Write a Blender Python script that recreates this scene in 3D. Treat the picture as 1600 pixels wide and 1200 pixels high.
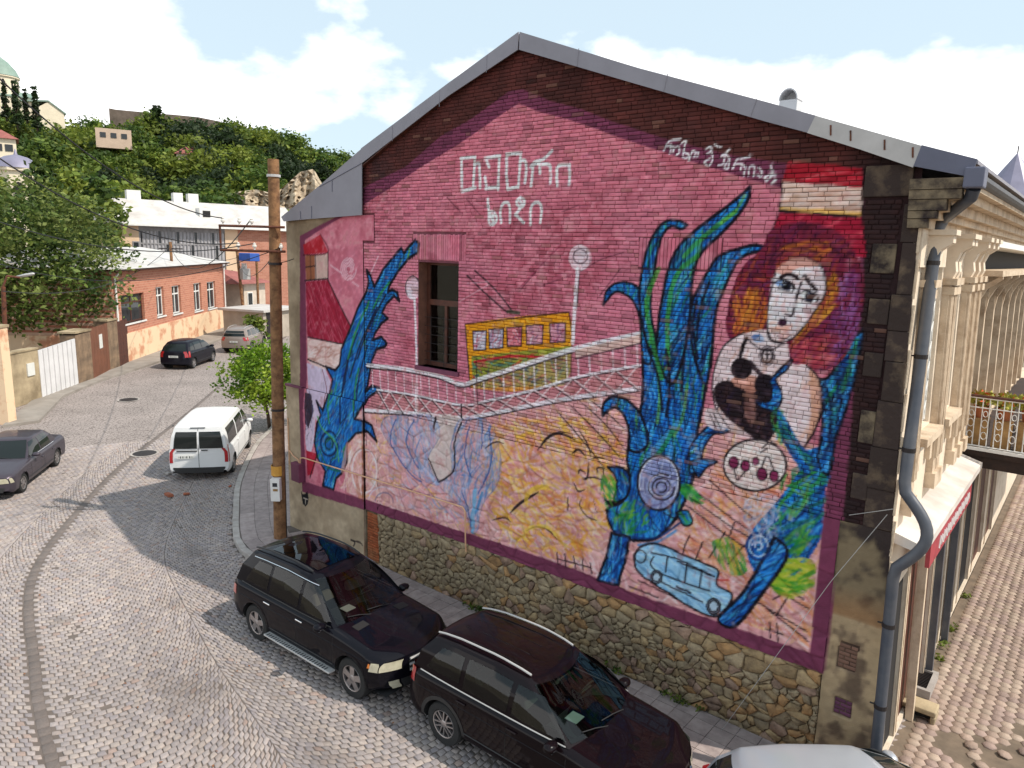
import bpy, math, random
import numpy as np
from mathutils import Vector, Matrix
random.seed(7); rng = np.random.default_rng(11)
for o in list(bpy.data.objects): bpy.data.objects.remove(o)
scene = bpy.context.scene
COL = scene.collection
PI = math.pi

# ---------------------------------------------------------------- camera
F_PX = 1120.0                                   # focal length for a 1600 px wide frame
CAM = np.array([16.03301799, -10.78654038, 7.8])
RM = np.array([[0.7691334616654386, 0.13703208727643176, -0.6242242587429646],
               [0.6385507206695247, -0.12472758718568333, 0.7594050343046644],
               [0.026204871283216736, -0.9826826731206276, -0.18343409898251714]])
cd = bpy.data.cameras.new('camera'); cam = bpy.data.objects.new('camera', cd); COL.objects.link(cam)
cd.sensor_width = 36.0; cd.lens = F_PX / 1600 * 36.0; cd.clip_start = 0.1; cd.clip_end = 3000
right = RM @ np.array([1, 0, 0]); up = RM @ np.array([0, -1, 0]); back = RM @ np.array([0, 0, -1])
M4 = Matrix.Identity(4)
for i in range(3):
    M4[i][0] = right[i]; M4[i][1] = up[i]; M4[i][2] = back[i]; M4[i][3] = CAM[i]
cam.matrix_world = M4
scene.camera = cam

# survey helpers: sight lines of the survey photograph -> real points on the ground / the wall / at a distance
def ray(u, v): return RM @ np.array([u - 800.0, v - 600.0, F_PX])
def G(u, v, z=0.0):
    d = ray(u, v); return CAM + d * ((z - CAM[2]) / d[2])
def W(u, v, y=0.0):
    d = ray(u, v); p = CAM + d * ((y - CAM[1]) / d[1]); return p[0], p[2]
def D(u, v, dist):
    d = ray(u, v); return CAM + d * (dist / math.hypot(d[0], d[1]))

# ---------------------------------------------------------------- sky, sun, exposure
SUN_TO = Vector((0.782, 0.295, 1.0)).normalized()
sun_el = math.asin(SUN_TO.z); sun_az = math.atan2(SUN_TO.x, SUN_TO.y)
world = bpy.data.worlds.new('World'); scene.world = world; world.use_nodes = True
wn = world.node_tree.nodes; wl = world.node_tree.links
bg = wn['Background']
sky = wn.new('ShaderNodeTexSky'); sky.sky_type = 'NISHITA'; sky.sun_disc = False
sky.sun_elevation = sun_el; sky.sun_rotation = sun_az; sky.altitude = 150; sky.air_density = 1.0; sky.dust_density = 1.2; sky.ozone_density = 1.0
tc = wn.new('ShaderNodeTexCoord')
mp = wn.new('ShaderNodeMapping'); mp.inputs['Scale'].default_value = (1.0, 1.0, 1.9); mp.inputs['Location'].default_value = (0.9, 0.35, 0.0)
wl.new(tc.outputs['Generated'], mp.inputs['Vector'])
n1 = wn.new('ShaderNodeTexNoise'); n1.inputs['Scale'].default_value = 2.3; n1.inputs['Detail'].default_value = 9; n1.inputs['Roughness'].default_value = 0.52
n1.inputs['Distortion'].default_value = 0.0
wl.new(mp.outputs['Vector'], n1.inputs['Vector'])
sepw = wn.new('ShaderNodeSeparateXYZ'); wl.new(tc.outputs['Generated'], sepw.inputs['Vector'])
hz = wn.new('ShaderNodeMapRange'); hz.inputs['From Min'].default_value = 0.0; hz.inputs['From Max'].default_value = 0.36
hz.inputs['To Min'].default_value = 0.17; hz.inputs['To Max'].default_value = -0.085
wl.new(sepw.outputs['Z'], hz.inputs['Value'])
addn = wn.new('ShaderNodeMath'); addn.operation = 'ADD'
wl.new(n1.outputs['Fac'], addn.inputs[0]); wl.new(hz.outputs['Result'], addn.inputs[1])
cr = wn.new('ShaderNodeValToRGB'); cr.color_ramp.elements[0].position = 0.49; cr.color_ramp.elements[1].position = 0.56
wl.new(addn.outputs[0], cr.inputs['Fac'])
tint = wn.new('ShaderNodeMix'); tint.data_type = 'RGBA'; tint.blend_type = 'MIX'
tint.inputs['B'].default_value = (9.0, 9.0, 9.05, 1)
haz = wn.new('ShaderNodeMix'); haz.data_type = 'RGBA'; haz.inputs['Factor'].default_value = 0.8
haz.inputs['B'].default_value = (4.3, 5.2, 5.7, 1)
wl.new(sky.outputs['Color'], haz.inputs['A'])
wl.new(cr.outputs['Color'], tint.inputs['Factor']); wl.new(haz.outputs['Result'], tint.inputs['A'])
wl.new(tint.outputs['Result'], bg.inputs['Color']); bg.inputs['Strength'].default_value = 0.148

sd = bpy.data.lights.new('sun', 'SUN'); sd.energy = 3.7; sd.angle = math.radians(0.53); sd.color = (1.0, 0.93, 0.82)
sun = bpy.data.objects.new('sun', sd); COL.objects.link(sun)
sun.rotation_euler = (-SUN_TO).to_track_quat('-Z', 'Y').to_euler(); sun.location = (60, 30, 80)
vs = scene.view_settings
vs.view_transform = 'Standard'; vs.look = 'None'; vs.gamma = 1.0; vs.exposure = 0.30; vs.use_curve_mapping = False

# ---------------------------------------------------------------- mesh helpers
def s2l(c):
    c = np.asarray(c, float) / 255.0
    return np.where(c <= 0.04045, c / 12.92, ((c + 0.055) / 1.055) ** 2.4)
def S(r, g, b):
    t = s2l((r, g, b)); return (float(t[0]), float(t[1]), float(t[2]))
def tag(o, label=None, cat=None, group=None, kind=None):
    if label: o['label'] = label
    if cat: o['category'] = cat
    if group: o['group'] = group
    if kind: o['kind'] = kind
    return o
def empty(name, loc=(0, 0, 0), rz=0.0):
    o = bpy.data.objects.new(name, None); COL.objects.link(o); o.location = loc; o.rotation_euler = (0, 0, rz)
    o.empty_display_size = 0.3; return o
class MB:
    def __init__(s): s.v = []; s.f = []; s.c = None
    def quad(s, a, b, c, d):
        n = len(s.v); s.v += [tuple(a), tuple(b), tuple(c), tuple(d)]; s.f.append((n, n+1, n+2, n+3)); return s
    def poly(s, pts):
        n = len(s.v); s.v += [tuple(p) for p in pts]; s.f.append(tuple(range(n, n+len(pts)))); return s
    def box(s, x0, y0, z0, x1, y1, z1, M=None):
        n = len(s.v)
        P = [(x0,y0,z0),(x1,y0,z0),(x1,y1,z0),(x0,y1,z0),(x0,y0,z1),(x1,y0,z1),(x1,y1,z1),(x0,y1,z1)]
        if M is not None: P = [tuple(M @ Vector(p)) for p in P]
        s.v += P
        s.f += [(n,n+3,n+2,n+1),(n+4,n+5,n+6,n+7),(n,n+1,n+5,n+4),(n+1,n+2,n+6,n+5),(n+2,n+3,n+7,n+6),(n+3,n,n+4,n+7)]
        return s
    def hexa(s, P):
        n = len(s.v); s.v += [tuple(p) for p in P]
        s.f += [(n,n+3,n+2,n+1),(n+4,n+5,n+6,n+7),(n,n+1,n+5,n+4),(n+1,n+2,n+6,n+5),(n+2,n+3,n+7,n+6),(n+3,n,n+4,n+7)]; return s
    def prism(s, pts, vec):
        n = len(s.v); m = len(pts); vec = np.array(vec, float)
        s.v += [tuple(p) for p in pts] + [tuple(np.array(p) + vec) for p in pts]
        s.f.append(tuple(range(n+m-1, n-1, -1))); s.f.append(tuple(range(n+m, n+2*m)))
        for i in range(m):
            j = (i+1) % m; s.f.append((n+i, n+j, n+m+j, n+m+i))
        return s
    def tube(s, pts, r, seg=8, caps=True):
        pts = [Vector(p) for p in pts]; rr = r if isinstance(r, (list, tuple)) else [r]*len(pts)
        n0 = len(s.v); prev = None
        for i, p in enumerate(pts):
            if i == 0: t = pts[1]-p
            elif i == len(pts)-1: t = p-pts[i-1]
            else: t = (pts[i+1]-p).normalized() + (p-pts[i-1]).normalized()
            t.normalize()
            if prev is None:
                a = Vector((0, 0, 1)) if abs(t.z) < 0.9 else Vector((1, 0, 0))
                x = t.cross(a).normalized()
            else: x = (prev - t*prev.dot(t)).normalized()
            prev = x; y = t.cross(x)
            for k in range(seg):
                a = 2*PI*k/seg; s.v.append(tuple(p + (x*math.cos(a) + y*math.sin(a))*rr[i]))
        for i in range(len(pts)-1):
            for k in range(seg):
                a = n0+i*seg+k; b = n0+i*seg+(k+1) % seg; s.f.append((a, b, b+seg, a+seg))
        if caps:
            s.f.append(tuple(n0+k for k in reversed(range(seg)))); s.f.append(tuple(n0+(len(pts)-1)*seg+k for k in range(seg)))
        return s
    def lathe(s, prof, seg=20, M=None, closed=False):
        # prof: (r, h) about local z
        n0 = len(s.v); m = len(prof)
        for k in range(seg):
            a = 2*PI*k/seg
            for (r, h) in prof:
                p = Vector((r*math.cos(a), r*math.sin(a), h)); s.v.append(tuple(M @ p) if M is not None else tuple(p))
        for k in range(seg):
            k2 = (k+1) % seg
            for i in range(m-1 if not closed else m):
                j = (i+1) % m; s.f.append((n0+k*m+i, n0+k2*m+i, n0+k2*m+j, n0+k*m+j))
        return s
    def grid(s, P):
        P = np.asarray(P, float); a, b = P.shape[:2]; n0 = len(s.v)
        s.v += [tuple(p) for p in P.reshape(-1, 3)]
        for i in range(a-1):
            for j in range(b-1):
                n = n0+i*b+j; s.f.append((n, n+b, n+b+1, n+1))
        return s
    def mesh(s, name):
        me = bpy.data.meshes.new(name); me.from_pydata(s.v, [], s.f); return me
    def build(s, name, mat, parent=None, smooth=False, loc=None, rot=None, bevel=0, kind=None, label=None):
        me = s.mesh(name)
        if mat is not None: me.materials.append(mat)
        if smooth:
            me.polygons.foreach_set('use_smooth', [True]*len(me.polygons))
            if smooth != 'all': me.set_sharp_from_angle(angle=math.radians(38))
        o = bpy.data.objects.new(name, me); COL.objects.link(o)
        if parent is not None: o.parent = parent
        if loc is not None: o.location = loc
        if rot is not None: o.rotation_euler = rot
        if bevel:
            b = o.modifiers.new('bevel', 'BEVEL'); b.width = bevel; b.segments = 2; b.limit_method = 'ANGLE'
        if kind: o['kind'] = kind
        if label: o['label'] = label
        return o
def np_mesh(name, V, Fq, mat, cols=None, smooth=False):
    """fast mesh from arrays: V (n,3), Fq (m,4) quads; optional point colours (n,3)"""
    me = bpy.data.meshes.new(name); V = np.asarray(V, np.float32); Fq = np.asarray(Fq, np.int32)
    me.vertices.add(len(V)); me.vertices.foreach_set('co', V.ravel())
    k = Fq.shape[1]
    me.loops.add(Fq.size); me.loops.foreach_set('vertex_index', Fq.ravel())
    me.polygons.add(len(Fq)); me.polygons.foreach_set('loop_start', np.arange(0, Fq.size, k, dtype=np.int32))
    me.update(calc_edges=True); me.validate()
    if cols is not None: add_cols(me, cols)
    if mat is not None: me.materials.append(mat)
    if smooth: me.polygons.foreach_set('use_smooth', [True]*len(me.polygons))
    return me
def add_cols(me, cols):
    at = me.attributes.new('paint', 'FLOAT_COLOR', 'POINT')
    c = np.ones((len(me.vertices), 4), np.float32); c[:, :3] = cols; at.data.foreach_set('color', c.ravel())
def link(name, me, parent=None, loc=None, rot=None, kind=None):
    o = bpy.data.objects.new(name, me); COL.objects.link(o)
    if parent is not None: o.parent = parent
    if loc is not None: o.location = loc
    if rot is not None: o.rotation_euler = rot
    if kind: o['kind'] = kind
    return o
def copy_tree(o, parent=None):
    c = o.copy(); COL.objects.link(c); c.parent = parent
    for ch in o.children: copy_tree(ch, c)
    return c

# ---------------------------------------------------------------- materials
def mat(name, col, rough=0.75, metal=0.0, var=0.25, scale=3.0, bump=0.0, bscale=40.0, col2=None, coat=0.0, spec=0.5, attr=False, rand=0.0, coord='Object', ramp=(0.35, 0.68), detail=6.0):
    m = bpy.data.materials.new(name); m.use_nodes = True
    n = m.node_tree.nodes; l = m.node_tree.links; p = n['Principled BSDF']
    p.inputs['Roughness'].default_value = rough; p.inputs['Metallic'].default_value = metal
    p.inputs['Specular IOR Level'].default_value = spec; p.inputs['Coat Weight'].default_value = coat; p.inputs['Coat Roughness'].default_value = 0.04
    tcn = n.new('ShaderNodeTexCoord'); src = tcn.outputs[coord]
    if coord == 'World':
        pass
    if attr:
        a = n.new('ShaderNodeAttribute'); a.attribute_name = 'paint'; base = a.outputs['Color']
    else:
        r = n.new('ShaderNodeRGB'); r.outputs[0].default_value = (*col, 1); base = r.outputs[0]
    if var or col2 is not None:
        nz = n.new('ShaderNodeTexNoise'); nz.inputs['Scale'].default_value = scale; nz.inputs['Detail'].default_value = detail; nz.inputs['Roughness'].default_value = 0.62
        l.new(src, nz.inputs['Vector'])
        rp = n.new('ShaderNodeValToRGB'); rp.color_ramp.elements[0].position = ramp[0]; rp.color_ramp.elements[1].position = ramp[1]
        l.new(nz.outputs['Fac'], rp.inputs['Fac'])
        mx = n.new('ShaderNodeMix'); mx.data_type = 'RGBA'
        l.new(rp.outputs['Color'], mx.inputs['Factor']); l.new(base, mx.inputs['A'])
        if col2 is not None: mx.inputs['B'].default_value = (*col2, 1)
        else:
            sc = n.new('ShaderNodeMix'); sc.data_type = 'RGBA'; sc.blend_type = 'MULTIPLY'; sc.inputs['Factor'].default_value = 1
            l.new(base, sc.inputs['A']); sc.inputs['B'].default_value = (1-var, 1-var, 1-var, 1); l.new(sc.outputs['Result'], mx.inputs['B'])
        base = mx.outputs['Result']
    if rand:
        oi = n.new('ShaderNodeObjectInfo'); mr = n.new('ShaderNodeMapRange'); mr.inputs['To Min'].default_value = 1-rand; mr.inputs['To Max'].default_value = 1+rand
        l.new(oi.outputs['Random'], mr.inputs['Value'])
        hs = n.new('ShaderNodeMix'); hs.data_type = 'RGBA'; hs.blend_type = 'MULTIPLY'; hs.inputs['Factor'].default_value = 1
        l.new(base, hs.inputs['A']); l.new(mr.outputs['Result'], hs.inputs['B']); base = hs.outputs['Result']
    l.new(base, p.inputs['Base Color'])
    if bump:
        bz = n.new('ShaderNodeTexNoise'); bz.inputs['Scale'].default_value = bscale; bz.inputs['Detail'].default_value = 5
        l.new(src, bz.inputs['Vector'])
        b = n.new('ShaderNodeBump'); b.inputs['Strength'].default_value = bump; b.inputs['Distance'].default_value = 0.02
        l.new(bz.outputs['Fac'], b.inputs['Height']); l.new(b.outputs['Normal'], p.inputs['Normal'])
    m['p'] = 1
    return m
# ================================================================ wall painting (mural) as paint colours on the masonry
X0, RES = -1.2, 0.015
CW, CH = int(16.4/RES), int(12.4/RES)
can = np.zeros((CH, CW, 3), np.float32)
def vnoise(cell, h=CH, w=CW, r=rng):
    gh, gw = int(h/cell)+3, int(w/cell)+3
    g = r.random((gh, gw)).astype(np.float32)
    yy = np.arange(h)/cell; xx = np.arange(w)/cell
    y0 = yy.astype(int); x0 = xx.astype(int); fy = (yy-y0)[:, None]; fx = (xx-x0)[None, :]
    fy = fy*fy*(3-2*fy); fx = fx*fx*(3-2*fx)
    a = g[y0][:, x0]; b = g[y0][:, x0+1]; c = g[y0+1][:, x0]; d = g[y0+1][:, x0+1]
    return (a*(1-fx)+b*fx)*(1-fy) + (c*(1-fx)+d*fx)*fy
def fbm(cell, n=4):
    t = 0; a = 1; s = 0
    for i in range(n):
        t = t + a*vnoise(max(cell/2**i, 1.5)); s += a; a *= 0.6
    return t/s
NZ1, NZ2, NZ3 = fbm(90), fbm(24), fbm(7, 2)
def cpx(pts):
    out = []
    for (u, v) in pts:
        x, z = W(u, v); out.append(((x-X0)/RES, z/RES))
    return np.array(out, float)
def crom(P, closed=True, k=5):
    n = len(P); out = []
    rg = range(n) if closed else range(n-1)
    for i in rg:
        if closed: a, b, c, d = P[(i-1) % n], P[i], P[(i+1) % n], P[(i+2) % n]
        else: a, b, c, d = P[max(i-1, 0)], P[i], P[i+1], P[min(i+2, n-1)]
        for j in range(k):
            t = j/k
            out.append(0.5*((2*b)+(c-a)*t+(2*a-5*b+4*c-d)*t*t+(3*b-a-3*c+d)*t**3))
    if not closed: out.append(P[-1])
    return np.array(out)
def mask_poly(P):
    x0, y0 = np.floor(P.min(0)).astype(int)-2; x1, y1 = np.ceil(P.max(0)).astype(int)+3
    x0, y0 = max(x0, 0), max(y0, 0); x1, y1 = min(x1, CW), min(y1, CH)
    if x1 <= x0 or y1 <= y0: return None
    acc = np.zeros((y1-y0, x1-x0), np.float32)
    for sx, sy in ((0.25, 0.25), (0.75, 0.75)):
        X = (np.arange(x0, x1)+sx)[None, :]; Y = (np.arange(y0, y1)+sy)[:, None]
        ins = np.zeros((y1-y0, x1-x0), bool); n = len(P)
        for i in range(n):
            xa, ya = P[i]; xb, yb = P[(i+1) % n]
            if ya == yb: continue
            cond = ((ya > Y) != (yb > Y)) & (X < (xb-xa)*(Y-ya)/(yb-ya)+xa)
            ins ^= cond
        acc += ins*0.5
    return (slice(y0, y1), slice(x0, x1)), acc
def blend(sl, a, col):
    a = a[..., None]; can[sl] = can[sl]*(1-a) + np.asarray(col, np.float32)*a
def fill(pts, col, alpha=1.0, sm=False, patchy=0.0, raw=False):
    P = np.array(pts, float) if raw else cpx(pts)
    if sm: P = crom(P)
    r = mask_poly(P)
    if r is None: return
    sl, m = r
    if patchy: m = m*np.clip(1-patchy*1.6*np.clip(NZ2[sl]*1.6-0.45, 0, 1), 0, 1)
    blend(sl, m*alpha, col)
def seg_stroke(P, w, col, alpha=1.0, soft=0.7, ragged=0.0):
    """P canvas points, w half-width per point (canvas units)"""
    if np.isscalar(w): w = np.full(len(P), float(w))
    mw = w.max()+2
    x0, y0 = np.floor(P.min(0)-mw).astype(int); x1, y1 = np.ceil(P.max(0)+mw).astype(int)+1
    x0, y0 = max(x0, 0), max(y0, 0); x1, y1 = min(x1, CW), min(y1, CH)
    if x1 <= x0 or y1 <= y0: return
    X = (np.arange(x0, x1)+0.5)[None, :]; Y = (np.arange(y0, y1)+0.5)[:, None]
    a = np.zeros((y1-y0, x1-x0), np.float32)
    for i in range(len(P)-1):
        p, q = P[i], P[i+1]; d = q-p; L2 = d@d
        if L2 < 1e-9: continue
        bx0, by0 = np.floor(np.minimum(p, q)-mw).astype(int); bx1, by1 = np.ceil(np.maximum(p, q)+mw).astype(int)+1
        bx0, by0 = max(bx0-x0, 0), max(by0-y0, 0); bx1, by1 = min(bx1-x0, x1-x0), min(by1-y0, y1-y0)
        if bx1 <= bx0 or by1 <= by0: continue
        xs = X[:, bx0:bx1]; ys = Y[by0:by1]
        t = np.clip(((xs-p[0])*d[0]+(ys-p[1])*d[1])/L2, 0, 1)
        dist = np.hypot(xs-p[0]-t*d[0], ys-p[1]-t*d[1]); ww = w[i]+(w[i+1]-w[i])*t
        a[by0:by1, bx0:bx1] = np.maximum(a[by0:by1, bx0:bx1], np.clip((ww-dist)/soft+0.5, 0, 1))
    sl = (slice(y0, y1), slice(x0, x1))
    if ragged: a = a*np.clip(1.35-ragged*1.3*NZ3[sl], 0, 1)
    blend(sl, a*alpha, col)
def pxw(u, v): return abs(W(u, v)[1]-W(u, v+1)[1])/RES
def line(pts, w, col, alpha=1.0, sm=True, ragged=0.35, taper=False):
    P = cpx(pts)
    hw = 0.5*w*pxw(*pts[len(pts)//2])*(1.5 if sum(col) < 200 else 1.0)
    if sm and len(P) > 2: P = crom(P, False)
    ww = np.full(len(P), max(hw, 0.5))
    if taper: ww = ww*np.clip(np.sin(np.linspace(0.15, PI-0.15, len(P)))*1.2, 0.35, 1)
    seg_stroke(P, ww, col, alpha, ragged=ragged)
def ell(u, v, rx, ry, col, alpha=1.0, ang=0.0, patchy=0.0):
    pts = [(u+rx*math.cos(t)*math.cos(ang)-ry*math.sin(t)*math.sin(ang), v+rx*math.cos(t)*math.sin(ang)+ry*math.sin(t)*math.cos(ang)) for t in np.linspace(0, 2*PI, 22)[:-1]]
    fill(pts, col, alpha, sm=True, patchy=patchy); return pts
def ring(u, v, rx, ry, w, col, alpha=1.0, a0=0.0, a1=2*PI, ragged=0.4, spiral=0.0):
    ts = np.linspace(a0, a1, 24); k = 1-spiral*(ts-a0)/(a1-a0)
    line([(u+rx*q*math.cos(t), v+ry*q*math.sin(t)) for t, q in zip(ts, k)], w, col, alpha, ragged=ragged)
def brush(pts, cols, n, length, width, ang=90.0, spread=25.0, alpha=0.6, sm=True, curve=None):
    """n short brush marks inside a painted patch; length/width in metres; ang in wall degrees"""
    P = cpx(pts)
    if sm: P = crom(P)
    r = mask_poly(P)
    if r is None: return
    sl, m = r; ys, xs = np.nonzero(m > 0.5)
    if len(ys) == 0: return
    pad = int(length/RES)+8
    sp = (slice(max(sl[0].start-pad, 0), min(sl[0].stop+pad, CH)), slice(max(sl[1].start-pad, 0), min(sl[1].stop+pad, CW)))
    keep = can[sp].copy(); idx = rng.integers(0, len(ys), n)
    for i in idx:
        a = math.radians(ang + rng.normal()*spread); L = length*(0.5+rng.random())/RES/2
        c = np.array([xs[i]+sl[1].start, ys[i]+sl[0].start], float); d = np.array([math.cos(a), math.sin(a)])*L
        b = np.array([-d[1], d[0]])*rng.normal()*0.15
        col = cols[rng.integers(len(cols))]
        seg_stroke(np.array([c-d, c+b, c+d]), np.array([0.4, 1, 0.4])*width/RES/2*(0.6+0.8*rng.random()), col, alpha*(0.5+0.5*rng.random()), ragged=0.5)
    mm = np.zeros(keep.shape[:2], np.float32)
    mm[sl[0].start-sp[0].start:sl[0].stop-sp[0].start, sl[1].start-sp[1].start:sl[1].stop-sp[1].start] = m
    mm = mm[..., None]; can[sp] = can[sp]*mm + keep*(1-mm)

# ---- base: bare masonry
can[:] = np.array([94, 50, 46])
can[:] = can*(0.72+0.5*NZ1[..., None]) * (0.8+0.4*NZ2[..., None])
dk = np.clip((NZ1-0.5)*4, 0, 1)*np.clip((NZ2-0.3)*2.2, 0, 1); blend(np.s_[:, :], dk*0.75, (58, 40, 42))
# soot-stained right edge of the wall
xs_ = (np.arange(CW)*RES+X0)[None, :]; zs_ = (np.arange(CH)*RES)[:, None]
soot = np.clip((xs_-12.9)/0.5, 0, 1)*np.clip((zs_-2.6)/0.8, 0, 1)
blend(np.s_[:, :], soot*np.clip(0.45+0.75*NZ2-0.1, 0, 0.95), (42, 30, 32))
# bare rubble / plaster foot
foot = (zs_ < 4.05)*(xs_ > 2.6)
blend(np.s_[:, :], foot*0.9, (150, 122, 90))
PL = [(440, 900), (440, 340), (575, 300), (575, 900)]
fill([(430, 900), (440, 330), (573, 290), (576, 900)], (176, 160, 138))
r_ = mask_poly(cpx([(430, 900), (440, 330), (573, 290), (576, 900)])); blend(r_[0], r_[1]*np.clip((NZ1[r_[0]]-0.42)*3, 0, 0.75), (128, 112, 92))
low = (zs_ < 2.6)*(xs_ > 13.35); blend(np.s_[:, :], low*0.95, (168, 148, 120)); blend(np.s_[:, :], low*np.clip((NZ2-0.55)*5, 0, 0.8), (96, 80, 68))
# ---- purple frame
PURP = (122, 62, 88); PUR2 = (104, 42, 68)
fill([(470, 368), (500, 352), (565, 318), (566, 294), (635, 260), (690, 212), (735, 187), (797, 142), (818, 139), (860, 157), (910, 170), (960, 190), (992, 200), (1037, 215), (1095, 230), (1145, 242), (1227, 254), (1352, 262), (1350, 450), (1336, 600), (1325, 740), (1310, 900), (1289, 1052), (1200, 1021), (1100, 985), (950, 930), (800, 874), (700, 842), (572, 795), (476, 767), (470, 600)], PURP)
blend(np.s_[:, :], foot*0.0, PUR2)
INNER = [(478, 375), (500, 360), (565, 322), (610, 294), (660, 260), (710, 230), (740, 210), (775, 185), (812, 161), (842, 174), (885, 185), (930, 200), (970, 215), (1037, 237), (1095, 256), (1157, 275), (1220, 292), (1348, 300), (1342, 450), (1318, 600), (1296, 720), (1290, 800), (1279, 900), (1267, 1018), (1200, 995), (1140, 975), (1000, 928), (900, 888), (800, 853), (700, 822), (570, 778), (482, 752), (477, 640), (481, 590)]
fill(INNER, (196, 122, 140))
rI = mask_poly(cpx(INNER)); slI, mI = rI
blend(slI, mI*np.clip((NZ1[slI]-0.42)*3, 0, 0.85), (176, 92, 108))
blend(slI, mI*np.clip((NZ2[slI]-0.5)*4, 0, 0.6), (214, 146, 160))
up_ = np.clip((zs_[slI[0]]-7.6)/2.0, 0, 1); blend(slI, mI*up_*0.45, (204, 122, 134))
keepI = can.copy()
brush(INNER, [(214, 150, 165), (170, 82, 100), (186, 100, 118), (222, 165, 178), (180, 100, 130)], 2600, 0.22, 0.035, 0, 30, 0.45, sm=False)
# lower, lighter and warmer zone
LOW = [(560, 640), (720, 655), (870, 628), (1000, 610), (1120, 640), (1290, 700), (1288, 800), (1279, 900), (1267, 1018), (1140, 975), (1000, 928), (900, 888), (800, 853), (700, 822), (570, 778), (545, 768), (540, 700)]
fill(LOW, (214, 172, 168), 0.9, patchy=0.3)
brush(LOW, [(228, 200, 198), (206, 150, 146), (214, 178, 140), (222, 186, 96), (196, 130, 128), (236, 220, 220), (212, 160, 140), (232, 212, 214)], 2200, 0.28, 0.05, 150, 50, 0.55, sm=False)
YEL = [(760, 670), (860, 650), (960, 670), (990, 760), (950, 830), (900, 875), (800, 845), (760, 760)]
brush(YEL, [(226, 186, 66), (214, 160, 50), (206, 130, 60), (230, 200, 120), (226, 200, 190), (196, 120, 105)], 700, 0.34, 0.07, 160, 35, 0.6)
brush([(1130, 700), (1290, 720), (1268, 1010), (1100, 950), (1060, 850)], [(212, 150, 96), (224, 180, 160), (205, 130, 80), (228, 205, 200), (190, 110, 90)], 700, 0.3, 0.05, -35, 20, 0.6, sm=False)
BLK = (26, 16, 24); WHT = (232, 222, 228)
# ---- left: red roofed little house
fill([(477, 397), (475, 382), (502, 366), (514, 394)], (172, 34, 50)); fill([(478, 398), (514, 395), (514, 436), (480, 438)], (196, 168, 160))
fill([(478, 399), (493, 398), (494, 437), (480, 438)], (150, 96, 70)); line([(494, 398), (495, 437)], 1.5, BLK); line([(479, 417), (494, 415)], 1.2, BLK); line([(486, 398), (487, 437)], 1, BLK)
line([(478, 438), (514, 435)], 1.6, BLK); line([(475, 398), (514, 394), (502, 366)], 1.4, (90, 20, 40)); line([(514, 394), (514, 436)], 1.4, BLK)
HR = [(479, 440), (514, 437), (552, 515), (540, 538), (482, 527)]
fill(HR, (150, 28, 58)); brush(HR, [(196, 90, 110), (170, 40, 66), (120, 20, 48), (205, 130, 140)], 90, 0.55, 0.03, -58, 6, 0.6, sm=False)
brush(HR, [(205, 130, 140)], 14, 0.5, 0.025, 60, 8, 0.6, sm=False)
line([(514, 437), (532, 475), (552, 515)], 1.8, BLK)
fill([(482, 528), (540, 539), (531, 574), (500, 580), (482, 563)], (214, 190, 186)); brush([(482, 528), (540, 539), (531, 574), (482, 563)], [(170, 120, 110), (230, 215, 214), (196, 160, 150)], 60, 0.35, 0.05, 20, 15, 0.6, sm=False)
line([(482, 561), (510, 573), (528, 585)], 1.6, BLK); line([(482, 526), (540, 538)], 1.4, BLK)
fill([(481, 566), (510, 577), (520, 600), (515, 640), (500, 660), (483, 610)], (198, 190, 212), 0.9); line([(505, 577), (512, 610), (508, 640)], 1.5, (120, 60, 70))
fill([(482, 612), (492, 622), (497, 650), (494, 690), (486, 720), (481, 690)], (206, 196, 214), 0.9)
fill([(480, 612), (490, 615), (494, 640), (486, 668), (480, 660)], (46, 30, 44), 0.85); brush([(480, 612), (492, 615), (494, 680), (480, 690)], [(60, 60, 90), (120, 130, 170), BLK], 40, 0.3, 0.02, 80, 20, 0.7)
fill([(482, 702), (500, 708), (492, 740), (484, 742)], (176, 40, 66)); line([(500, 706), (488, 745)], 1.4, (60, 30, 40))
brush([(530, 700), (560, 680), (590, 700), (600, 770), (560, 770), (530, 755)], [(224, 196, 186), (200, 150, 130), (230, 210, 205)], 120, 0.4, 0.06, 60, 30, 0.6)
ring(572, 735, 18, 34, 3, (226, 214, 216), 0.8); ring(571, 740, 22, 40, 1.6, (150, 110, 110), 0.7, PI, 2*PI)
ring(600, 782, 22, 22, 2.5, (210, 200, 216), 0.7, PI*1.05, 2*PI); ring(602, 784, 14, 15, 2, (110, 110, 140), 0.7, PI*1.05, 2*PI)
# scribbled ball
for k in range(5): ring(546, 420, 12-2*k, 17-3*k, 1.6, (226, 206, 214), 0.75, 0.5*k, 0.5*k+5.4)
line([(518, 414), (535, 426)], 2, (222, 196, 206), 0.8); line([(552, 440), (562, 447)], 2, (222, 196, 206), 0.7); line([(592, 400), (578, 432)], 2.6, (222, 196, 206), 0.7)
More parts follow.
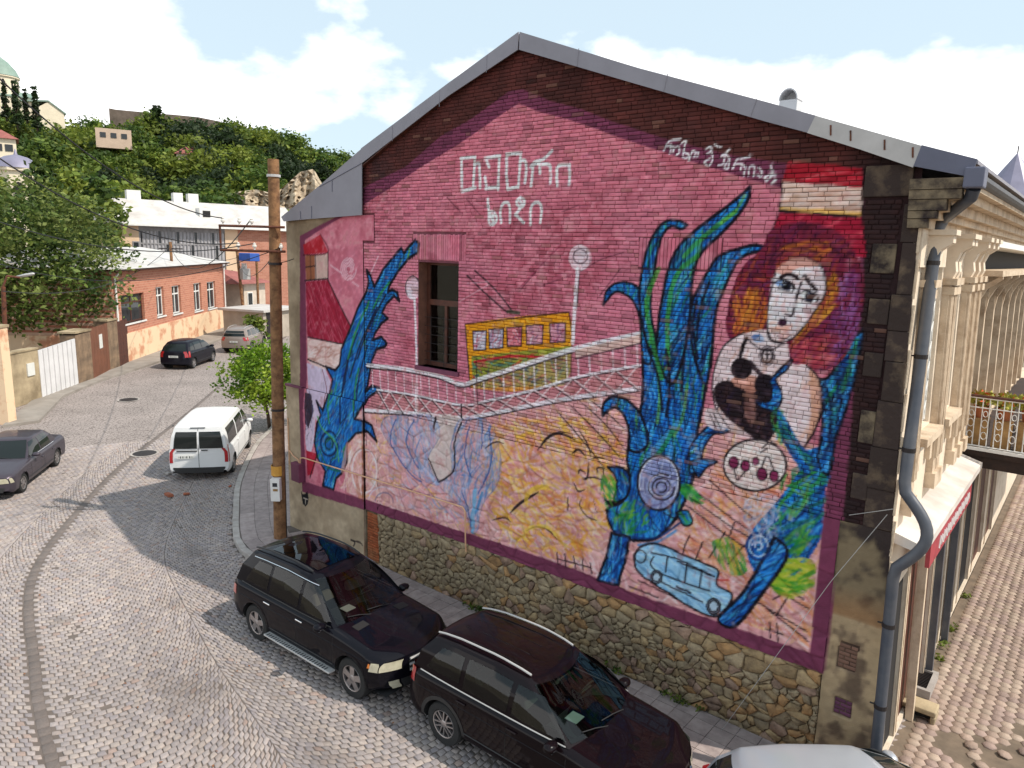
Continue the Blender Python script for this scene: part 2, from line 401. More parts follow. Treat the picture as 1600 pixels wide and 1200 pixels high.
# ---- leaf painter
BLUES = [(14, 104, 186), (24, 126, 204), (10, 74, 158), (44, 152, 218), (12, 52, 124), (80, 170, 222)]
GRNS = [(40, 140, 60), (70, 160, 60), (30, 110, 80), (120, 170, 60)]
def leaf(pts, n=160, ang=90, spread=14, base=(16, 104, 184), grn=0.2, ol=2.4, L=0.45, sm=True):
    fill(pts, base, sm=sm); brush(pts, BLUES, n, L, 0.045, ang, spread, 0.7, sm=sm)
    if grn: brush(pts, GRNS, int(n*grn*0.22), L*1.2, 0.05, ang, spread*0.7, 0.75, sm=sm)
    brush(pts, [(96, 176, 226), (140, 200, 234), (60, 150, 220), (70, 170, 190), (50, 150, 160)], int(n*0.34), L*0.7, 0.032, ang, spread, 0.6, sm=sm)
    brush(pts, [(12, 20, 54), (8, 40, 96)], int(n*0.22), L, 0.03, ang, spread, 0.7, sm=sm)
    if ol: line(list(pts)+[pts[0]], ol*1.25, (16, 12, 28), 0.95, sm=sm, ragged=0.6)
# ---- left acanthus
LA = [(650, 375), (656, 380), (654, 394), (640, 403), (622, 425), (609, 447), (607, 456), (614, 452), (622, 457), (625, 470), (617, 462), (605, 474), (598, 488), (607, 497), (598, 504), (588, 518), (583, 531), (597, 526), (605, 535), (603, 541), (590, 545), (582, 562), (576, 600), (572, 612), (582, 602), (595, 606), (599, 621), (589, 612), (577, 620), (568, 636), (558, 654), (567, 655), (582, 664), (590, 689), (575, 673), (560, 676), (546, 692), (546, 720), (538, 738), (529, 746), (525, 764), (508, 758), (512, 735), (500, 715), (495, 690), (499, 660), (505, 648), (498, 625), (508, 640), (515, 620), (521, 592), (510, 572), (525, 578), (532, 570), (535, 545), (549, 512), (560, 482), (574, 455), (577, 440), (574, 421), (580, 430), (586, 448), (600, 420), (620, 396), (628, 387), (632, 395), (640, 385)]
leaf(LA, 620, 62, 16, (20, 104, 168), 0.25, 2.2, 0.4, sm=False)
for a, b in (((604, 460), (560, 560)), ((590, 480), (548, 590)), ((575, 540), (556, 650)), ((545, 560), (535, 660)), ((560, 520), (540, 600))): line([a, ((a[0]+b[0])/2-4, (a[1]+b[1])/2), b], 2.2, (18, 30, 60), 0.8)
for a, b in (((578, 470), (545, 560)), ((610, 440), (585, 480)), ((562, 575), (556, 640)), ((520, 610), (518, 660))): line([a, ((a[0]+b[0])/2-3, (a[1]+b[1])/2), b], 3.5, (50, 140, 70), 0.8)
fill([(536, 735), (545, 690), (552, 690), (540, 740)], (206, 150, 140), 0.7)
for k in range(3): ring(518, 692, 13-3.5*k, 19-5*k, 2.2, [(14, 40, 80), (60, 150, 200), (16, 60, 60)][k], 0.9, 0.7*k, 0.7*k+5.6)
line([(500, 650), (507, 668), (528, 690), (533, 720)], 3, (80, 160, 90), 0.8); line([(503, 700), (515, 728), (535, 735)], 3, (26, 110, 90), 0.9)
# ---- lamp by the real window
ell(646, 449, 12, 19, (228, 212, 220), 0.92, patchy=0.3); ring(646, 449, 11, 18, 1.4, BLK, 0.8, PI*0.8, PI*1.9); line([(649, 468), (652, 560), (653, 642)], 4.6, WHT, 0.9)
# ---- trolley bus
BUS = [(728, 506), (762, 500), (830, 492), (890, 487), (895, 505), (893, 580), (882, 602), (800, 612), (736, 606)]
fill(BUS, (218, 152, 30), sm=False); brush(BUS, [(226, 170, 40), (204, 130, 26), (232, 186, 70)], 90, 0.3, 0.05, 0, 20, 0.6, sm=False)
fill([(738, 556), (893, 540), (893, 580), (882, 602), (740, 606)], (126, 150, 70), 0.75); brush([(738, 556), (893, 548), (888, 600), (740, 606)], [(190, 50, 60), (70, 130, 150), (120, 150, 60), (210, 160, 60), (60, 60, 60), (200, 110, 120), (40, 90, 120)], 150, 0.22, 0.05, 5, 30, 0.7, sm=False)
line([(742, 565), (800, 556), (850, 558)], 4, (190, 40, 56), 0.9)
for i, (a, b, c_) in enumerate(((740, 761, (196, 190, 200)), (765, 788, (190, 186, 200)), (793, 817, (206, 120, 130)), (823, 850, (200, 150, 160)), (860, 885, (196, 140, 156)))):
    t = 517-i*3; q = [(a, t), (b, t-1), (b-1, t+29), (a+1, t+30)]
    fill(q, c_); brush(q, [(220, 214, 220), (180, 60, 80), (130, 90, 130), (214, 150, 160)], 16, 0.2, 0.04, 70, 40, 0.7, sm=False); line(q+[q[0]], 1.5, BLK, 0.8, sm=False)
line([(728, 506), (736, 606)], 1.6, BLK, 0.7); line([(728, 506), (890, 487), (895, 520), (893, 600)], 1.8, (60, 30, 20), 0.8, sm=False)
for q in (((743, 422), (775, 452), (802, 486)), ((731, 430), (762, 460), (794, 488))): line(list(q), 1.8, BLK, 0.85)
line([(795, 486), (812, 488)], 4, (60, 70, 50), 0.8); line([(720, 470), (765, 444)], 1.6, (210, 170, 180), 0.8); line([(731, 442), (765, 440)], 1.8, (206, 160, 172), 0.8)
line([(810, 452), (860, 400), (876, 384)], 2.2, (140, 50, 80), 0.6); line([(812, 455), (838, 425)], 1.4, (90, 30, 50), 0.6)
for q in (((908, 424), (940, 405), (975, 394)), ((850, 445), (893, 430)), ((938, 462), (970, 420)), ((730, 310), (752, 336)), ((700, 308), (720, 330)), ((880, 330), (905, 320))): line(list(q), 1.3, (90, 40, 56), 0.6)
# ---- bridge with railings
T = [(575, 570), (640, 577), (690, 588), (722, 600), (750, 592), (830, 566), (900, 544), (1001, 521)]
M_ = [(590, 608), (650, 617), (722, 632), (760, 626), (830, 610), (905, 588), (1001, 570)]
B_ = [(572, 640), (650, 645), (722, 652), (770, 645), (870, 625), (1001, 606)]
def interp(L, u):
    xs = [p[0] for p in L]; return float(np.interp(u, xs, [p[1] for p in L]))
fill(T+M_[::-1], (198, 140, 150), 0.35); fill(M_+B_[::-1], (190, 140, 134), 0.5)
u = 582
while u < 1000:
    line([(u, interp(T, u)), (u+2, interp(M_, u))], 2.2 if u < 740 else 3.0, (226, 212, 218), 0.85, sm=False, ragged=0.5); u += 12+ (u-580)*0.018
for L, w in ((T, 7), (M_, 3.5), (B_, 6)):
    line([(a, b+w*0.62) for a, b in L], 2.0, BLK, 0.85, ragged=0.5); line(L, w, WHT, 0.92, ragged=0.4)
fill([(900, 546), (1001, 522), (1001, 536), (900, 558)], (220, 190, 180), 0.9); line([(900, 560), (1001, 536)], 1.6, BLK, 0.7)
u = 590; k = 0
while u < 990:
    st = 20+(u-580)*0.04; a = (u, interp(M_, u)); b = (u+st, interp(B_, u+st)); c_ = (u, interp(B_, u)); d_ = (u+st, interp(M_, u+st))
    line([a, b], 2.6, (222, 204, 206), 0.85, sm=False); line([c_, d_], 2.6, (222, 204, 206), 0.85, sm=False); line([(a[0], a[1]+3), (b[0], b[1]+3)], 1.2, BLK, 0.7, sm=False)
    u += st
line([(650, 600), (651, 648)], 3, WHT, 0.8); line([(722, 632), (722, 652)], 2, BLK, 0.8); line([(745, 565), (748, 640)], 1.6, BLK, 0.5)
# ---- river shapes below the bridge
RV1 = [(604, 651), (640, 648), (676, 650), (690, 676), (672, 712), (676, 732), (690, 756), (664, 750), (632, 722), (610, 692), (597, 668)]
RV2 = [(718, 656), (760, 655), (780, 692), (786, 730), (776, 760), (756, 790), (748, 828), (738, 830), (730, 800), (706, 775), (690, 757), (708, 735), (706, 700)]
RC = [(128, 152, 190), (150, 165, 200), (96, 130, 180), (190, 170, 190), (205, 150, 165), (170, 180, 205)]
fill([(670, 655), (722, 655), (712, 730), (690, 752), (672, 716)], (206, 194, 190), 0.85, sm=True)
for q in (RV1, RV2): fill(q, (170, 170, 196), 0.3, sm=True, patchy=0.7); brush(q, RC, 230, 0.5, 0.05, 105 if q is RV1 else 80, 22, 0.7); line(q+[q[0]], 1.8, (70, 90, 140), 0.35, ragged=0.9)
brush([(600, 700), (690, 756), (735, 830), (700, 815), (640, 795), (610, 770)], [(196, 196, 216), (214, 170, 186), (150, 170, 205), (205, 150, 170)], 120, 0.3, 0.05, 150, 20, 0.6)
for q in ([(620, 655), (612, 690), (640, 735), (660, 752)], [(650, 655), (636, 690), (655, 730)], [(735, 665), (728, 710), (738, 745)], [(765, 670), (770, 720), (750, 770)], [(755, 660), (755, 700)], [(738, 830), (735, 800), (725, 770)]): line(q, 2.4, (60, 90, 150), 0.8)
line([(682, 652), (680, 668)], 3, BLK, 0.8); line([(688, 752), (700, 745), (712, 730), (712, 690), (722, 660)], 2, BLK, 0.8); line([(672, 716), (686, 750)], 1.8, BLK, 0.8)
line([(745, 765), (740, 830)], 7, (110, 170, 205), 0.75); line([(756, 768), (746, 800)], 4, (60, 130, 180), 0.7)
# ---- abstract arcs in the middle
for q, w in (([(843, 702), (856, 684), (876, 676), (900, 687)], 3.2), ([(800, 800), (815, 785), (843, 768)], 3), ([(825, 828), (840, 822), (860, 828), (872, 842)], 1.8), ([(895, 708), (905, 702), (916, 712)], 2.4), ([(905, 670), (920, 695), (925, 716)], 1.6), ([(925, 716), (935, 714), (945, 716)], 1.6), ([(922, 720), (920, 745), (912, 748)], 2), ([(905, 740), (908, 733), (918, 738)], 1.8), ([(935, 740), (936, 730), (945, 732), (944, 744)], 1.8), ([(912, 746), (930, 745), (945, 750)], 1.8), ([(898, 752), (905, 766), (916, 764)], 1.8), ([(890, 776), (889, 796)], 3), ([(912, 776), (908, 790), (922, 808), (935, 812)], 1.4), ([(930, 778), (935, 800)], 1.2), ([(870, 640), (905, 680), (950, 735)], 1.5), ([(890, 630), (935, 675), (975, 720)], 1.5), ([(905, 624), (945, 660), (980, 705)], 1.3), ([(920, 622), (950, 645), (980, 672)], 1.3), ([(760, 700), (775, 690), (790, 692)], 1.6), ([(770, 812), (790, 808), (800, 815)], 1.6)): line(q, w, BLK, 0.85, taper=True)
ring(850, 780, 26, 20, 8, (224, 186, 70), 0.7, PI*0.95, PI*1.6); ring(845, 835, 24, 14, 6, (224, 190, 80), 0.7, PI, 2*PI)
for q in ([(872, 862), (874, 880)], [(884, 865), (886, 884)], [(898, 868), (901, 887)], [(912, 872), (913, 890)], [(925, 878), (926, 895)], [(872, 872), (926, 886)]): line(q, 1.4, BLK, 0.85, sm=False)
# ---- second lamp
for k in range(4): ell(907+2*math.cos(k*2), 402+2*math.sin(k*2), 17-k, 20-k, (226, 212, 218), 0.5, patchy=0.4)
ring(908, 400, 11, 11, 1.6, (70, 50, 60), 0.8); ring(907, 402, 16, 19, 2, (232, 224, 228), 0.7, 0.3, 5.9)
line([(904, 420), (900, 470), (896, 535)], 7, WHT, 0.9); line([(907, 420), (903, 480)], 1.3, BLK, 0.7)
# ---- central acanthus
TR = [(1003, 505), (1012, 545), (1030, 545), (1060, 520), (1110, 505), (1113, 560), (1105, 600), (1098, 640), (1090, 680), (1094, 702), (1080, 760), (1062, 802), (1040, 830), (1020, 842), (985, 842), (960, 828), (951, 795), (975, 782), (986, 748), (981, 718), (985, 690), (1000, 650), (1006, 600)]
leaf(TR, 620, 88, 16, (18, 98, 178), 0.16, 2.6, 0.5)
leaf([(944, 476), (948, 456), (960, 444), (978, 440), (998, 448), (1010, 470), (1016, 520), (1018, 565), (1006, 560), (1001, 500), (992, 472), (978, 459), (962, 456), (952, 466)], 90, 100, 25, (24, 96, 160), 0.4, 2.0, 0.3)
leaf([(1075, 351), (1066, 346), (1050, 343), (1034, 351), (1018, 375), (1008, 405), (1002, 440), (1001, 475), (1006, 510), (1016, 545), (1034, 560), (1024, 520), (1018, 480), (1022, 432), (1029, 392), (1037, 366), (1050, 353), (1066, 357)], 150, 85, 14, (20, 106, 180), 0.5, 2.4, 0.4)
leaf([(1173, 291), (1164, 300), (1140, 320), (1110, 342), (1085, 362), (1064, 382), (1050, 406), (1042, 434), (1036, 466), (1030, 505), (1028, 555), (1050, 600), (1068, 560), (1078, 505), (1081, 462), (1084, 430), (1089, 410), (1101, 390), (1121, 371), (1142, 350), (1159, 330), (1171, 309)], 340, 75, 14, (20, 108, 186), 0.32, 2.6, 0.5)
leaf([(1196, 385), (1180, 382), (1160, 387), (1138, 393), (1122, 402), (1109, 421), (1095, 446), (1083, 472), (1080, 520), (1090, 570), (1104, 600), (1112, 560), (1116, 520), (1121, 482), (1131, 455), (1142, 430), (1152, 410), (1168, 397), (1188, 392)], 260, 72, 14, (22, 112, 188), 0.16, 2.6, 0.45)
for q in ([(1030, 420), (1012, 470), (1018, 520), (1035, 590)], [(1090, 400), (1058, 430), (1045, 490), (1045, 560)], [(1150, 330), (1100, 370), (1070, 400)]): line(q, 8, (70, 160, 60), 0.7)
for q in ([(1165, 305), (1150, 330), (1128, 348)], [(1028, 580), (1032, 620), (1028, 660)], [(1075, 600), (1068, 650), (1055, 680)]): line(q, 5, (120, 180, 70), 0.6)
for q in ([(1042, 545), (1048, 600), (1042, 650)], [(1078, 500), (1070, 560), (1066, 610)], [(1012, 540), (1030, 590), (1036, 640)], [(1090, 470), (1084, 510), (1092, 560)], [(1110, 440), (1096, 480), (1090, 530)]): line(q, 3, (14, 16, 40), 0.85)
leaf([(943, 649), (944, 631), (957, 620), (976, 622), (994, 636), (1006, 655), (1014, 690), (1000, 705), (984, 700), (984, 672), (976, 648), (963, 636), (951, 641)], 110, 100, 25, (22, 100, 165), 0.3, 2.6, 0.3)
leaf([(1078, 700), (1092, 680), (1112, 662), (1130, 658), (1142, 668), (1134, 676), (1116, 678), (1102, 698), (1094, 725), (1080, 740)], 80, 40, 25, (24, 104, 176), 0.15, 1.8, 0.3)
leaf([(1080, 720), (1100, 716), (1122, 720), (1105, 730), (1092, 745)], 30, 10, 20, (20, 60, 110), 0.0, 1.6, 0.25)
leaf([(951, 729), (966, 729), (982, 736), (986, 760), (978, 778), (962, 782), (966, 757), (962, 742)], 40, 110, 25, (16, 74, 130), 0.2, 2.0, 0.25)
fill([(945, 778), (962, 782), (965, 790), (950, 788)], BLK); brush([(940, 745), (962, 745), (965, 790), (948, 790)], GRNS, 24, 0.3, 0.06, 120, 20, 0.7)
brush([(1060, 760), (1080, 756), (1105, 782), (1085, 785)], GRNS, 24, 0.35, 0.06, -30, 15, 0.8); leaf([(1058, 800), (1075, 796), (1084, 815), (1070, 820)], 24, -40, 20, (60, 140, 110), 0.7, 1.6, 0.2)
brush([(960, 795), (1000, 780), (1020, 820), (1000, 835), (970, 830)], GRNS, 34, 0.3, 0.06, 60, 25, 0.75)
line([(1065, 815), (1030, 838), (990, 838), (960, 828)], 3, (20, 60, 120), 0.8); line([(1058, 828), (1030, 845), (1000, 850)], 4, (60, 140, 200), 0.7)
line([(1060, 660), (1035, 690), (1010, 715)], 9, (100, 180, 220), 0.6); line([(1052, 672), (1040, 695), (1026, 712)], 7, (40, 140, 80), 0.7)
# medallion
ell(1031, 754, 33, 42, (142, 150, 190)); brush([(1005, 720), (1031, 712), (1060, 725), (1064, 760), (1050, 790), (1020, 792), (1000, 765)], [(170, 180, 214), (120, 130, 170), (200, 200, 220), (110, 100, 140)], 90, 0.3, 0.04, 60, 50, 0.7)
ring(1031, 754, 33, 42, 2.6, BLK, 0.85); ring(1031, 752, 30, 38, 2.2, (226, 228, 238), 0.8, PI*0.9, PI*2.2)
for k in range(3): ring(1036, 760, 20-6*k, 20-6*k, 1.8, BLK, 0.85, k*1.5, k*1.5+5.2)
ring(1034, 758, 17, 17, 1.6, (226, 226, 236), 0.8, 0, 5)
# stem
leaf([(957, 832), (986, 838), (980, 870), (968, 913), (936, 905), (950, 868)], 90, 75, 12, (16, 84, 164), 0.0, 2.4, 0.4, sm=False)
# ---- lines of the dock behind the small car
for q in ([(1070, 785), (1130, 830), (1190, 870)], [(1080, 775), (1150, 825), (1215, 865)], [(1040, 800), (1060, 812)], [(1095, 770), (1175, 830)], [(1080, 835), (1070, 860), (1075, 880)], [(1100, 845), (1088, 875)], [(1135, 830), (1110, 870)], [(1150, 815), (1140, 840)], [(1165, 850), (1140, 880)], [(1110, 750), (1180, 810)], [(1240, 920), (1215, 960)], [(1185, 940), (1262, 985)], [(1200, 950), (1265, 1000)], [(1195, 905), (1265, 950)], [(1205, 970), (1206, 995)], [(1216, 972), (1218, 1000)], [(1198, 980), (1225, 990)], [(1000, 905), (1060, 935)], [(985, 915), (1030, 932)], [(1210, 935), (1235, 925), (1258, 935)]): line(q, 1.5, BLK, 0.85)
brush([(1110, 850), (1150, 840), (1170, 890), (1140, 895)], GRNS+[(200, 170, 60)], 40, 0.35, 0.06, -60, 20, 0.7)
# ---- pale blue car
CARP = [(993, 866), (1005, 852), (1030, 849), (1062, 862), (1100, 878), (1124, 890), (1122, 912), (1146, 928), (1136, 950), (1118, 962), (1085, 950), (1045, 924), (1015, 905), (996, 888)]
fill(CARP, (150, 192, 220)); brush(CARP, [(170, 206, 228), (120, 165, 205), (190, 214, 230), (100, 150, 190)], 130, 0.3, 0.04, -25, 12, 0.7, sm=False); line(CARP+[CARP[0]], 2.4, BLK, 0.9)
for q in ([(1020, 862), (1060, 872), (1118, 900)], [(1024, 868), (1020, 885), (1060, 905), (1110, 922)], [(1046, 868), (1042, 892)], [(1075, 880), (1072, 908)], [(1098, 890), (1095, 916)], [(1030, 905), (1100, 940)], [(1060, 876), (1112, 898)]): line(q, 1.7, BLK, 0.9)
for (a, b, r) in ((1028, 900, 10), (1117, 946, 12)): ell(a, b, r, r*1.15, (40, 30, 36)); ell(a, b, r*0.5, r*0.6, (170, 190, 205)); ring(a, b, r*0.75, r*0.85, 1.4, (150, 180, 200), 0.6)
ring(1003, 868, 8, 10, 1.6, BLK, 0.8); line([(1060, 915), (1080, 925)], 2.5, BLK, 0.8); line([(1125, 905), (1140, 905)], 3, (190, 60, 50), 0.8)
# ---- right stem and blue foliage
RB = [(1232, 690), (1262, 702), (1292, 690), (1308, 680), (1302, 730), (1290, 770), (1286, 830), (1272, 862), (1240, 900), (1205, 905), (1180, 890), (1168, 855), (1178, 826), (1200, 800), (1225, 770), (1250, 730)]
leaf(RB, 420, 60, 40, (20, 88, 160), 0.3, 0, 0.3)
brush([(1190, 880), (1250, 870), (1275, 880), (1268, 925), (1220, 930)], [(140, 170, 40), (180, 180, 60), (60, 140, 50), (200, 190, 90)], 120, 0.35, 0.07, 30, 25, 0.75)
brush([(1215, 760), (1280, 720), (1290, 800), (1240, 870)], GRNS, 34, 0.4, 0.07, 50, 25, 0.75)
leaf([(1212, 838), (1232, 866), (1190, 930), (1150, 977), (1124, 965), (1160, 928), (1190, 880)], 150, 52, 10, (18, 84, 166), 0.0, 2.6, 0.4)
for k in range(4): ring(1187, 852, 19-4.5*k, 21-5*k, 2.4, [(20, 50, 110), (190, 205, 228), (40, 90, 160), (210, 215, 230)][k], 0.85, k*0.9, k*0.9+5.4)
brush([(1165, 780), (1215, 770), (1215, 830), (1175, 850)], [(220, 215, 224), (190, 190, 210), (120, 140, 180)], 60, 0.25, 0.04, 70, 50, 0.7)
leaf([(1350, 513), (1346, 545), (1334, 600), (1320, 650), (1306, 690), (1296, 740), (1280, 720), (1286, 670), (1284, 620), (1268, 585), (1284, 592), (1298, 586), (1318, 556), (1334, 530)], 280, 74, 14, (22, 110, 188), 0.18, 2.4, 0.4)
for q in ([(1338, 540), (1322, 600), (1308, 660)], [(1290, 600), (1300, 640), (1296, 690)], [(1278, 590), (1292, 640)]): line(q, 3, (14, 24, 60), 0.8)
line([(1340, 530), (1326, 580), (1318, 610)], 4, (70, 170, 90), 0.6)
# ---- big red roofs above the woman
fill([(1233, 251), (1290, 256), (1351, 263), (1351, 294), (1290, 288), (1224, 283)], (168, 30, 50)); brush([(1233, 251), (1351, 263), (1351, 292), (1224, 283)], [(196, 50, 66), (140, 24, 44), (214, 130, 130)], 30, 0.3, 0.03, 0, 8, 0.6, sm=False)
fill([(1224, 283), (1351, 293), (1349, 337), (1219, 329)], (216, 190, 180)); brush([(1224, 283), (1351, 293), (1349, 337), (1219, 329)], [(226, 206, 200), (206, 160, 140), (200, 170, 150)], 60, 0.3, 0.05, 0, 5, 0.6, sm=False)
fill([(1220, 322), (1349, 330), (1349, 338), (1219, 329)], (222, 176, 90), 0.8); line([(1220, 329), (1285, 334), (1350, 339)], 2.6, BLK, 0.9); line([(1224, 283), (1219, 329)], 1.8, BLK, 0.8); line([(1351, 263), (1349, 338)], 2, BLK, 0.8)
fill([(1219, 331), (1350, 341), (1356, 402), (1330, 398), (1300, 370), (1260, 356), (1225, 362), (1202, 378)], (160, 26, 58)); brush([(1219, 331), (1350, 341), (1356, 402), (1202, 378)], [(186, 50, 80), (130, 20, 50), (206, 100, 110)], 60, 0.3, 0.04, 10, 20, 0.55, sm=False)
line([(1219, 331), (1208, 360), (1200, 380)], 1.8, BLK, 0.8); line([(1350, 341), (1357, 402)], 2.4, BLK, 0.85)
# ---- woman: hair
HAIR = [(1192, 388), (1203, 362), (1228, 350), (1265, 346), (1303, 357), (1332, 384), (1347, 420), (1352, 462), (1344, 502), (1328, 545), (1308, 570), (1280, 580), (1250, 574), (1232, 560), (1224, 540), (1198, 512), (1180, 530), (1148, 532), (1136, 515), (1138, 485), (1146, 450), (1162, 416)]
fill(HAIR, (120, 36, 62), sm=True)
brush(HAIR, [(110, 28, 58), (140, 40, 66), (84, 28, 66), (166, 86, 44), (120, 40, 80), (110, 50, 100), (76, 20, 46), (130, 30, 56)], 520, 0.4, 0.045, 50, 45, 0.65)
brush([(1150, 460), (1195, 450), (1196, 510), (1150, 525)], [(200, 126, 40), (186, 100, 50), (214, 150, 60)], 70, 0.3, 0.05, 80, 20, 0.75)
brush([(1225, 380), (1290, 375), (1300, 410), (1250, 400), (1215, 420)], [(190, 116, 44), (150, 70, 60), (120, 50, 80)], 60, 0.3, 0.04, 15, 20, 0.7)
brush([(1290, 440), (1310, 430), (1305, 480), (1262, 520), (1235, 550), (1240, 530)], [(196, 130, 40), (160, 110, 40), (206, 150, 60), (150, 60, 60)], 110, 0.3, 0.04, 60, 20, 0.75)
brush([(1310, 440), (1346, 430), (1340, 520), (1300, 560)], [(120, 50, 110), (150, 110, 170), (100, 40, 90), (170, 140, 190)], 90, 0.35, 0.03, 70, 20, 0.65)
brush([(1240, 540), (1310, 520), (1300, 570), (1250, 572)], [(200, 110, 110), (180, 70, 80), (140, 40, 70)], 60, 0.3, 0.05, 40, 20, 0.65)
ring(1262, 420, 60, 45, 2.0, (70, 20, 44), 0.7, PI*1.05, PI*1.9); ring(1250, 425, 45, 38, 1.8, (70, 20, 44), 0.7, PI*1.05, PI*1.8)
# neck, chest, arms
SK = (218, 200, 202)
fill([(1120, 566), (1132, 538), (1160, 522), (1200, 515), (1230, 535), (1238, 566), (1262, 570), (1280, 592), (1284, 632), (1276, 668), (1256, 700), (1232, 700), (1222, 660), (1212, 690), (1160, 680), (1128, 662), (1118, 640), (1114, 600)], SK, sm=True)
brush([(1120, 566), (1160, 522), (1230, 535), (1280, 592), (1276, 668), (1232, 700), (1128, 662)], [(228, 214, 216), (206, 180, 182), (214, 170, 150)], 110, 0.3, 0.05, 80, 25, 0.6)
fill([(1266, 575), (1282, 594), (1285, 632), (1276, 668), (1262, 690), (1268, 640)], (206, 150, 120), 0.75, sm=True)
line([(1262, 570), (1281, 592), (1285, 632), (1276, 668), (1258, 698)], 2.2, BLK, 0.9); line([(1120, 640), (1114, 600), (1122, 562), (1136, 536), (1165, 518)], 1.8, BLK, 0.8)
line([(1140, 590), (1128, 620), (1122, 640)], 1.4, BLK, 0.7); fill([(1104, 640), (1122, 640), (1136, 668), (1120, 672), (1104, 660)], (222, 206, 208), 0.9, sm=True)
for q in ([(1110, 645), (1120, 668)], [(1116, 645), (1128, 670)], [(1122, 642), (1140, 668)]): line(q, 1.2, BLK, 0.7)
# black top: two cups, a lighter band, dark bodice
fill([(1118, 604), (1134, 594), (1164, 598), (1176, 600), (1196, 592), (1214, 606), (1219, 630), (1212, 674), (1192, 692), (1166, 674), (1138, 652), (1120, 628)], (40, 24, 32), sm=True)
brush([(1120, 606), (1160, 600), (1214, 606), (1212, 674), (1192, 688), (1140, 652)], [(62, 38, 42), (28, 16, 28), (84, 54, 52), (46, 30, 62)], 110, 0.25, 0.04, 80, 40, 0.6)
fill([(1146, 590), (1180, 586), (1186, 604), (1176, 612), (1150, 602)], (206, 150, 132), 0.85, sm=True); fill([(1168, 604), (1178, 604), (1182, 650), (1172, 662), (1164, 640)], (176, 122, 104), 0.65, sm=True, patchy=0.6)
ell(1160, 575, 17, 17, (34, 20, 28)); ell(1196, 600, 16, 17, (36, 22, 34)); line([(1174, 566), (1190, 584), (1204, 590)], 5, (34, 20, 28), 0.9)
line([(1158, 556), (1163, 538), (1168, 528)], 4.0, BLK, 0.95); fill([(1176, 524), (1190, 522), (1196, 532), (1182, 534)], (40, 120, 196), 0.8, sm=True)
line([(1238, 562), (1222, 576), (1208, 592)], 4.5, BLK, 0.95)
leaf([(1232, 566), (1240, 562), (1230, 578), (1214, 592), (1222, 610), (1222, 628), (1208, 642), (1182, 628), (1204, 626), (1208, 606), (1206, 592)], 60, 60, 30, (20, 84, 160), 0.0, 1.4, 0.2)
fill([(1196, 520), (1222, 536), (1230, 552), (1205, 566), (1172, 545)], (222, 206, 208), 0.6, sm=True); ring(1200, 555, 8, 11, 2.2, BLK, 0.95); ring(1200, 555, 11.5, 15, 1.3, BLK, 0.6); line([(1200, 548), (1200, 562)], 1.8, BLK, 0.9); line([(1197, 553), (1203, 553)], 1.5, BLK, 0.9)
line([(1170, 530), (1190, 545), (1206, 546), (1226, 536)], 1.6, BLK, 0.7)
brush([(1206, 640), (1225, 640), (1240, 690), (1215, 690)], GRNS+[(40, 120, 180)], 30, 0.3, 0.04, 100, 20, 0.7)
leaf([(1216, 640), (1230, 655), (1250, 690), (1275, 720), (1262, 740), (1240, 715), (1222, 680)], 80, -50, 20, (30, 110, 170), 0.6, 0, 0.3)
# plate with cherries
ell(1181, 726, 49, 40, (222, 206, 202)); brush([(1140, 715), (1181, 690), (1225, 715), (1215, 750), (1180, 762), (1145, 745)], [(230, 218, 216), (206, 176, 172), (214, 190, 180)], 60, 0.3, 0.05, 20, 40, 0.6); ring(1181, 726, 49, 40, 2.2, BLK, 0.9)
for (a, b, r) in ((1148, 722, 7.5), (1166, 727, 7), (1182, 720, 5), (1192, 740, 8), (1211, 743, 7)):
    ell(a, b, r, r*1.25, (128, 44, 84)); ring(a, b, r, r*1.25, 1.2, BLK, 0.8)
for q in ([(1148, 731), (1152, 748)], [(1166, 735), (1154, 750)], [(1191, 730), (1198, 712)], [(1211, 735), (1202, 712)], [(1192, 700), (1204, 690), (1216, 694)], [(1190, 706), (1200, 700)]): line(q, 1.5, BLK, 0.9)
# face
FACE = [(1206, 446), (1214, 422), (1234, 406), (1262, 402), (1284, 415), (1292, 440), (1290, 460), (1278, 480), (1260, 506), (1242, 526), (1226, 533), (1208, 530), (1200, 512), (1202, 475)]
fill(FACE, (226, 212, 216), sm=True); brush(FACE, [(232, 222, 226), (216, 196, 202), (222, 186, 176)], 60, 0.2, 0.05, 20, 40, 0.5); line(FACE[3:13], 1.8, BLK, 0.85); line([(1214, 422), (1203, 470), (1200, 512)], 1.4, BLK, 0.8)
fill([(1212, 420), (1234, 405), (1262, 402), (1280, 414), (1250, 418), (1226, 428)], (200, 130, 110), 0.6, sm=True); brush([(1205, 500), (1240, 505), (1228, 530), (1208, 528)], [(222, 160, 140)], 16, 0.2, 0.05, 0, 30, 0.5)
for (a, b, s_) in ((1229, 446, 1), (1266, 463, 1)):
    fill([(a-16, b-4), (a-4, b-9), (a+10, b-3), (a+13, b+8), (a, b+6), (a-10, b+3)], (226, 222, 230), sm=True)
    ell(a+1, b, 7.5, 8, (28, 30, 54)); ell(a+1, b, 3.4, 3.8, (10, 10, 16)); ell(a-1, b-2.5, 1.6, 1.6, (220, 224, 236)); line([(a-17, b-5), (a-4, b-10), (a+10, b-3), (a+14, b+9)], 2.2, BLK, 0.95); line([(a-12, b+3), (a, b+8), (a+12, b+9)], 1.5, BLK, 0.9)
fill([(1212, 440), (1222, 438), (1226, 446), (1216, 446)], (90, 140, 200), 0.6)
line([(1221, 433), (1234, 428), (1249, 434)], 4.0, (36, 18, 26), 0.95); line([(1259, 431), (1266, 440), (1276, 452)], 4.0, (36, 18, 26), 0.95)
